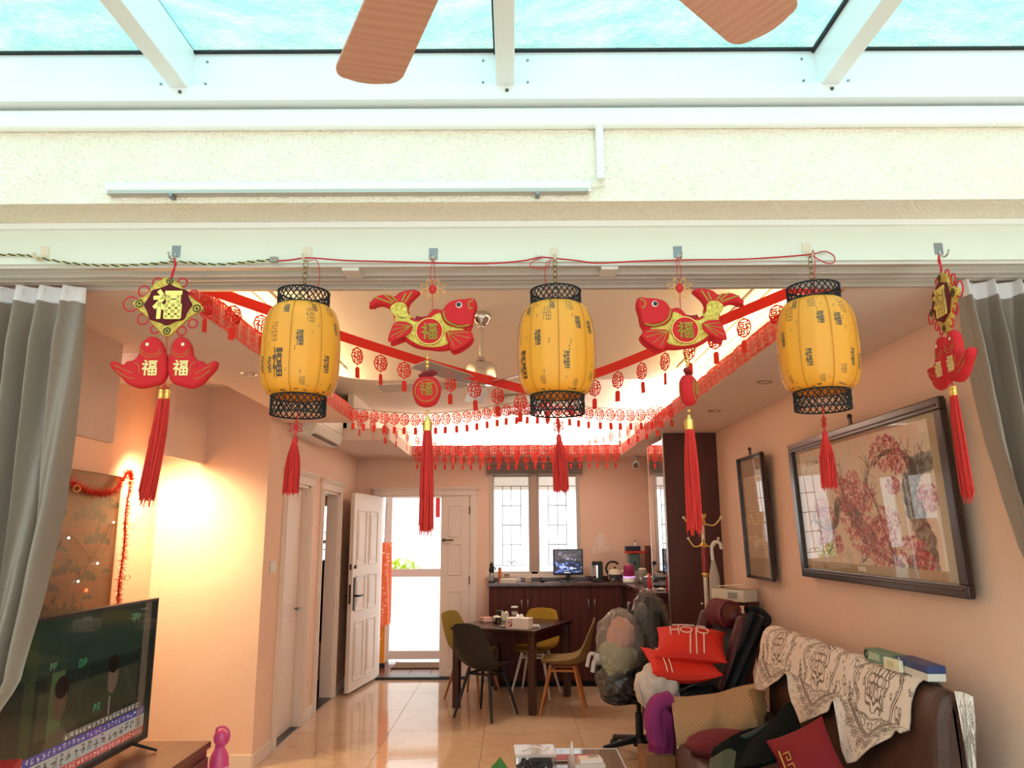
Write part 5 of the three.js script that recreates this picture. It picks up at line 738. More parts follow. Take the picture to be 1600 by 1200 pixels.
  t = thing('white_teapot', 'white pot behind the plastic tub on the right-hand counter', 'teapot', on(1013, 8.2)); part('body', lathe([[0.001, 0], [0.04, 0], [0.062, 0.04], [0.055, 0.08], [0.03, 0.1], [0.001, 0.104]], 28), mat.white, t); part('handle', tube([[0.05, 0.08, 0], [0.085, 0.075, 0], [0.08, 0.03, 0], [0.055, 0.03, 0]], 0.006), mat.white, t); part('knob', ball(0.01, 0, 0.11, 0), mat.white, t); part('spout', rod([-0.05, 0.04, 0], [-0.09, 0.085, 0], 0.014, 0.008), mat.white, t);
  t = thing('carrying_box', 'upright brown wooden box at the far right of the counter', 'box', on(1019, 8.93)); part('case', metric(box(0.12, 0.4, 0.16, 0, 0.2, 0, 0.005)), mat.standWood, t); part('front', box(0.09, 0.34, 0.004, 0, 0.2, 0.081, 0.002), mat.darkWood, t);
  t = thing('red_bottle', 'slim red bottle at the near end of the counter, before the mirror', 'bottle', [1.28, KT, -7.3]); part('body', lathe([[0.001, 0], [0.022, 0], [0.023, 0.1], [0.012, 0.13], [0.01, 0.15], [0.001, 0.15]], 20), M('#b81f1c', 0.3), t); part('cap', cyl(0.012, 0.012, 0.02, 0, 0.158, 0), M('#e0402a', 0.4), t);
  t = thing('white_saucer', 'small white dish near the front end of the right-hand counter', 'dish', [1.30, KT, -7.45]); part('dish', lathe([[0.001, 0.002], [0.03, 0], [0.05, 0.014], [0.048, 0.016], [0.03, 0.005]], 28), mat.white, t); part('sponge', box(0.04, 0.02, 0.03, 0, 0.016, 0, 0.005), M('#f0e6d0', 0.9), t);
  // security camera at the ceiling
  const q = at(994, 728, 9.0); t = thing('security_camera', 'white security camera under the ceiling beside the window', 'camera', [q.x, CEIL, -9.05]); part('mount', [cyl(0.035, 0.03, 0.02, 0, -0.01, 0), rod([0, -0.02, 0], [0, -0.07, 0.02], 0.01)], mat.white, t); part('housing', lathe([[0.001, -0.06], [0.035, -0.055], [0.04, 0.03], [0.036, 0.06], [0.001, 0.06]], 28).rotateX(Math.PI / 2 - 0.25).translate(0, -0.1, 0.03), mat.white, t); part('lens', cyl(0.026, 0.026, 0.01, 0, 0, 0).rotateX(Math.PI / 2 + 0.35).translate(-0.008, -0.115, 0.088), mat.black, t);
  // faint steam over the counter
  const am = canvasTex(128, 128, (c) => { c.fillStyle = '#000'; c.fillRect(0, 0, 128, 128); for (let i = 0; i < 420; i++) { const y = Math.pow(rnd(), 0.8), x = 0.5 + (rnd() - 0.5) * (0.2 + 0.7 * y) * 0.9; c.fillStyle = `rgba(255,255,255,${0.06 * (1 - Math.abs(y - 0.45))})`; c.beginPath(); c.ellipse(8 + x * 112, 8 + y * 108, rr(2, 9), rr(3, 14), 0, 0, 7); c.fill(); } c.globalCompositeOperation = 'multiply'; const g = c.createRadialGradient(64, 70, 10, 64, 70, 62); g.addColorStop(0, '#fff'); g.addColorStop(0.6, '#bbb'); g.addColorStop(1, '#000'); c.fillStyle = g; c.fillRect(0, 0, 128, 128); }); am.colorSpace = THREE.NoColorSpace;
  const sp = at(938, 848, 9.0), sm = M('#fff4ea', 1, { transparent: true, alphaMap: am, opacity: 0.5, depthWrite: false }); t = thing('steam', 'faint white steam rising above the coffee machine', 'steam', [sp.x, sp.y, -9.0]); t.userData.kind = 'stuff'; delete t.userData.category;
  for (let i = 0; i < 3; i++) part('wisp', grid(10, 10, (u, v) => V((u - 0.5) * 0.36, (v - 0.5) * 0.32, 0.03 * Math.sin(u * 4 + i * 2) + (i - 1) * 0.035)).rotateY(i * 0.4 - 0.4), sm, t);
}
// ---------- dining table, chairs and what lies on the table ----------
const TH = 0.75;
const tc = [at(830, 986, 7.35), null]; const P0 = V(0.2, 0, -7.35), ux = V(0.42, 0, -0.91).normalize(), uy = V(-0.91, 0, -0.42).normalize();   // near corner, towards the right, towards the left
{
  const cen = P0.clone().addScaledVector(ux, 0.5).addScaledVector(uy, 0.45), turn = Math.atan2(-ux.z, ux.x);
  const t = thing('dining_table', 'dark red-brown square wooden dining table with four thick legs', 'table', [cen.x, 0, cen.z], turn), W = 1.0, L = 0.9;
  part('tabletop', metric(box(W, 0.03, L, 0, TH - 0.015, 0, 0.006)), mat.tableWood, t);
  for (const [w, d, x, z] of [[W - 0.14, 0.022, 0, L / 2 - 0.06], [W - 0.14, 0.022, 0, -L / 2 + 0.06], [0.022, L - 0.14, W / 2 - 0.06, 0], [0.022, L - 0.14, -W / 2 + 0.06, 0]]) part('apron', metric(box(w, 0.1, d, x, TH - 0.08, z, 0.003)), mat.tableWood, t);
  for (const sx of [-1, 1]) for (const sz of [-1, 1]) part('leg', metric(box(0.065, TH - 0.03, 0.065, sx * (W / 2 - 0.05), (TH - 0.03) / 2, sz * (L / 2 - 0.05), 0.006)), mat.tableWood, t);
  function shell(t0) { const pc = new THREE.CatmullRomCurve3([[0.235, 0.452], [0.2, 0.448], [0.05, 0.425], [-0.09, 0.43], [-0.175, 0.475], [-0.215, 0.56], [-0.25, 0.7], [-0.275, 0.82], [-0.28, 0.845]].map(([z, y]) => V(0, y, z)));
    const wf = (v) => 0.222 * Math.pow(Math.max(1e-4, 1 - Math.pow(Math.max(0, 1 - v * 5.5), 2.4)), 0.5) * (v > 0.5 ? 1 - 0.14 * (v - 0.5) / 0.5 : 1) * Math.pow(Math.max(1e-4, 1 - Math.pow(Math.max(0, (v - 0.6) / 0.4), 2.2)), 0.5);
    return grid(36, 40, (u, v) => { const p = pc.getPoint(v), d = pc.getTangent(v), n = V(0, d.z, -d.y).multiplyScalar(-1), a = u * 6.2832, c = Math.cos(a), w = wf(v), curl = 0.075 * Math.sin(Math.PI * Math.min(1, v * 1.15)) * c * c; const up = V(0, -d.z, d.y); return V(c * w, p.y + up.y * (curl + t0 * Math.sin(a)), p.z + up.z * (curl + t0 * Math.sin(a))); }); }
  const SH = shell(0.009);
  const pad = (() => grid(28, 16, (u, v) => { const a = u * 6.2832, r = Math.sin(v * Math.PI); return V(Math.cos(a) * r * 0.2, 0.452 + Math.cos(v * Math.PI) * 0.014 + 0.02 * Math.pow(Math.cos(a) * r, 2), 0.05 + Math.sin(a) * r * 0.18); }))();
  function chair(label, x, D, face, shellMat, legMat) {
    const c = thing('dining_chair', label, 'chair', [x, 0, -D], face); part('seat_shell', SH, shellMat, c); part('seat_pad', pad, shellMat, c);
    for (const sx of [-1, 1]) for (const sz of [-1, 1]) part('leg', rod([sx * 0.21, 0, 0.03 + sz * 0.21], [sx * 0.11, 0.425, 0.03 + sz * 0.11], 0.011, 0.017, 12), legMat, c);
    part('under_frame', [rod([-0.12, 0.38, -0.08], [0.12, 0.38, -0.08], 0.012), rod([-0.12, 0.38, 0.14], [0.12, 0.38, 0.14], 0.012), rod([-0.12, 0.38, -0.08], [-0.12, 0.38, 0.14], 0.012), rod([0.12, 0.38, -0.08], [0.12, 0.38, 0.14], 0.012)], legMat, c); return c;
  }
  const olive = M('#ffffff', 0.85, { map: rough(mottled('#8a7128', '#9c8236', 128, 5), 3), bumpMap: rough(weaveTex, 6), bumpScale: 0.001 }), mustard = M('#ffffff', 0.85, { map: rough(mottled('#a07818', '#b38a26', 128, 5), 3), bumpMap: rough(weaveTex, 6), bumpScale: 0.001 }), taupe = M('#ffffff', 0.85, { map: rough(mottled('#846a3c', '#94794a', 128, 5), 3), bumpMap: rough(weaveTex, 6), bumpScale: 0.001 });
  const dirTo = (x, D) => Math.atan2(cen.x - x, cen.z + D);
  chair('black dining chair at the near side of the table', -0.27, 7.36, Math.atan2(0.55, -0.84), M('#1b1d1c', 0.5), M('#17181a', 0.5));
  chair('olive-green dining chair with wooden legs, between the table and the front door', -0.44, 8.22, Math.atan2(0.85, 0.5), olive, mat.lightWood);
  chair('brown-olive dining chair seen side-on at the right of the table', 0.5, 7.56, Math.atan2(-0.99, -0.12), taupe, mat.lightWood);
  chair('mustard dining chair with white legs, between the table and the counter', 0.24, 8.37, Math.atan2(-0.3, 0.95), mustard, M('#e8dcc8', 0.5));
  // things on the table
  const on = (px, py) => { const p = onY(px, py, TH); return [p.x, TH, p.z]; }; let q;
  q = thing('tissue_box', 'white tissue box with a red floral end on the dining table', 'tissue box', on(812, 982), turn + 1.57); part('carton', box(0.23, 0.1, 0.12, 0, 0.05, 0, 0.003), M('#f4e6dc', 0.6), q); part('printed_end', box(0.06, 0.096, 0.122, 0.075, 0.05, 0, 0.001), M('#ffffff', 0.6, { map: canvasTex(64, 64, (c) => { c.fillStyle = '#f6e4da'; c.fillRect(0, 0, 64, 64); for (let i = 0; i < 34; i++) { c.fillStyle = ['#b03038', '#5a2830', '#d86a60'][i % 3]; c.beginPath(); c.arc(rr(8, 56), rr(8, 56), rr(2, 6), 0, 7); c.fill(); } }) }), q); part('tissue', grid(8, 6, (u, v) => V((u - 0.5) * 0.09 * (1 - v * 0.3), 0.1 + v * 0.03 + 0.008 * Math.sin(u * 9), 0.012 * Math.sin(u * 6 + v * 3))), M('#ffffff', 0.9), q);
  q = thing('paper_cup', 'tall printed paper cup with a white lid on the table', 'cup', on(804, 964)); part('cup_body', lathe([[0.001, 0], [0.028, 0], [0.038, 0.1], [0.036, 0.1], [0.026, 0.004]], 24), M('#5a3c34', 0.6), q); part('sleeve_print', lathe([[0.0305, 0.02], [0.0352, 0.062]], 24), M('#e6d6c8', 0.6), q); part('lid', lathe([[0.04, 0.098], [0.04, 0.106], [0.034, 0.114], [0.001, 0.114]], 24), mat.white, q);
  q = thing('patterned_bowl', 'small dark patterned bowl with white contents on the table', 'bowl', on(776, 974)); part('vessel', lathe([[0.001, 0.002], [0.03, 0], [0.05, 0.06], [0.047, 0.06], [0.028, 0.006]], 28), M('#ffffff', 0.4, { map: canvasTex(128, 32, (c) => { c.fillStyle = '#2c2422'; c.fillRect(0, 0, 128, 32); for (let i = 0; i < 26; i++) { c.fillStyle = ['#e8dccc', '#a08070'][i % 2]; c.fillRect(rr(0, 124), rr(2, 26), rr(3, 9), rr(3, 8)); } }) }), q); part('contents', ball(0.044, 0, 0.056, 0, 1, 0.5, 1), mat.ivory, q);
  q = thing('white_packet', 'crumpled white packet standing between the bowl and the paper cup', 'packet', on(789, 970), 0.4); part('pouch', puff(smooth([[-0.035, 0], [0.035, 0], [0.04, 0.07], [0.02, 0.1], [0, 0.085], [-0.03, 0.1], [-0.04, 0.06]]), 0.04, 0.012), M('#e8e4cc', 0.5), q); part('seal', box(0.06, 0.008, 0.006, 0, 0.082, 0, 0.002), mat.white, q);
  q = thing('pink_napkin_pack', 'flat pink napkin pack at the left corner of the dining table', 'napkins', on(760, 972), 0.5); part('pack', box(0.11, 0.05, 0.1, 0, 0.025, 0, 0.008), M('#e2a696', 0.5), q); part('band', box(0.112, 0.014, 0.102, 0, 0.025, 0, 0.002), M('#f6e6dc', 0.5), q);
  q = thing('small_saucer', 'little pinkish dish in front of the tissue box', 'dish', on(786, 980)); part('dish', lathe([[0.001, 0.002], [0.02, 0], [0.034, 0.012], [0.032, 0.014], [0.02, 0.005]], 24), M('#dcae9c', 0.4), q);
  q = thing('foil_wrapper', 'crumpled clear wrapper at the near corner of the dining table', 'wrapper', on(836, 981)); part('film', (() => { const g = new THREE.IcosahedronGeometry(0.032, 2), p = g.attributes.position; for (let i = 0; i < p.count; i++) { const k = 1 + 0.35 * noise.noise(p.getX(i) * 70, p.getY(i) * 70, p.getZ(i) * 70); p.setXYZ(i, p.getX(i) * k * 1.5, p.getY(i) * k * 0.55 + 0.017, p.getZ(i) * k); } g.computeVertexNormals(); return g; })(), M('#f0e8e4', 0.15, { transmission: 0.5 }), q); part('scrap', box(0.02, 0.004, 0.012, 0.05, 0.003, 0.01, 0.001), mat.white, q);
  q = thing('tall_black_cup', 'small dark cup behind the white packet on the table', 'cup', on(781, 966)); part('cup_body', lathe([[0.001, 0.002], [0.026, 0], [0.032, 0.08], [0.029, 0.08], [0.024, 0.004]], 24), M('#2a2224', 0.4), q); part('rim', new THREE.TorusGeometry(0.031, 0.002, 5, 24).rotateX(1.5708).translate(0, 0.08, 0), M('#a09080', 0.4), q);
}
// ---------- pictures on the right wall ----------
{
  const paint = canvasTex(1400, 720, (c, w, h) => {
    c.fillStyle = '#e6d6c2'; c.fillRect(0, 0, w, h); for (let i = 0; i < 900; i++) { c.fillStyle = `rgba(${210 + rr(0, 40) | 0},${190 + rr(0, 40) | 0},${165 + rr(0, 40) | 0},0.08)`; c.beginPath(); c.ellipse(rr(0, w), rr(0, h), rr(20, 90), rr(10, 50), rr(0, 3), 0, 7); c.fill(); }
    c.fillStyle = '#b8a486'; c.fillRect(0, 0, 60, h); c.fillRect(w - 90, 0, 90, h); c.fillRect(0, h - 50, w, 50); c.fillRect(0, 0, w, 22);
    c.save(); c.beginPath(); c.rect(60, 22, w - 150, h - 72); c.clip();
    const branch = (pts, w0, w1, col) => { const cv = new THREE.CatmullRomCurve3(pts.map(([x, y]) => V(x, y))); for (let i = 0; i < 260; i++) { const p = cv.getPoint(i / 260), r = w0 + (w1 - w0) * i / 260; for (let k = 0; k < 5; k++) { const v = rr(0.55, 1.75); c.fillStyle = `rgba(${col.map((q) => q * v | 0).join()},0.5)`; c.beginPath(); c.ellipse(p.x + rr(-0.5, 0.5) * r, p.y + rr(-0.5, 0.5) * r, rr(0.1, 0.35) * r + 1, rr(0.1, 0.3) * r + 1, rr(0, 3), 0, 7); c.fill(); } } return cv; };
    const g = [112, 110, 102], cs = [branch([[1080, 690], [1190, 640], [1170, 480], [1120, 330], [1180, 230], [1290, 200]], 100, 60, g), branch([[760, 560], [640, 440], [560, 360], [470, 350], [420, 440], [330, 500]], 80, 26, [84, 86, 82]), branch([[1180, 240], [1100, 150], [960, 130], [860, 180]], 30, 8, [70, 66, 60]), branch([[1000, 690], [900, 560], [840, 380], [760, 250]], 16, 5, [70, 60, 56]), branch([[560, 360], [520, 260], [480, 130]], 12, 4, [80, 60, 56]), branch([[330, 500], [240, 470], [160, 430]], 12, 4, [80, 60, 56]), branch([[1000, 660], [880, 640], [760, 600], [640, 660]], 16, 5, [84, 66, 60]), branch([[700, 420], [760, 300], [820, 160]], 10, 3, [80, 60, 56]), branch([[380, 470], [340, 580], [260, 640]], 10, 4, [80, 60, 56])];
    for (let i = 0; i < 420; i++) { const p = cs[i % 9].getPoint(rnd()); c.strokeStyle = 'rgba(70,50,48,0.7)'; c.lineWidth = rr(1, 4); c.beginPath(); c.moveTo(p.x, p.y); c.quadraticCurveTo(p.x + rr(-40, 40), p.y - rr(-10, 50), p.x + rr(-80, 80), p.y - rr(-40, 100)); c.stroke(); }
    const clusters = [[620, 420, 110], [560, 310, 90], [700, 520, 110], [820, 560, 110], [300, 440, 90], [260, 360, 60], [900, 460, 80], [960, 130, 90], [1060, 180, 60], [480, 220, 50], [640, 240, 60], [860, 640, 90], [1080, 590, 70], [1250, 360, 60], [720, 330, 80], [250, 540, 50], [400, 570, 50], [1160, 640, 50], [1000, 290, 40]];
    for (const [x, y, s] of clusters) for (let k = 0; k < s * 3; k++) { const a = rr(0, 6.3), r = s * 1.15 * Math.sqrt(rnd()); c.fillStyle = ['rgba(168,60,70,0.6)', 'rgba(196,96,100,0.55)', 'rgba(222,150,146,0.5)', 'rgba(140,40,54,0.5)', 'rgba(236,190,180,0.45)'][k % 5]; c.beginPath(); c.ellipse(x + Math.cos(a) * r * 1.25, y + Math.sin(a) * r * 0.85, rr(3, 13), rr(3, 10), rr(0, 3), 0, 7); c.fill(); }
    c.restore(); c.strokeStyle = 'rgba(40,30,28,0.85)'; for (let k = 0; k < 6; k++) scribble(c, 150 + (k % 6) * 42, 90 + (k % 2) * 10, 38, 3); for (let k = 0; k < 3; k++) scribble(c, 128, 130 + k * 26, 24, 2);
    c.fillStyle = '#efe6da'; c.fillRect(w * 0.42, h - 40, 76, 24);
  });
  function framed(name, label, cat, far, near, tiltDeg, bw, sheet, extra) {   // far/near: photo pixels of the frame's top corners on the wall
    const X = XR - 0.05, a = onX(...far[0], X), b = onX(...near[0], X), a1 = onX(...far[1], X), b1 = onX(...near[1], X), w = Math.abs(a.z - b.z), h = ((a.y - a1.y) + (b.y - b1.y)) / 2;
    const t = thing(name, label, cat, [X, (a1.y + b1.y) / 2, (a.z + b.z) / 2], -Math.PI / 2), k = new THREE.Group(); void k; t.rotation.order = 'YXZ'; t.rotation.x = rad(tiltDeg);
    for (const [nm, g] of [['frame_rail', box(w, bw, 0.03, 0, h - bw / 2, 0.005, 0.006)], ['frame_rail', box(w, bw, 0.03, 0, bw / 2, 0.005, 0.006)], ['frame_stile', box(bw, h - 2 * bw, 0.03, -w / 2 + bw / 2, h / 2, 0.005, 0.004)], ['frame_stile', box(bw, h - 2 * bw, 0.03, w / 2 - bw / 2, h / 2, 0.005, 0.004)]]) part(nm, g, mat.frameDark, t);
    for (const [g] of [[box(w - bw * 1.1, 0.008, 0.012, 0, h - bw * 0.62, 0.02, 0.003)], [box(w - bw * 1.1, 0.008, 0.012, 0, bw * 0.62, 0.02, 0.003)]]) part('frame_bead', g, mat.frameBead, t);
    part('backing', box(w - 0.02, h - 0.02, 0.008, 0, h / 2, -0.014, 0.002), M('#5a4434', 0.8), t); part('sheet', new THREE.BoxGeometry(w - bw * 1.8, h - bw * 1.8, 0.003).translate(0, h / 2, -0.007), sheet, t);
    part('glazing', box(w - bw * 1.8, h - bw * 1.8, 0.003, 0, h / 2, 0.004, 0.0005), mat.paneLow, t); part('hanger', [box(0.03, 0.05, 0.012, 0, h + 0.02, -0.005, 0.004), ball(0.014, 0, h + 0.05, -0.005)], M('#4a3a2c', 0.4, { metalness: 0.5 }), t); return t;
  }
  mat.paneLow = M('#ffffff', 0, { transmission: 1, thickness: 0, ior: 1.22 }); mat.frameDark = M('#241312', 0.25, { clearcoat: 0.5, clearcoatRoughness: 0.15 }); mat.frameBead = M('#4a2f28', 0.25, { metalness: 0.3 });
  framed('blossom_painting', 'large framed ink painting of a pink-blossomed gnarled tree on the right wall', 'painting', [[1242, 695], [1258, 901]], [[1484, 618], [1531, 937]], 2.2, 0.055, M('#ffffff', 0.8, { map: paint }));
  const scrollTex = canvasTex(256, 640, (c, w, h) => { c.fillStyle = '#b0947a'; c.fillRect(0, 0, w, h); c.fillStyle = '#d8bd9e'; c.fillRect(22, 100, w - 44, h - 200); c.strokeStyle = 'rgba(96,74,56,0.65)'; for (let y = 0; y < 24; y++) for (let x = 0; x < 9; x++) scribble(c, 46 + x * 21, 118 + y * 18, 13, 1.4); });
  framed('calligraphy_scroll', 'narrow framed sheet of small written characters on the right wall beside the tall cabinet', 'picture', [[1159, 716], [1172, 903]], [[1197, 707], [1214, 909]], 1.8, 0.022, M('#ffffff', 0.7, { map: scrollTex }));
}
// ---------- shapes for soft things ----------
function lump(rx, ry, rz, amp, fr, s, flat = 0, det = 28) {   // a crumpled soft body; flat: how much of the underside is cut level
  const g = new THREE.SphereGeometry(1, det * 2, det), p = g.attributes.position;
  for (let i = 0; i < p.count; i++) { let x = p.getX(i), y = p.getY(i), z = p.getZ(i); const n = noise.noise(x * fr + s, y * fr + s * 2, z * fr - s) + 0.5 * noise.noise(x * fr * 2.3 - s, y * fr * 2.3, z * fr * 2.3 + s) - 0.35 * Math.abs(noise.noise(x * fr * 3 + s, y * fr * 3, z * fr * 3)), k = 1 + amp * n; x *= rx * k; y *= ry * k; z *= rz * k; if (flat) y = Math.max(y, -ry * (1 - flat)); p.setXYZ(i, x, y, z); }
  g.computeVertexNormals(); return g;
}
function cushionGeo(w, h, t, bend = 0) {   // lies in the xy plane, pointed corners
  const f = (s) => grid(30, 30, (u, v) => { const a = u * 2 - 1, b = v * 2 - 1, e = Math.pow(Math.max(0, (1 - Math.pow(Math.abs(a), 2.6)) * (1 - Math.pow(Math.abs(b), 2.6))), 0.55); const x = a * w / 2 * (1 - 0.09 * (1 - b * b) * Math.abs(a)), y = b * h / 2 * (1 - 0.09 * (1 - a * a) * Math.abs(b)); return V(x, y, s * e * t / 2 + bend * a * a * 0.5 + 0.006 * noise.noise(x * 14, y * 14, s) * e); });
  return [f(1), f(-1)];
}
// drape over a given height field, with thickness
function cloth(nu, nv, f, th = 0.008) { const top = grid(nu, nv, f), n = top.attributes.normal, low = top.clone(), p = low.attributes.position; for (let i = 0; i < p.count; i++) p.setXYZ(i, p.getX(i) - n.getX(i) * th, p.getY(i) - n.getY(i) * th, p.getZ(i) - n.getZ(i) * th); return [top, low]; }
const leather = M('#ffffff', 0.42, { map: rough(mottled('#43281f', '#5a3a2c', 256, 2), 1.2), bumpMap: rough(fineTex, 9), bumpScale: 0.0012 });
const SY = 0.46, BX = 1.56, BT = 1.03, SD0 = 3.02, SD1 = 4.95;
// ---------- sofa with a lace cover ----------
{
  const s = thing('leather_sofa', 'brown leather sofa standing along the right wall', 'sofa', [0, 0, 0]);
  part('base', bD(0.98, 1.71, 0.06, 0.3, SD0, SD1, 0.03), leather, s);
  for (let i = 0; i < 2; i++) { const d0 = SD0 + 0.21 + i * 0.75; part('seat_cushion', metric(bx(0.93, 1.56, 0.28, SY, -d0 - 0.74, -d0, 0.06)), leather, s); }
  const prof = smooth([[1.72, 0.3], [1.715, 0.7], [1.71, 0.97], [1.68, BT], [1.63, BT - 0.005], [1.59, 0.96], [1.575, 0.85], [1.56, 0.6], [1.555, 0.42], [1.6, 0.3]], 4);
  part('back', metric(ext(prof, SD1 - SD0 - 0.02, 0.05, 4).translate(0, 0, 0)), leather, s).position.set(0, 0, -(SD0 + SD1) / 2);
  for (const d of [SD0 + 0.1, SD1 - 0.1]) part('arm', metric(bx(0.96, 1.6, 0.06, 0.57, -d - 0.1, -d + 0.1, 0.07)), leather, s);
  for (const x of [1.02, 1.66]) for (const d of [SD0 + 0.1, SD1 - 0.1]) part('foot', cyl(0.025, 0.03, 0.07, x, 0.035, -d), mat.black, s);
  // lace
  const lt = canvasTex(1536, 640, (c, w, h) => {
    c.fillStyle = '#ffffff'; c.fillRect(0, 0, w, h); c.strokeStyle = '#8c8177'; c.lineCap = 'round';
    const flower = (x, y, r, n = 8) => { c.lineWidth = 4; for (let k = 0; k < n; k++) { const a = k / n * 6.2832; c.beginPath(); c.ellipse(x + Math.cos(a) * r * 0.6, y + Math.sin(a) * r * 0.6, r * 0.36, r * 0.24, a, 0, 7); c.stroke(); } c.beginPath(); c.arc(x, y, r * 0.22, 0, 7); c.stroke(); };
    for (let k = 0; k < 3; k++) { const cx = 256 + k * 512; c.lineWidth = 5; for (const r of [60, 82, 150, 165]) { c.beginPath(); for (let i = 0; i <= 48; i++) { const a = i / 48 * 6.2832, q = r * (1 + 0.1 * Math.cos(a * 8)); c[i ? 'lineTo' : 'moveTo'](cx + Math.cos(a) * q, 190 + Math.sin(a) * q * 0.8); } c.stroke(); } flower(cx, 190, 52, 6);
      for (let i = 0; i < 9; i++) { const t = (i - 4) / 4; flower(cx + t * 225, 560 - Math.abs(t) * 250, 40); }
      c.lineWidth = 3; for (let i = 0; i < 46; i++) { const t = (i - 23) / 23, x = cx + t * 200, y = 500 - Math.abs(t) * 250; for (const q of [0, 14, 28]) { c.beginPath(); c.arc(x, y - q, 6, 0, 7); c.stroke(); } }
      c.lineWidth = 5; for (let i = 0; i < 5; i++) { c.beginPath(); const a = cx - 120 + i * 60; c.ellipse(a, 390 - Math.abs(i - 2) * 40, 16, 34, (i - 2) * 0.4, 0, 7); c.stroke(); } }
    c.lineWidth = 3; for (let i = 0; i < 800; i++) { const x = rr(0, w), y = rr(0, h); c.beginPath(); c.arc(x, y, rr(4, 13), rr(0, 6), rr(2, 8)); c.stroke(); }
  });
  lt.repeat.set(1, -1);
  const lm = M('#ffffff', 0.95, { map: lt, bumpMap: lt, bumpScale: 0.004 }); lm.color.set('#f6e4d6');
  const edge = [[1186, 1070], [1190, 1092], [1204, 1078], [1222, 1062], [1233, 1046], [1240, 1080], [1252, 1112], [1263, 1130], [1280, 1122], [1297, 1112], [1309, 1094], [1318, 1130], [1326, 1170], [1337, 1193], [1352, 1190], [1372, 1168], [1400, 1150], [1430, 1140], [1441, 1110], [1446, 1078], [1456, 1070]].map(([x, y]) => onX(x, y, 1.545)).map((p) => [Math.max(-p.z, 3.035 + 0.0001 * (1500 + p.z)), p.y]);
  const E = (d) => { for (let i = 1; i < edge.length; i++) if (d >= edge[i][0]) { const k = (d - edge[i][0]) / Math.max(1e-4, edge[i - 1][0] - edge[i][0]); return edge[i][1] + (edge[i - 1][1] - edge[i][1]) * Math.min(1, k); } return edge[edge.length - 1][1]; };
  const dF = edge[0][0], dN = edge[edge.length - 1][0];
  const L = thing('lace_cover', 'scalloped cream lace cover draped over the back of the leather sofa', 'lace cover', [0, 0, 0]);
  const shape = new THREE.CatmullRomCurve3([V(1.728, 0.88), V(1.722, 0.985), V(1.68, BT + 0.012), V(1.622, BT + 0.006), V(1.58, 0.965), V(1.564, 0.86)]);
  const drape = (u, v) => { const d = dF + (dN - dF) * u, yb = E(d), k = 0.4; if (v < k) { const p = shape.getPoint(v / k); return V(p.x, p.y + 0.006 * Math.sin(u * 40), -d); } const q = (v - k) / (1 - k), y = 0.86 + (Math.min(yb, 0.85) - 0.86) * q; return V(1.564 - 0.022 * q - 0.03 * q * Math.abs(Math.sin(u * 9.4 + 0.6)) + (y < 0.6 ? 0 : 0) - 0.006, y, -d); };
  const cl = cloth(150, 40, drape, 0.004); part('cloth', cl, lm, L);
  const flap = cloth(10, 20, (u, v) => V(1.655 + 0.065 * u * (1 - 0.6 * v) + 0.02 * v, BT + 0.01 - 0.02 * u * u - v * (0.4 - 0.12 * u), -(SD0 - 0.012) + 0.006 * Math.sin(u * 7 + v * 4)), 0.004); part('end_flap', flap, lm, L);
  // things on the top of the back
  const top = (px, py, X = 1.672) => { const p = onX(px, py, X); return [X, BT + 0.018, p.z]; };
  let q = thing('green_box', 'green flat box lying on the lace at the top of the sofa back', 'box', top(1386, 1046), 0.06); part('carton', box(0.07, 0.055, 0.24, 0, 0.0275, 0, 0.003), M('#7f9a80', 0.5), q); part('label', box(0.003, 0.03, 0.1, -0.036, 0.028, -0.04, 0.001), M('#b8c8b0', 0.5), q); part('emblem', new THREE.TorusGeometry(0.016, 0.004, 6, 20).rotateY(1.57).translate(-0.036, 0.03, -0.1), M('#2a2a2a', 0.5), q);
  q = thing('white_packet', 'cream paper packet between the green box and the blue box on the sofa back', 'packet', [1.64, BT + 0.018, onX(1404, 1050, 1.64).z], 0.1); part('wrap', box(0.02, 0.05, 0.12, -0.02, 0.025, 0, 0.006), M('#efe6c8', 0.6), q); part('seal', box(0.003, 0.025, 0.05, -0.0312, 0.028, 0, 0.001), M('#e0d0a0', 0.6), q);
  q = thing('blue_box', 'navy and white box lying on the near end of the sofa back', 'box', top(1440, 1066), -0.04); part('lid', box(0.075, 0.03, 0.27, 0, 0.045, 0, 0.003), M('#2c3f74', 0.4), q); part('tray', box(0.072, 0.03, 0.266, 0, 0.015, 0, 0.003), M('#e6ded2', 0.5), q); part('emblem', new THREE.TorusGeometry(0.01, 0.003, 5, 16, 4.5).rotateY(1.57).translate(-0.039, 0.045, -0.1), M('#c8d0e0', 0.4), q);
}
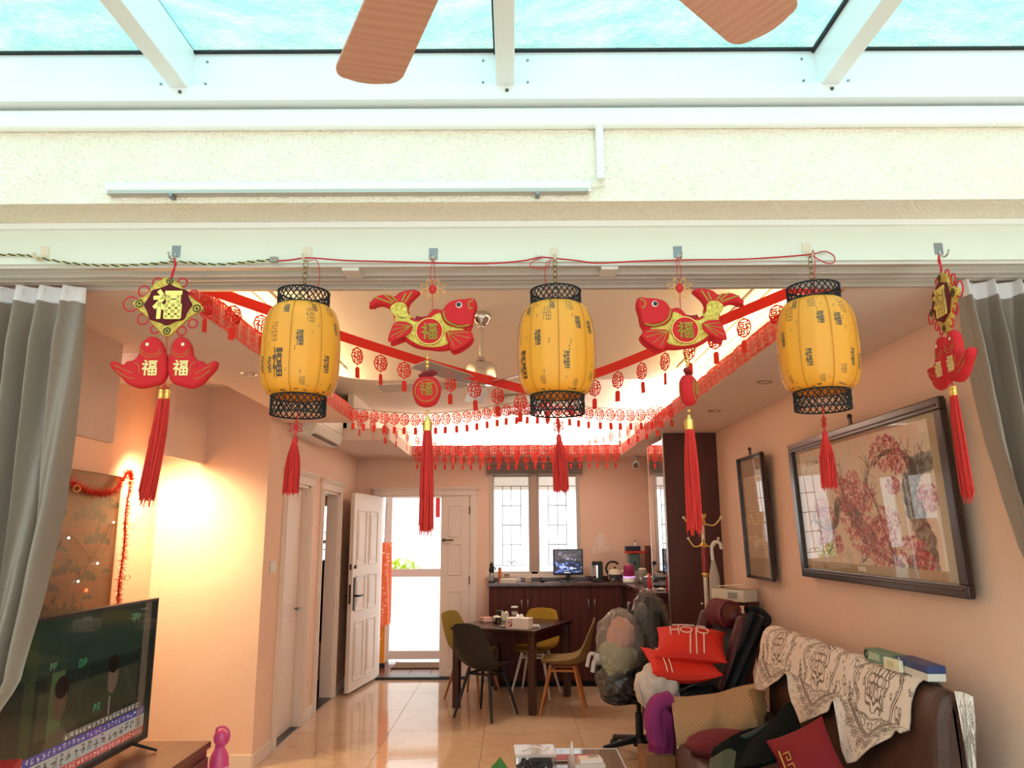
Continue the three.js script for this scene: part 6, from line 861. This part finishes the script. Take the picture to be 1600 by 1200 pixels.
// ---------- massage chair and its load ----------
{
  const red = M('#ffffff', 0.38, { map: rough(mottled('#4a1216', '#641c20', 128, 2), 1), bumpMap: rough(fineTex, 8), bumpScale: 0.001 }), blk = M('#1c1a1b', 0.5, { bumpMap: rough(fineTex, 8), bumpScale: 0.001 });
  const t = thing('massage_chair', 'dark red and black leather reclining chair with a ribbed head pillow, behind the sofa', 'armchair', [1.2, 0, -5.5], rad(-76));   // local +z is the way it faces
  part('base', box(0.58, 0.3, 0.5, 0, 0.16, -0.06, 0.05), blk, t); part('seat', box(0.5, 0.16, 0.46, 0, 0.37, 0.0, 0.06), red, t);
  const tilt = (g) => g.rotateX(-0.36).translate(0, 0.4, -0.16);
  part('backrest', tilt(box(0.44, 0.76, 0.14, 0, 0.34, 0, 0.06)), blk, t);
  for (const s of [-1, 1]) part('side_bolster', tilt(box(0.1, 0.72, 0.2, s * 0.25, 0.33, 0.04, 0.045)), red, t);
  for (const s of [-1, 1]) part('armrest', box(0.12, 0.3, 0.46, s * 0.33, 0.42, -0.03, 0.055), s < 0 ? red : blk, t);
  const pl = part('head_pillow', tilt(lump(0.17, 0.095, 0.085, 0.03, 1, 3).translate(0, 0.68, 0.09)), red, t); const rb = []; for (let i = 0; i < 9; i++) rb.push(new THREE.TorusGeometry(0.094, 0.006, 5, 24, Math.PI * 1.2).scale(0.93, 1.03, 1).rotateY(Math.PI / 2).rotateX(0.7).translate(-0.12 + i * 0.024, 0.68, 0.088)); part('rib', rb.map(tilt), M('#8c3c3e', 0.3), pl);
  const jk = thing('black_coat', 'black coat hung over the near side of the reclining chair back', 'coat', [0, 0, 0]); const c0 = at(1188, 968, 5.25), c1 = at(1150, 1090, 5.1);
  part('fabric', cloth(24, 24, (u, v) => { const a = at(1171 + 28 * u * (1 - 0.35 * v) - 44 * v, 953 + 18 * u + v * 132, 5.28 - 0.12 * v); return V(a.x, a.y, a.z + 0.035 * Math.sin(u * 12 + v * 3)); }, 0.012), mat.blackMatte, jk); part('collar', tube([at(1166, 953, 5.26), at(1180, 951, 5.3), at(1200, 966, 5.3), at(1194, 982, 5.24)], 0.022, 8), mat.blackMatte, jk);
  // what is piled on the seat
  const P = (px, py, D) => at(px, py, D); let q, p;
  p = P(1040, 1092, 5.5); q = thing('black_bag', 'black zipped bag at the bottom of the pile on the reclining chair', 'bag', [1.16, 0.455, -5.34], 0.25); part('body', lump(0.24, 0.13, 0.2, 0.12, 2.2, 4, 0.35).translate(0, 0.085, 0), M('#1e2022', 0.6), q); part('strap', tube([[-0.16, 0.12, 0.1], [-0.05, 0.21, 0.16], [0.1, 0.2, 0.17], [0.18, 0.1, 0.12]], 0.012, 8), mat.black, q); part('zip', tube([[-0.14, 0.17, 0.1], [0, 0.2, 0.13], [0.14, 0.17, 0.1]], 0.004, 6), mat.steel, q); part('orange_tag', box(0.05, 0.03, 0.004, 0.17, 0.11, 0.14, 0.001), M('#c8703a', 0.6), q);
  q = thing('white_cloth', 'cream-white cloth hanging under the red cushions from the reclining chair', 'cloth', at(1026, 1076, 5.2)); part('fabric', lump(0.145, 0.15, 0.11, 0.2, 1.7, 31).rotateZ(0.5), M('#d9cabd', 0.85, { bumpMap: rough(weaveTex, 4), bumpScale: 0.001 }), q); part('hem', tube([[-0.13, 0.05, 0.06], [-0.1, -0.08, 0.08], [-0.02, -0.15, 0.07], [0.03, -0.12, 0.08]], 0.008, 6), M('#cbbbac', 0.9), q);
  const rc = M('#e02a16', 0.75, { bumpMap: rough(weaveTex, 5), bumpScale: 0.0012 }), wl = M('#f6dccb', 0.7);
  // upper cushion, with letters and three lines
  const cu = cushionGeo(0.56, 0.44, 0.19), CS = 0.83;
  function place(o, px, py, D, rx, ry, rz) { o.position.copy(at(px, py, D)); o.rotation.set(rx, ry, rz, 'YXZ'); }
  const dense = (pts) => pts.length > 10 ? pts : pts.slice(1).flatMap(([x, y], i) => Array.from({ length: 8 }, (_, k) => [pts[i][0] + (x - pts[i][0]) * (k + (k === 7 ? 1 : 0)) / 8, pts[i][1] + (y - pts[i][1]) * (k + (k === 7 ? 1 : 0)) / 8]));
  const lay = (pts, w = 0.011) => tube(dense(pts).map(([x, y]) => { const a = x / 0.28, b = y / 0.22, e = Math.pow(Math.max(0, (1 - Math.pow(Math.abs(a), 2.6)) * (1 - Math.pow(Math.abs(b), 2.6))), 0.55); return V(x, y, e * 0.095 + 0.0075); }), w / 2, 6, 40);
  q = thing('red_cushion', 'red cushion with white letters, lying on top of the other on the reclining chair', 'cushion', [0, 0, 0]); part('cover', cu, rc, q); q.scale.setScalar(CS); place(q, 1079, 1007, 5.33, -1.14, -0.12, -0.12);
  const O = (cx, cy, r) => lay(Array.from({ length: 17 }, (_, i) => [cx + Math.cos(i / 16 * 6.2832) * r, cy + Math.sin(i / 16 * 6.2832) * r]));
  part('lettering', [lay([[-0.165, 0.12], [-0.155, -0.02]]), lay([[-0.1, 0.12], [-0.09, -0.02]]), lay([[-0.16, 0.05], [-0.095, 0.05]]), O(-0.035, 0.055, 0.046), lay([[0.0, 0.01], [0.0, -0.2]]), lay([[0.045, 0.13], [0.045, 0.0], [0.05, -0.2]]), O(0.095, 0.065, 0.046), lay([[0.105, 0.015], [0.105, -0.19]]), lay([[-0.15, 0.16], [-0.06, 0.166], [0.03, 0.16]]), lay([[0.05, 0.166], [0.12, 0.16]])], wl, q);
  q = thing('red_cushion', 'red cushion with white stripes, folded below the lettered one on the reclining chair', 'cushion', [0, 0, 0]); part('cover', cushionGeo(0.56, 0.42, 0.16, 0.12), rc, q); q.scale.setScalar(CS); place(q, 1062, 1043, 5.28, -1.22, 0.2, -0.12);
  const lay2 = (pts) => tube(dense(pts).map(([x, y]) => { const a = x / 0.28, b = y / 0.21, e = Math.pow(Math.max(0, (1 - Math.pow(Math.abs(a), 2.6)) * (1 - Math.pow(Math.abs(b), 2.6))), 0.55); return V(x, y, e * 0.08 + 0.06 * a * a + 0.0075); }), 0.005, 6, 30); part('stripe', [lay2([[-0.16, 0.17], [-0.15, 0], [-0.155, -0.18]]), lay2([[-0.12, 0.17], [-0.11, 0], [-0.115, -0.18]]), lay2([[-0.02, 0.06], [0.1, 0.07], [0.22, 0.05]]), lay2([[0.03, 0.1], [0.03, 0.04]]), lay2([[0.1, 0.1], [0.1, 0.03]]), lay2([[0.17, 0.09], [0.17, 0.02]])], wl, q);
}
// ---------- clothes and cushions on the sofa ----------
{
  let q;
  const knit = M('#ffffff', 0.95, { map: canvasTex(256, 256, (c) => { c.fillStyle = '#cfa67c'; c.fillRect(0, 0, 256, 256); c.strokeStyle = 'rgba(120,80,48,0.5)'; c.lineWidth = 3; for (let i = -8; i < 16; i++) { c.beginPath(); c.moveTo(i * 32, 0); c.lineTo(i * 32 + 128, 256); c.stroke(); c.beginPath(); c.moveTo(i * 32 + 128, 0); c.lineTo(i * 32, 256); c.stroke(); } }, [3, 2]), bumpMap: rough(fineTex, 6), bumpScale: 0.004 });
  q = thing('beige_jacket', 'beige quilted jacket with a furry lining thrown over the far arm of the sofa', 'jacket', [0, 0, 0]);
  const Jf = (u, v) => { const L0 = [1049, 1092], R0 = [1180, 1074], L1 = [1058, 1168], R1 = [1183, 1150]; const px = L0[0] * (1 - u) * (1 - v) + R0[0] * u * (1 - v) + L1[0] * (1 - u) * v + R1[0] * u * v, py = L0[1] * (1 - u) * (1 - v) + R0[1] * u * (1 - v) + L1[1] * (1 - u) * v + R1[1] * u * v + (2 * Math.sin(u * 5) + 4 * Math.sin(u * 3.14)) * (1 - v) - 14 * v * Math.sin(u * 2.8); const a = at(px, py, 4.93 - 0.28 * Math.sin(v * 1.57) - 0.02 * Math.sin(u * 8)); return V(a.x, a.y, a.z + 0.01 * Math.sin(u * 14 + v * 4)); };
  part('body', cloth(44, 30, Jf, 0.02), knit, q);
  part('fur_lining', [0, 1, 2].map((i) => tube([at(1176 + i * 6, 1082, 4.83), at(1184 + i * 4, 1108, 4.7), at(1176 + i * 5, 1136, 4.66), at(1160 + i * 8, 1158, 4.63)], 0.03 - i * 0.004, 8, 24)).map((g, i) => { const p = g.attributes.position; for (let k = 0; k < p.count; k++) { const n = 0.01 * noise.noise(p.getX(k) * 60, p.getY(k) * 60, p.getZ(k) * 60 + i); p.setXYZ(k, p.getX(k) + n, p.getY(k) + n, p.getZ(k) + n); } return g; }), M('#c09468', 1, { bumpMap: rough(fineTex, 5), bumpScale: 0.01 }), q);
  part('hem_edge', tube([at(1058, 1169, 4.64), at(1085, 1156, 4.64), at(1120, 1150, 4.63), at(1150, 1152, 4.63), at(1180, 1150, 4.65)], 0.008, 6), M('#e0c8aa', 0.9), q);
  q = thing('purple_fleece', 'purple fleece hanging crumpled over the front of the far sofa arm', 'clothing', [0, 0, 0]); const pf = at(1031, 1135, 4.95); part('fabric', lump(0.09, 0.19, 0.13, 0.24, 1.9, 9).translate(pf.x, pf.y, pf.z), M('#8c2a68', 0.95, { sheen: 0.5, sheenColor: new THREE.Color('#d060a8') }), q); part('sleeve', tube([at(1046, 1092, 4.9), at(1026, 1100, 4.86), at(1020, 1125, 4.84), at(1030, 1160, 4.86)], 0.05, 10, 24), M('#93306e', 0.95, { sheen: 0.5, sheenColor: new THREE.Color('#d060a8') }), q);
  q = thing('maroon_bolster', 'dark maroon cushion lying on the sofa seat under the beige jacket', 'cushion', at(1135, 1164, 4.42)); part('cover', lump(0.22, 0.075, 0.16, 0.05, 1.5, 2), M('#6c1420', 0.85, { sheen: 0.3, sheenColor: new THREE.Color('#a03040') }), q); part('piping', tube(Array.from({ length: 20 }, (_, i) => [Math.cos(i / 20 * 6.2832) * 0.222, -0.01, Math.sin(i / 20 * 6.2832) * 0.162]), 0.006, 6, 60, true), M('#561018', 0.8), q);
  q = thing('dark_green_coat', 'very dark green coat spread across the sofa seat in front', 'coat', [0, 0, 0]);
  part('fabric', cloth(40, 30, (u, v) => { const A = [1240, 1108], B = [1120, 1172], C = [1262, 1172], E = [1108, 1230]; const px = B[0] * (1 - u) * (1 - v) + A[0] * u * (1 - v) + E[0] * (1 - u) * v + C[0] * u * v, py = B[1] * (1 - u) * (1 - v) + A[1] * u * (1 - v) + E[1] * (1 - u) * v + C[1] * u * v; const a = at(px, py, 4.05 - 0.35 * v + 0.1 * u); return V(a.x, a.y + 0.015 * Math.sin(u * 8 + v * 5), a.z + 0.025 * Math.sin(u * 11 - v * 3)); }, 0.02), M('#0f1210', 0.95, { specularIntensity: 0.3 }), q);
  part('lapel', tube([at(1122, 1170, 4.02), at(1150, 1158, 4.04), at(1190, 1140, 4.08), at(1238, 1112, 4.12)], 0.016, 8), M('#2c332d', 0.6), q);
  part('lining', cloth(14, 14, (u, v) => { const a = at(1112 + 38 * u - 6 * v, 1188 - 14 * Math.sin(u * 2.4) + v * 50, 3.8 - 0.2 * v); return V(a.x, a.y, a.z + 0.02 * Math.sin(u * 6)); }, 0.012), M('#4a4d3c', 0.8), q);
  const rc = M('#8c141c', 0.8, { bumpMap: rough(weaveTex, 5), bumpScale: 0.001 }); q = thing('key_pattern_cushion', 'dark red cushion with a gold key-pattern border propped on the sofa', 'cushion', at(1262, 1190, 3.72)); part('cover', cushionGeo(0.4, 0.42, 0.12), rc, q); q.scale.setScalar(0.74); q.rotation.set(-0.45, -0.75, 0.55, 'YXZ');
  const gm = M('#e0a850', 0.5, { metalness: 0.3 }), F = (x, y) => { const a = x / 0.2, b = y / 0.21, e = Math.pow(Math.max(0, (1 - Math.pow(Math.abs(a), 2.6)) * (1 - Math.pow(Math.abs(b), 2.6))), 0.55); return V(x, y, e * 0.07 + 0.002); };
  part('border_line', tube([F(-0.13, 0.1), F(-0.13, 0), F(-0.13, -0.17)], 0.006, 6), gm, q); const key = []; for (let i = 0; i < 4; i++) { const y = 0.07 - i * 0.07; key.push(tube([F(-0.11, y), F(-0.07, y)], 0.004, 5), tube([F(-0.07, y), F(-0.07, y - 0.045)], 0.004, 5), tube([F(-0.07, y - 0.045), F(-0.095, y - 0.045)], 0.004, 5), tube([F(-0.095, y - 0.045), F(-0.095, y - 0.02)], 0.004, 5)); } part('key_pattern', key, gm, q);
}
// ---------- office chair with bags ----------
{
  const blk = M('#17181a', 0.55), c = at(1000, 1163, 6.1), t = thing('office_chair', 'black swivel office chair loaded with bags, before the counter', 'office chair', [c.x, 0, -6.1]);
  part('column', [cyl(0.03, 0.03, 0.2, 0, 0.2, 0), cyl(0.018, 0.018, 0.16, 0, 0.36, 0)], blk, t); part('hub', cyl(0.05, 0.04, 0.07, 0, 0.105, 0), blk, t);
  for (let k = 0; k < 5; k++) { const a = k * 1.2566 + 0.35, x = Math.cos(a), z = Math.sin(a), l = part('star_leg', [rod([x * 0.03, 0.115, z * 0.03], [x * 0.29, 0.075, z * 0.29], 0.026, 0.018)], blk, t), cs = part('caster', [cyl(0.03, 0.03, 0.02, 0, 0, 0, 18).rotateZ(1.57).translate(-0.014, 0.03, 0), cyl(0.03, 0.03, 0.02, 0, 0, 0, 18).rotateZ(1.57).translate(0.014, 0.03, 0), rod([0, 0.03, 0], [0, 0.08, 0], 0.01)], blk, l); cs.position.set(x * 0.29, 0, z * 0.29); cs.rotation.y = k * 1.9; }
  part('seat', lump(0.25, 0.06, 0.24, 0.02, 1, 1).translate(0, 0.47, 0), blk, t); part('mechanism', box(0.2, 0.05, 0.22, 0, 0.405, 0, 0.01), blk, t);
  part('backrest', cloth(20, 24, (u, v) => { const w = 0.19 * (1 - 0.25 * Math.pow(Math.abs(v * 2 - 1), 3)); return V((u * 2 - 1) * w, 0.56 + v * 0.5, 0.21 + 0.05 * Math.sin(v * 3.1) - 0.05 * Math.cos((u - 0.5) * 3)); }, 0.03).map((g) => g.rotateY(-0.5).translate(0.1, 0, 0)), blk, t);
  part('back_stem', tube([[0.02, 0.41, 0.1], [0.03, 0.46, 0.27], [0.02, 0.7, 0.27]], 0.02, 8), blk, t);
  for (const s of [-1, 1]) part('armrest', [tube([[s * 0.22, 0.43, 0], [s * 0.29, 0.48, 0], [s * 0.3, 0.64, 0]], 0.015, 8), box(0.06, 0.03, 0.24, s * 0.3, 0.655, 0.02, 0.012)], blk, t);
  // clear bag over the back, tied carrier bag, grey bag
  const film = M('#f2f2f0', 0.1, { transmission: 0.95, thickness: 0, ior: 1.35, bumpMap: rough(blotchTex, 3), bumpScale: 0.02 }); let q, p;
  p = at(1016, 1000, 5.98); q = thing('clear_garment_bag', 'clear plastic bag full of dark clothes on the back of the office chair', 'bag', [p.x, p.y, p.z]); part('dark_clothes', lump(0.145, 0.33, 0.132, 0.12, 2.2, 12), M('#211d1e', 0.8), q); part('film', lump(0.165, 0.36, 0.15, 0.13, 3.2, 15, 0, 40), film, q); part('grey_layer', lump(0.06, 0.08, 0.07, 0.12, 2.5, 5).translate(-0.06, 0.2, 0.05), M('#6a6563', 0.8), q);
  p = at(968, 1004, 5.86); q = thing('carrier_bag', 'translucent white carrier bag with pink and pale green contents, tied at the side', 'bag', [p.x, p.y, p.z]); part('pink_contents', lump(0.1, 0.13, 0.09, 0.2, 2.6, 6).translate(0.015, 0.05, 0), M('#d9a08e', 0.85), q); part('green_contents', lump(0.135, 0.125, 0.1, 0.2, 2.6, 8).translate(-0.02, -0.1, 0.0), M('#a9ab8c', 0.85), q); part('film', lump(0.175, 0.235, 0.14, 0.14, 2.6, 21, 0, 40), M('#f6f2ec', 0.16, { transmission: 0.84, thickness: 0, ior: 1.3, bumpMap: rough(blotchTex, 4), bumpScale: 0.02 }), q);
  part('tied_handle', [tube([[-0.12, -0.1, 0.02], [-0.19, -0.12, 0.04], [-0.21, -0.2, 0.05]], 0.018, 7), tube([[-0.15, -0.1, 0.03], [-0.22, -0.07, 0.05], [-0.25, -0.16, 0.05]], 0.014, 7), ball(0.03, -0.17, -0.1, 0.04)], M('#e9e4de', 0.35, { transmission: 0.35 }), q);
  p = at(962, 1064, 5.95); q = thing('grey_bag', 'dark grey plastic bag hanging below the carrier bag on the office chair', 'bag', [p.x, p.y, p.z]); part('body', lump(0.15, 0.15, 0.13, 0.18, 2.6, 17, 0, 40), M('#4c4742', 0.35, { clearcoat: 0.3 }), q); part('dark_bottom', lump(0.14, 0.06, 0.12, 0.1, 2, 3).translate(0.03, -0.11, 0), M('#161616', 0.5), q);
}
// ---------- coat stand with an umbrella; box behind the chair ----------
{
  const D = 6.35, b = at(1102, 900, D), t = thing('coat_stand', 'red, white and gold coat stand between the tall cabinet and the reclining chair', 'coat stand', [b.x, 0, -D]), h = at(1100, 803, D).y, Y = (py) => at(1100, py, D).y;
  part('base', lathe([[0.001, 0], [0.17, 0], [0.17, 0.015], [0.06, 0.05], [0.02, 0.1], [0.001, 0.1]], 32), mat.gold, t);
  part('lower_pole', cyl(0.017, 0.017, Y(898) - 0.1, 0, (Y(898) + 0.1) / 2, 0), M('#ded2c2', 0.3, { metalness: 0.3 }), t); part('red_pole', cyl(0.02, 0.02, Y(856) - Y(898), 0, (Y(856) + Y(898)) / 2, 0), M('#9c1c1c', 0.3), t); part('upper_pole', cyl(0.015, 0.015, Y(812) - Y(856), 0, (Y(812) + Y(856)) / 2, 0), M('#d9c7ae', 0.3, { metalness: 0.4 }), t);
  for (const py of [852, 898, 816]) part('collar', lathe([[0.015, -0.02], [0.026, -0.01], [0.022, 0], [0.026, 0.01], [0.015, 0.02]], 20).translate(0, Y(py), 0), mat.gold, t);
  part('finial', lathe([[0.001, 0], [0.018, 0.0], [0.012, 0.02], [0.03, 0.05], [0.034, 0.075], [0.02, 0.07], [0.001, 0.06]], 16).translate(0, h - 0.075, 0), mat.gold, t);
  for (let k = 0; k < 4; k++) { const a = k * 1.5708 + 0.25, x = Math.cos(a), z = Math.sin(a); for (const [y, r] of [[Y(815), 0.15], [Y(848), 0.12]]) { const hk = part('peg', tube([[x * 0.015, y - 0.02, z * 0.015], [x * r * 0.6, y - 0.03, z * r * 0.6], [x * r, y + 0.03, z * r]], 0.006, 6), mat.gold, t); part('peg_ball', ball(0.012, x * r, y + 0.034, z * r), mat.ivory, hk); } }
  const u = at(1118, 850, 6.26), q = thing('umbrella', 'folded pale umbrella with a white crook handle on the coat stand', 'umbrella', [u.x, 0, -6.22]); const uy = at(1118, 850, 6.22).y;
  part('crook', tube([[-0.04, uy - 0.13, 0], [-0.04, uy - 0.02, 0], [-0.02, uy + 0.015, 0], [0.02, uy + 0.01, 0], [0.035, uy - 0.04, 0]], 0.013, 10, 30), M('#f4ece2', 0.3), q); part('canopy_roll', lathe([[0.001, uy - 0.85], [0.012, uy - 0.8], [0.045, uy - 0.5], [0.04, uy - 0.25], [0.014, uy - 0.13], [0.001, uy - 0.12]], 20).translate(-0.035, 0, 0), M('#b7a89c', 0.6, { clearcoat: 0.4 }), q); part('strap', new THREE.TorusGeometry(0.044, 0.005, 5, 20).rotateX(1.57).translate(-0.035, uy - 0.42, 0), M('#8a7c72', 0.6), q);
  const s = thing('side_shelf', 'narrow dark stand in the corner behind the reclining chair', 'stand', [1.72, 0, -6.0]), sy = at(1150, 940, 5.9).y; part('top', box(0.24, 0.025, 0.3, 0, sy - 0.0125, 0, 0.003), mat.darkWood, s); for (const x of [-0.1, 0.1]) for (const z of [-0.12, 0.12]) part('leg', box(0.03, sy - 0.025, 0.03, x, (sy - 0.025) / 2, z, 0.003), mat.darkWood, s);
  const bx1 = thing('cream_carton', 'open cream carton with grey print standing in the corner behind the reclining chair', 'carton', [1.69, sy, -5.98], -0.95); part('carton_body', box(0.3, 0.085, 0.16, 0, 0.0425, 0, 0.003), M('#f0e4cc', 0.6), bx1); part('lid_flap', box(0.26, 0.006, 0.14, 0.02, 0.115, -0.03, 0.002).rotateZ(0.1), M('#f6ecd6', 0.6), bx1); part('print', box(0.09, 0.05, 0.002, 0.05, 0.045, 0.081, 0.0005), M('#ffffff', 0.6, { map: canvasTex(64, 32, (c) => { c.fillStyle = '#b9b4aa'; c.fillRect(0, 0, 64, 32); c.strokeStyle = '#55524c'; for (let i = 0; i < 12; i++) scribble(c, 8 + (i % 6) * 9, 9 + (i / 6 | 0) * 12, 8, 1); }) }), bx1);
}
// ---------- coffee table, carton, plant at the lower edge ----------
{
  const y = 0.46, p0 = onY(806, 1170, y), p1 = onY(938, 1170, y), X0 = p0.x, X1 = p1.x + 0.1, D0 = 3.7, D1 = -p0.z, t = thing('coffee_table', 'low glass-topped coffee table with a metal edge at the bottom of the view', 'table', [0, 0, 0]);
  part('glass_top', bD(X0 + 0.012, X1 - 0.012, y - 0.012, y, D0 + 0.012, D1 - 0.012, 0.002), M('#8a7464', 0.08, { transmission: 0.4 }), t); for (const g of [bD(X0, X1, y - 0.02, y + 0.002, D1 - 0.014, D1, 0.003), bD(X0, X1, y - 0.02, y + 0.002, D0, D0 + 0.014, 0.003), bD(X0, X0 + 0.014, y - 0.02, y + 0.002, D0, D1, 0.003), bD(X1 - 0.014, X1, y - 0.02, y + 0.002, D0, D1, 0.003)]) part('edge_rail', g, mat.chrome, t);
  for (const x of [X0 + 0.04, X1 - 0.04]) for (const d of [D0 + 0.05, D1 - 0.05]) part('leg', cyl(0.02, 0.02, y - 0.02, x, (y - 0.02) / 2, -d), mat.chrome, t); part('shelf', bD(X0 + 0.03, X1 - 0.03, 0.14, 0.155, D0 + 0.05, D1 - 0.05, 0.003), mat.tableWood, t);
  const on = (px, py) => { const p = onY(px, py, y + 0.001); return [p.x, y + 0.001, p.z]; }; let q;
  const o = on(836, 1207); q = thing('clear_snack_box', 'square clear plastic box of dark snacks with a shiny lid on the coffee table', 'container', o, 0.03); part('box_wall', [box(0.2, 0.09, 0.004, 0, 0.046, 0.088, 0.001), box(0.2, 0.09, 0.004, 0, 0.046, -0.088, 0.001), box(0.004, 0.09, 0.18, 0.099, 0.046, 0, 0.001), box(0.004, 0.09, 0.18, -0.099, 0.046, 0, 0.001), box(0.2, 0.004, 0.18, 0, 0.002, 0, 0.001)], mat.clear, q); const nb = []; for (let i = 0; i < 90; i++) nb.push(ball(rr(0.009, 0.014), rr(-0.085, 0.085), rr(0.015, 0.06), rr(-0.075, 0.075), 1, 0.8, 1, 6)); part('dark_snack', nb, M('#3a2626', 0.6), q).userData.kind = 'stuff'; part('lid', box(0.208, 0.016, 0.188, 0, 0.1, 0, 0.005), M('#e9dcd6', 0.15, { transmission: 0.6 }), q); part('lid_swirl', tube([[-0.06, 0.109, 0.03], [0, 0.109, -0.04], [0.05, 0.109, 0.02], [0.07, 0.109, -0.03]], 0.004, 6), M('#f6eee8', 0.2), q);
  q = thing('red_booklet', 'red booklet lying at the far side of the coffee table', 'booklet', on(893, 1186), 0.04); part('cover', box(0.24, 0.012, 0.1, 0, 0.006, 0, 0.002), M('#b0282a', 0.5), q); part('pages', box(0.236, 0.006, 0.098, 0, 0.0065, 0.003, 0.001), M('#e8dcd0', 0.8), q);
  q = thing('paper_stack', 'loose pink-white papers and packets on the coffee table', 'papers', on(918, 1196), 0.15); part('lower_sheet', box(0.16, 0.02, 0.12, 0, 0.01, 0, 0.003), M('#e8cfc2', 0.7), q); part('upper_packet', box(0.12, 0.022, 0.08, 0.01, 0.031, 0.01, 0.005), M('#f2ddd2', 0.6), q); part('grey_print', box(0.05, 0.003, 0.04, 0.03, 0.0435, 0.0, 0.001), M('#9a8f88', 0.6), q);
  q = thing('white_bottle', 'small white pointed nozzle bottle between the snack box and the papers', 'bottle', on(894, 1200)); part('body', lathe([[0.001, 0], [0.022, 0], [0.024, 0.05], [0.01, 0.065], [0.001, 0.066]], 20), M('#cfa898', 0.4), q); part('nozzle', lathe([[0.01, 0.064], [0.009, 0.09], [0.003, 0.125], [0.001, 0.126]], 16), M('#f2e6de', 0.35), q);
  const cb = onY(985, 1200, 0.3), c = thing('cardboard_box', 'brown cardboard box with a pale printed corner on the floor below the purple fleece', 'box', [0.88, 0, -4.98], 0.0); part('carton', metric(box(0.2, 0.33, 0.28, 0, 0.165, 0, 0.003)), M('#ffffff', 0.8, { map: rough(mottled('#8a5c3c', '#9c6c48', 128, 3), 2) }), c); part('flap', box(0.16, 0.004, 0.12, -0.01, 0.333, 0.06, 0.001), M('#a4764e', 0.8), c); part('printed_label', box(0.1, 0.003, 0.08, 0.03, 0.337, 0.02, 0.001), M('#d9cbb8', 0.6), c); part('barcode', box(0.05, 0.002, 0.05, 0.035, 0.3392, 0.02, 0.0005), M('#a89a88', 0.6), c);
  const lp = at(778, 1192, 4.2), pl = thing('potted_plant', 'low potted plant with broad green leaves at the bottom of the view', 'plant', [lp.x, 0, -4.2]); part('pot', lathe([[0.001, 0], [0.07, 0], [0.09, 0.16], [0.095, 0.17], [0.082, 0.17], [0.075, 0.15], [0.001, 0.15]], 28), M('#8a4a34', 0.7), pl);
  const ly = lp.y; for (let k = 0; k < 5; k++) { const a = k * 1.2566 + 1.35, up = k === 0 ? ly + 0.015 : ly - 0.07 - k * 0.012, r = k === 0 ? 0.05 : 0.13; const sp = new THREE.CatmullRomCurve3([V(0, 0.15, 0), V(Math.cos(a) * r * 0.3, up * 0.75, -Math.sin(a) * r * 0.3), V(Math.cos(a) * r, up, -Math.sin(a) * r)]); part('stem', new THREE.TubeGeometry(sp, 10, 0.004, 5), M('#5a8a2c', 0.6), pl); const e = sp.getPoint(0.62); part('leaf', cloth(8, 14, (u, v) => { const w = 0.062 * Math.sin(Math.PI * Math.pow(v, 0.8)) + 0.001, s = u * 2 - 1, q = sp.getPoint(0.55 + 0.45 * v); return V(q.x - Math.sin(a) * w * s, q.y - 0.02 * s * s * Math.sin(v * 3), q.z - Math.cos(a) * w * s); }, 0.0015), M('#3f8a22', 0.5, { transmission: 0.3 }), pl); void e; }
}
scene.traverse((o) => { if (o.isMesh) { o.castShadow = true; o.receiveShadow = true; } if (o.isLight && o.shadow && !o.isRectAreaLight) o.castShadow = true; });
renderer.render(scene, camera);
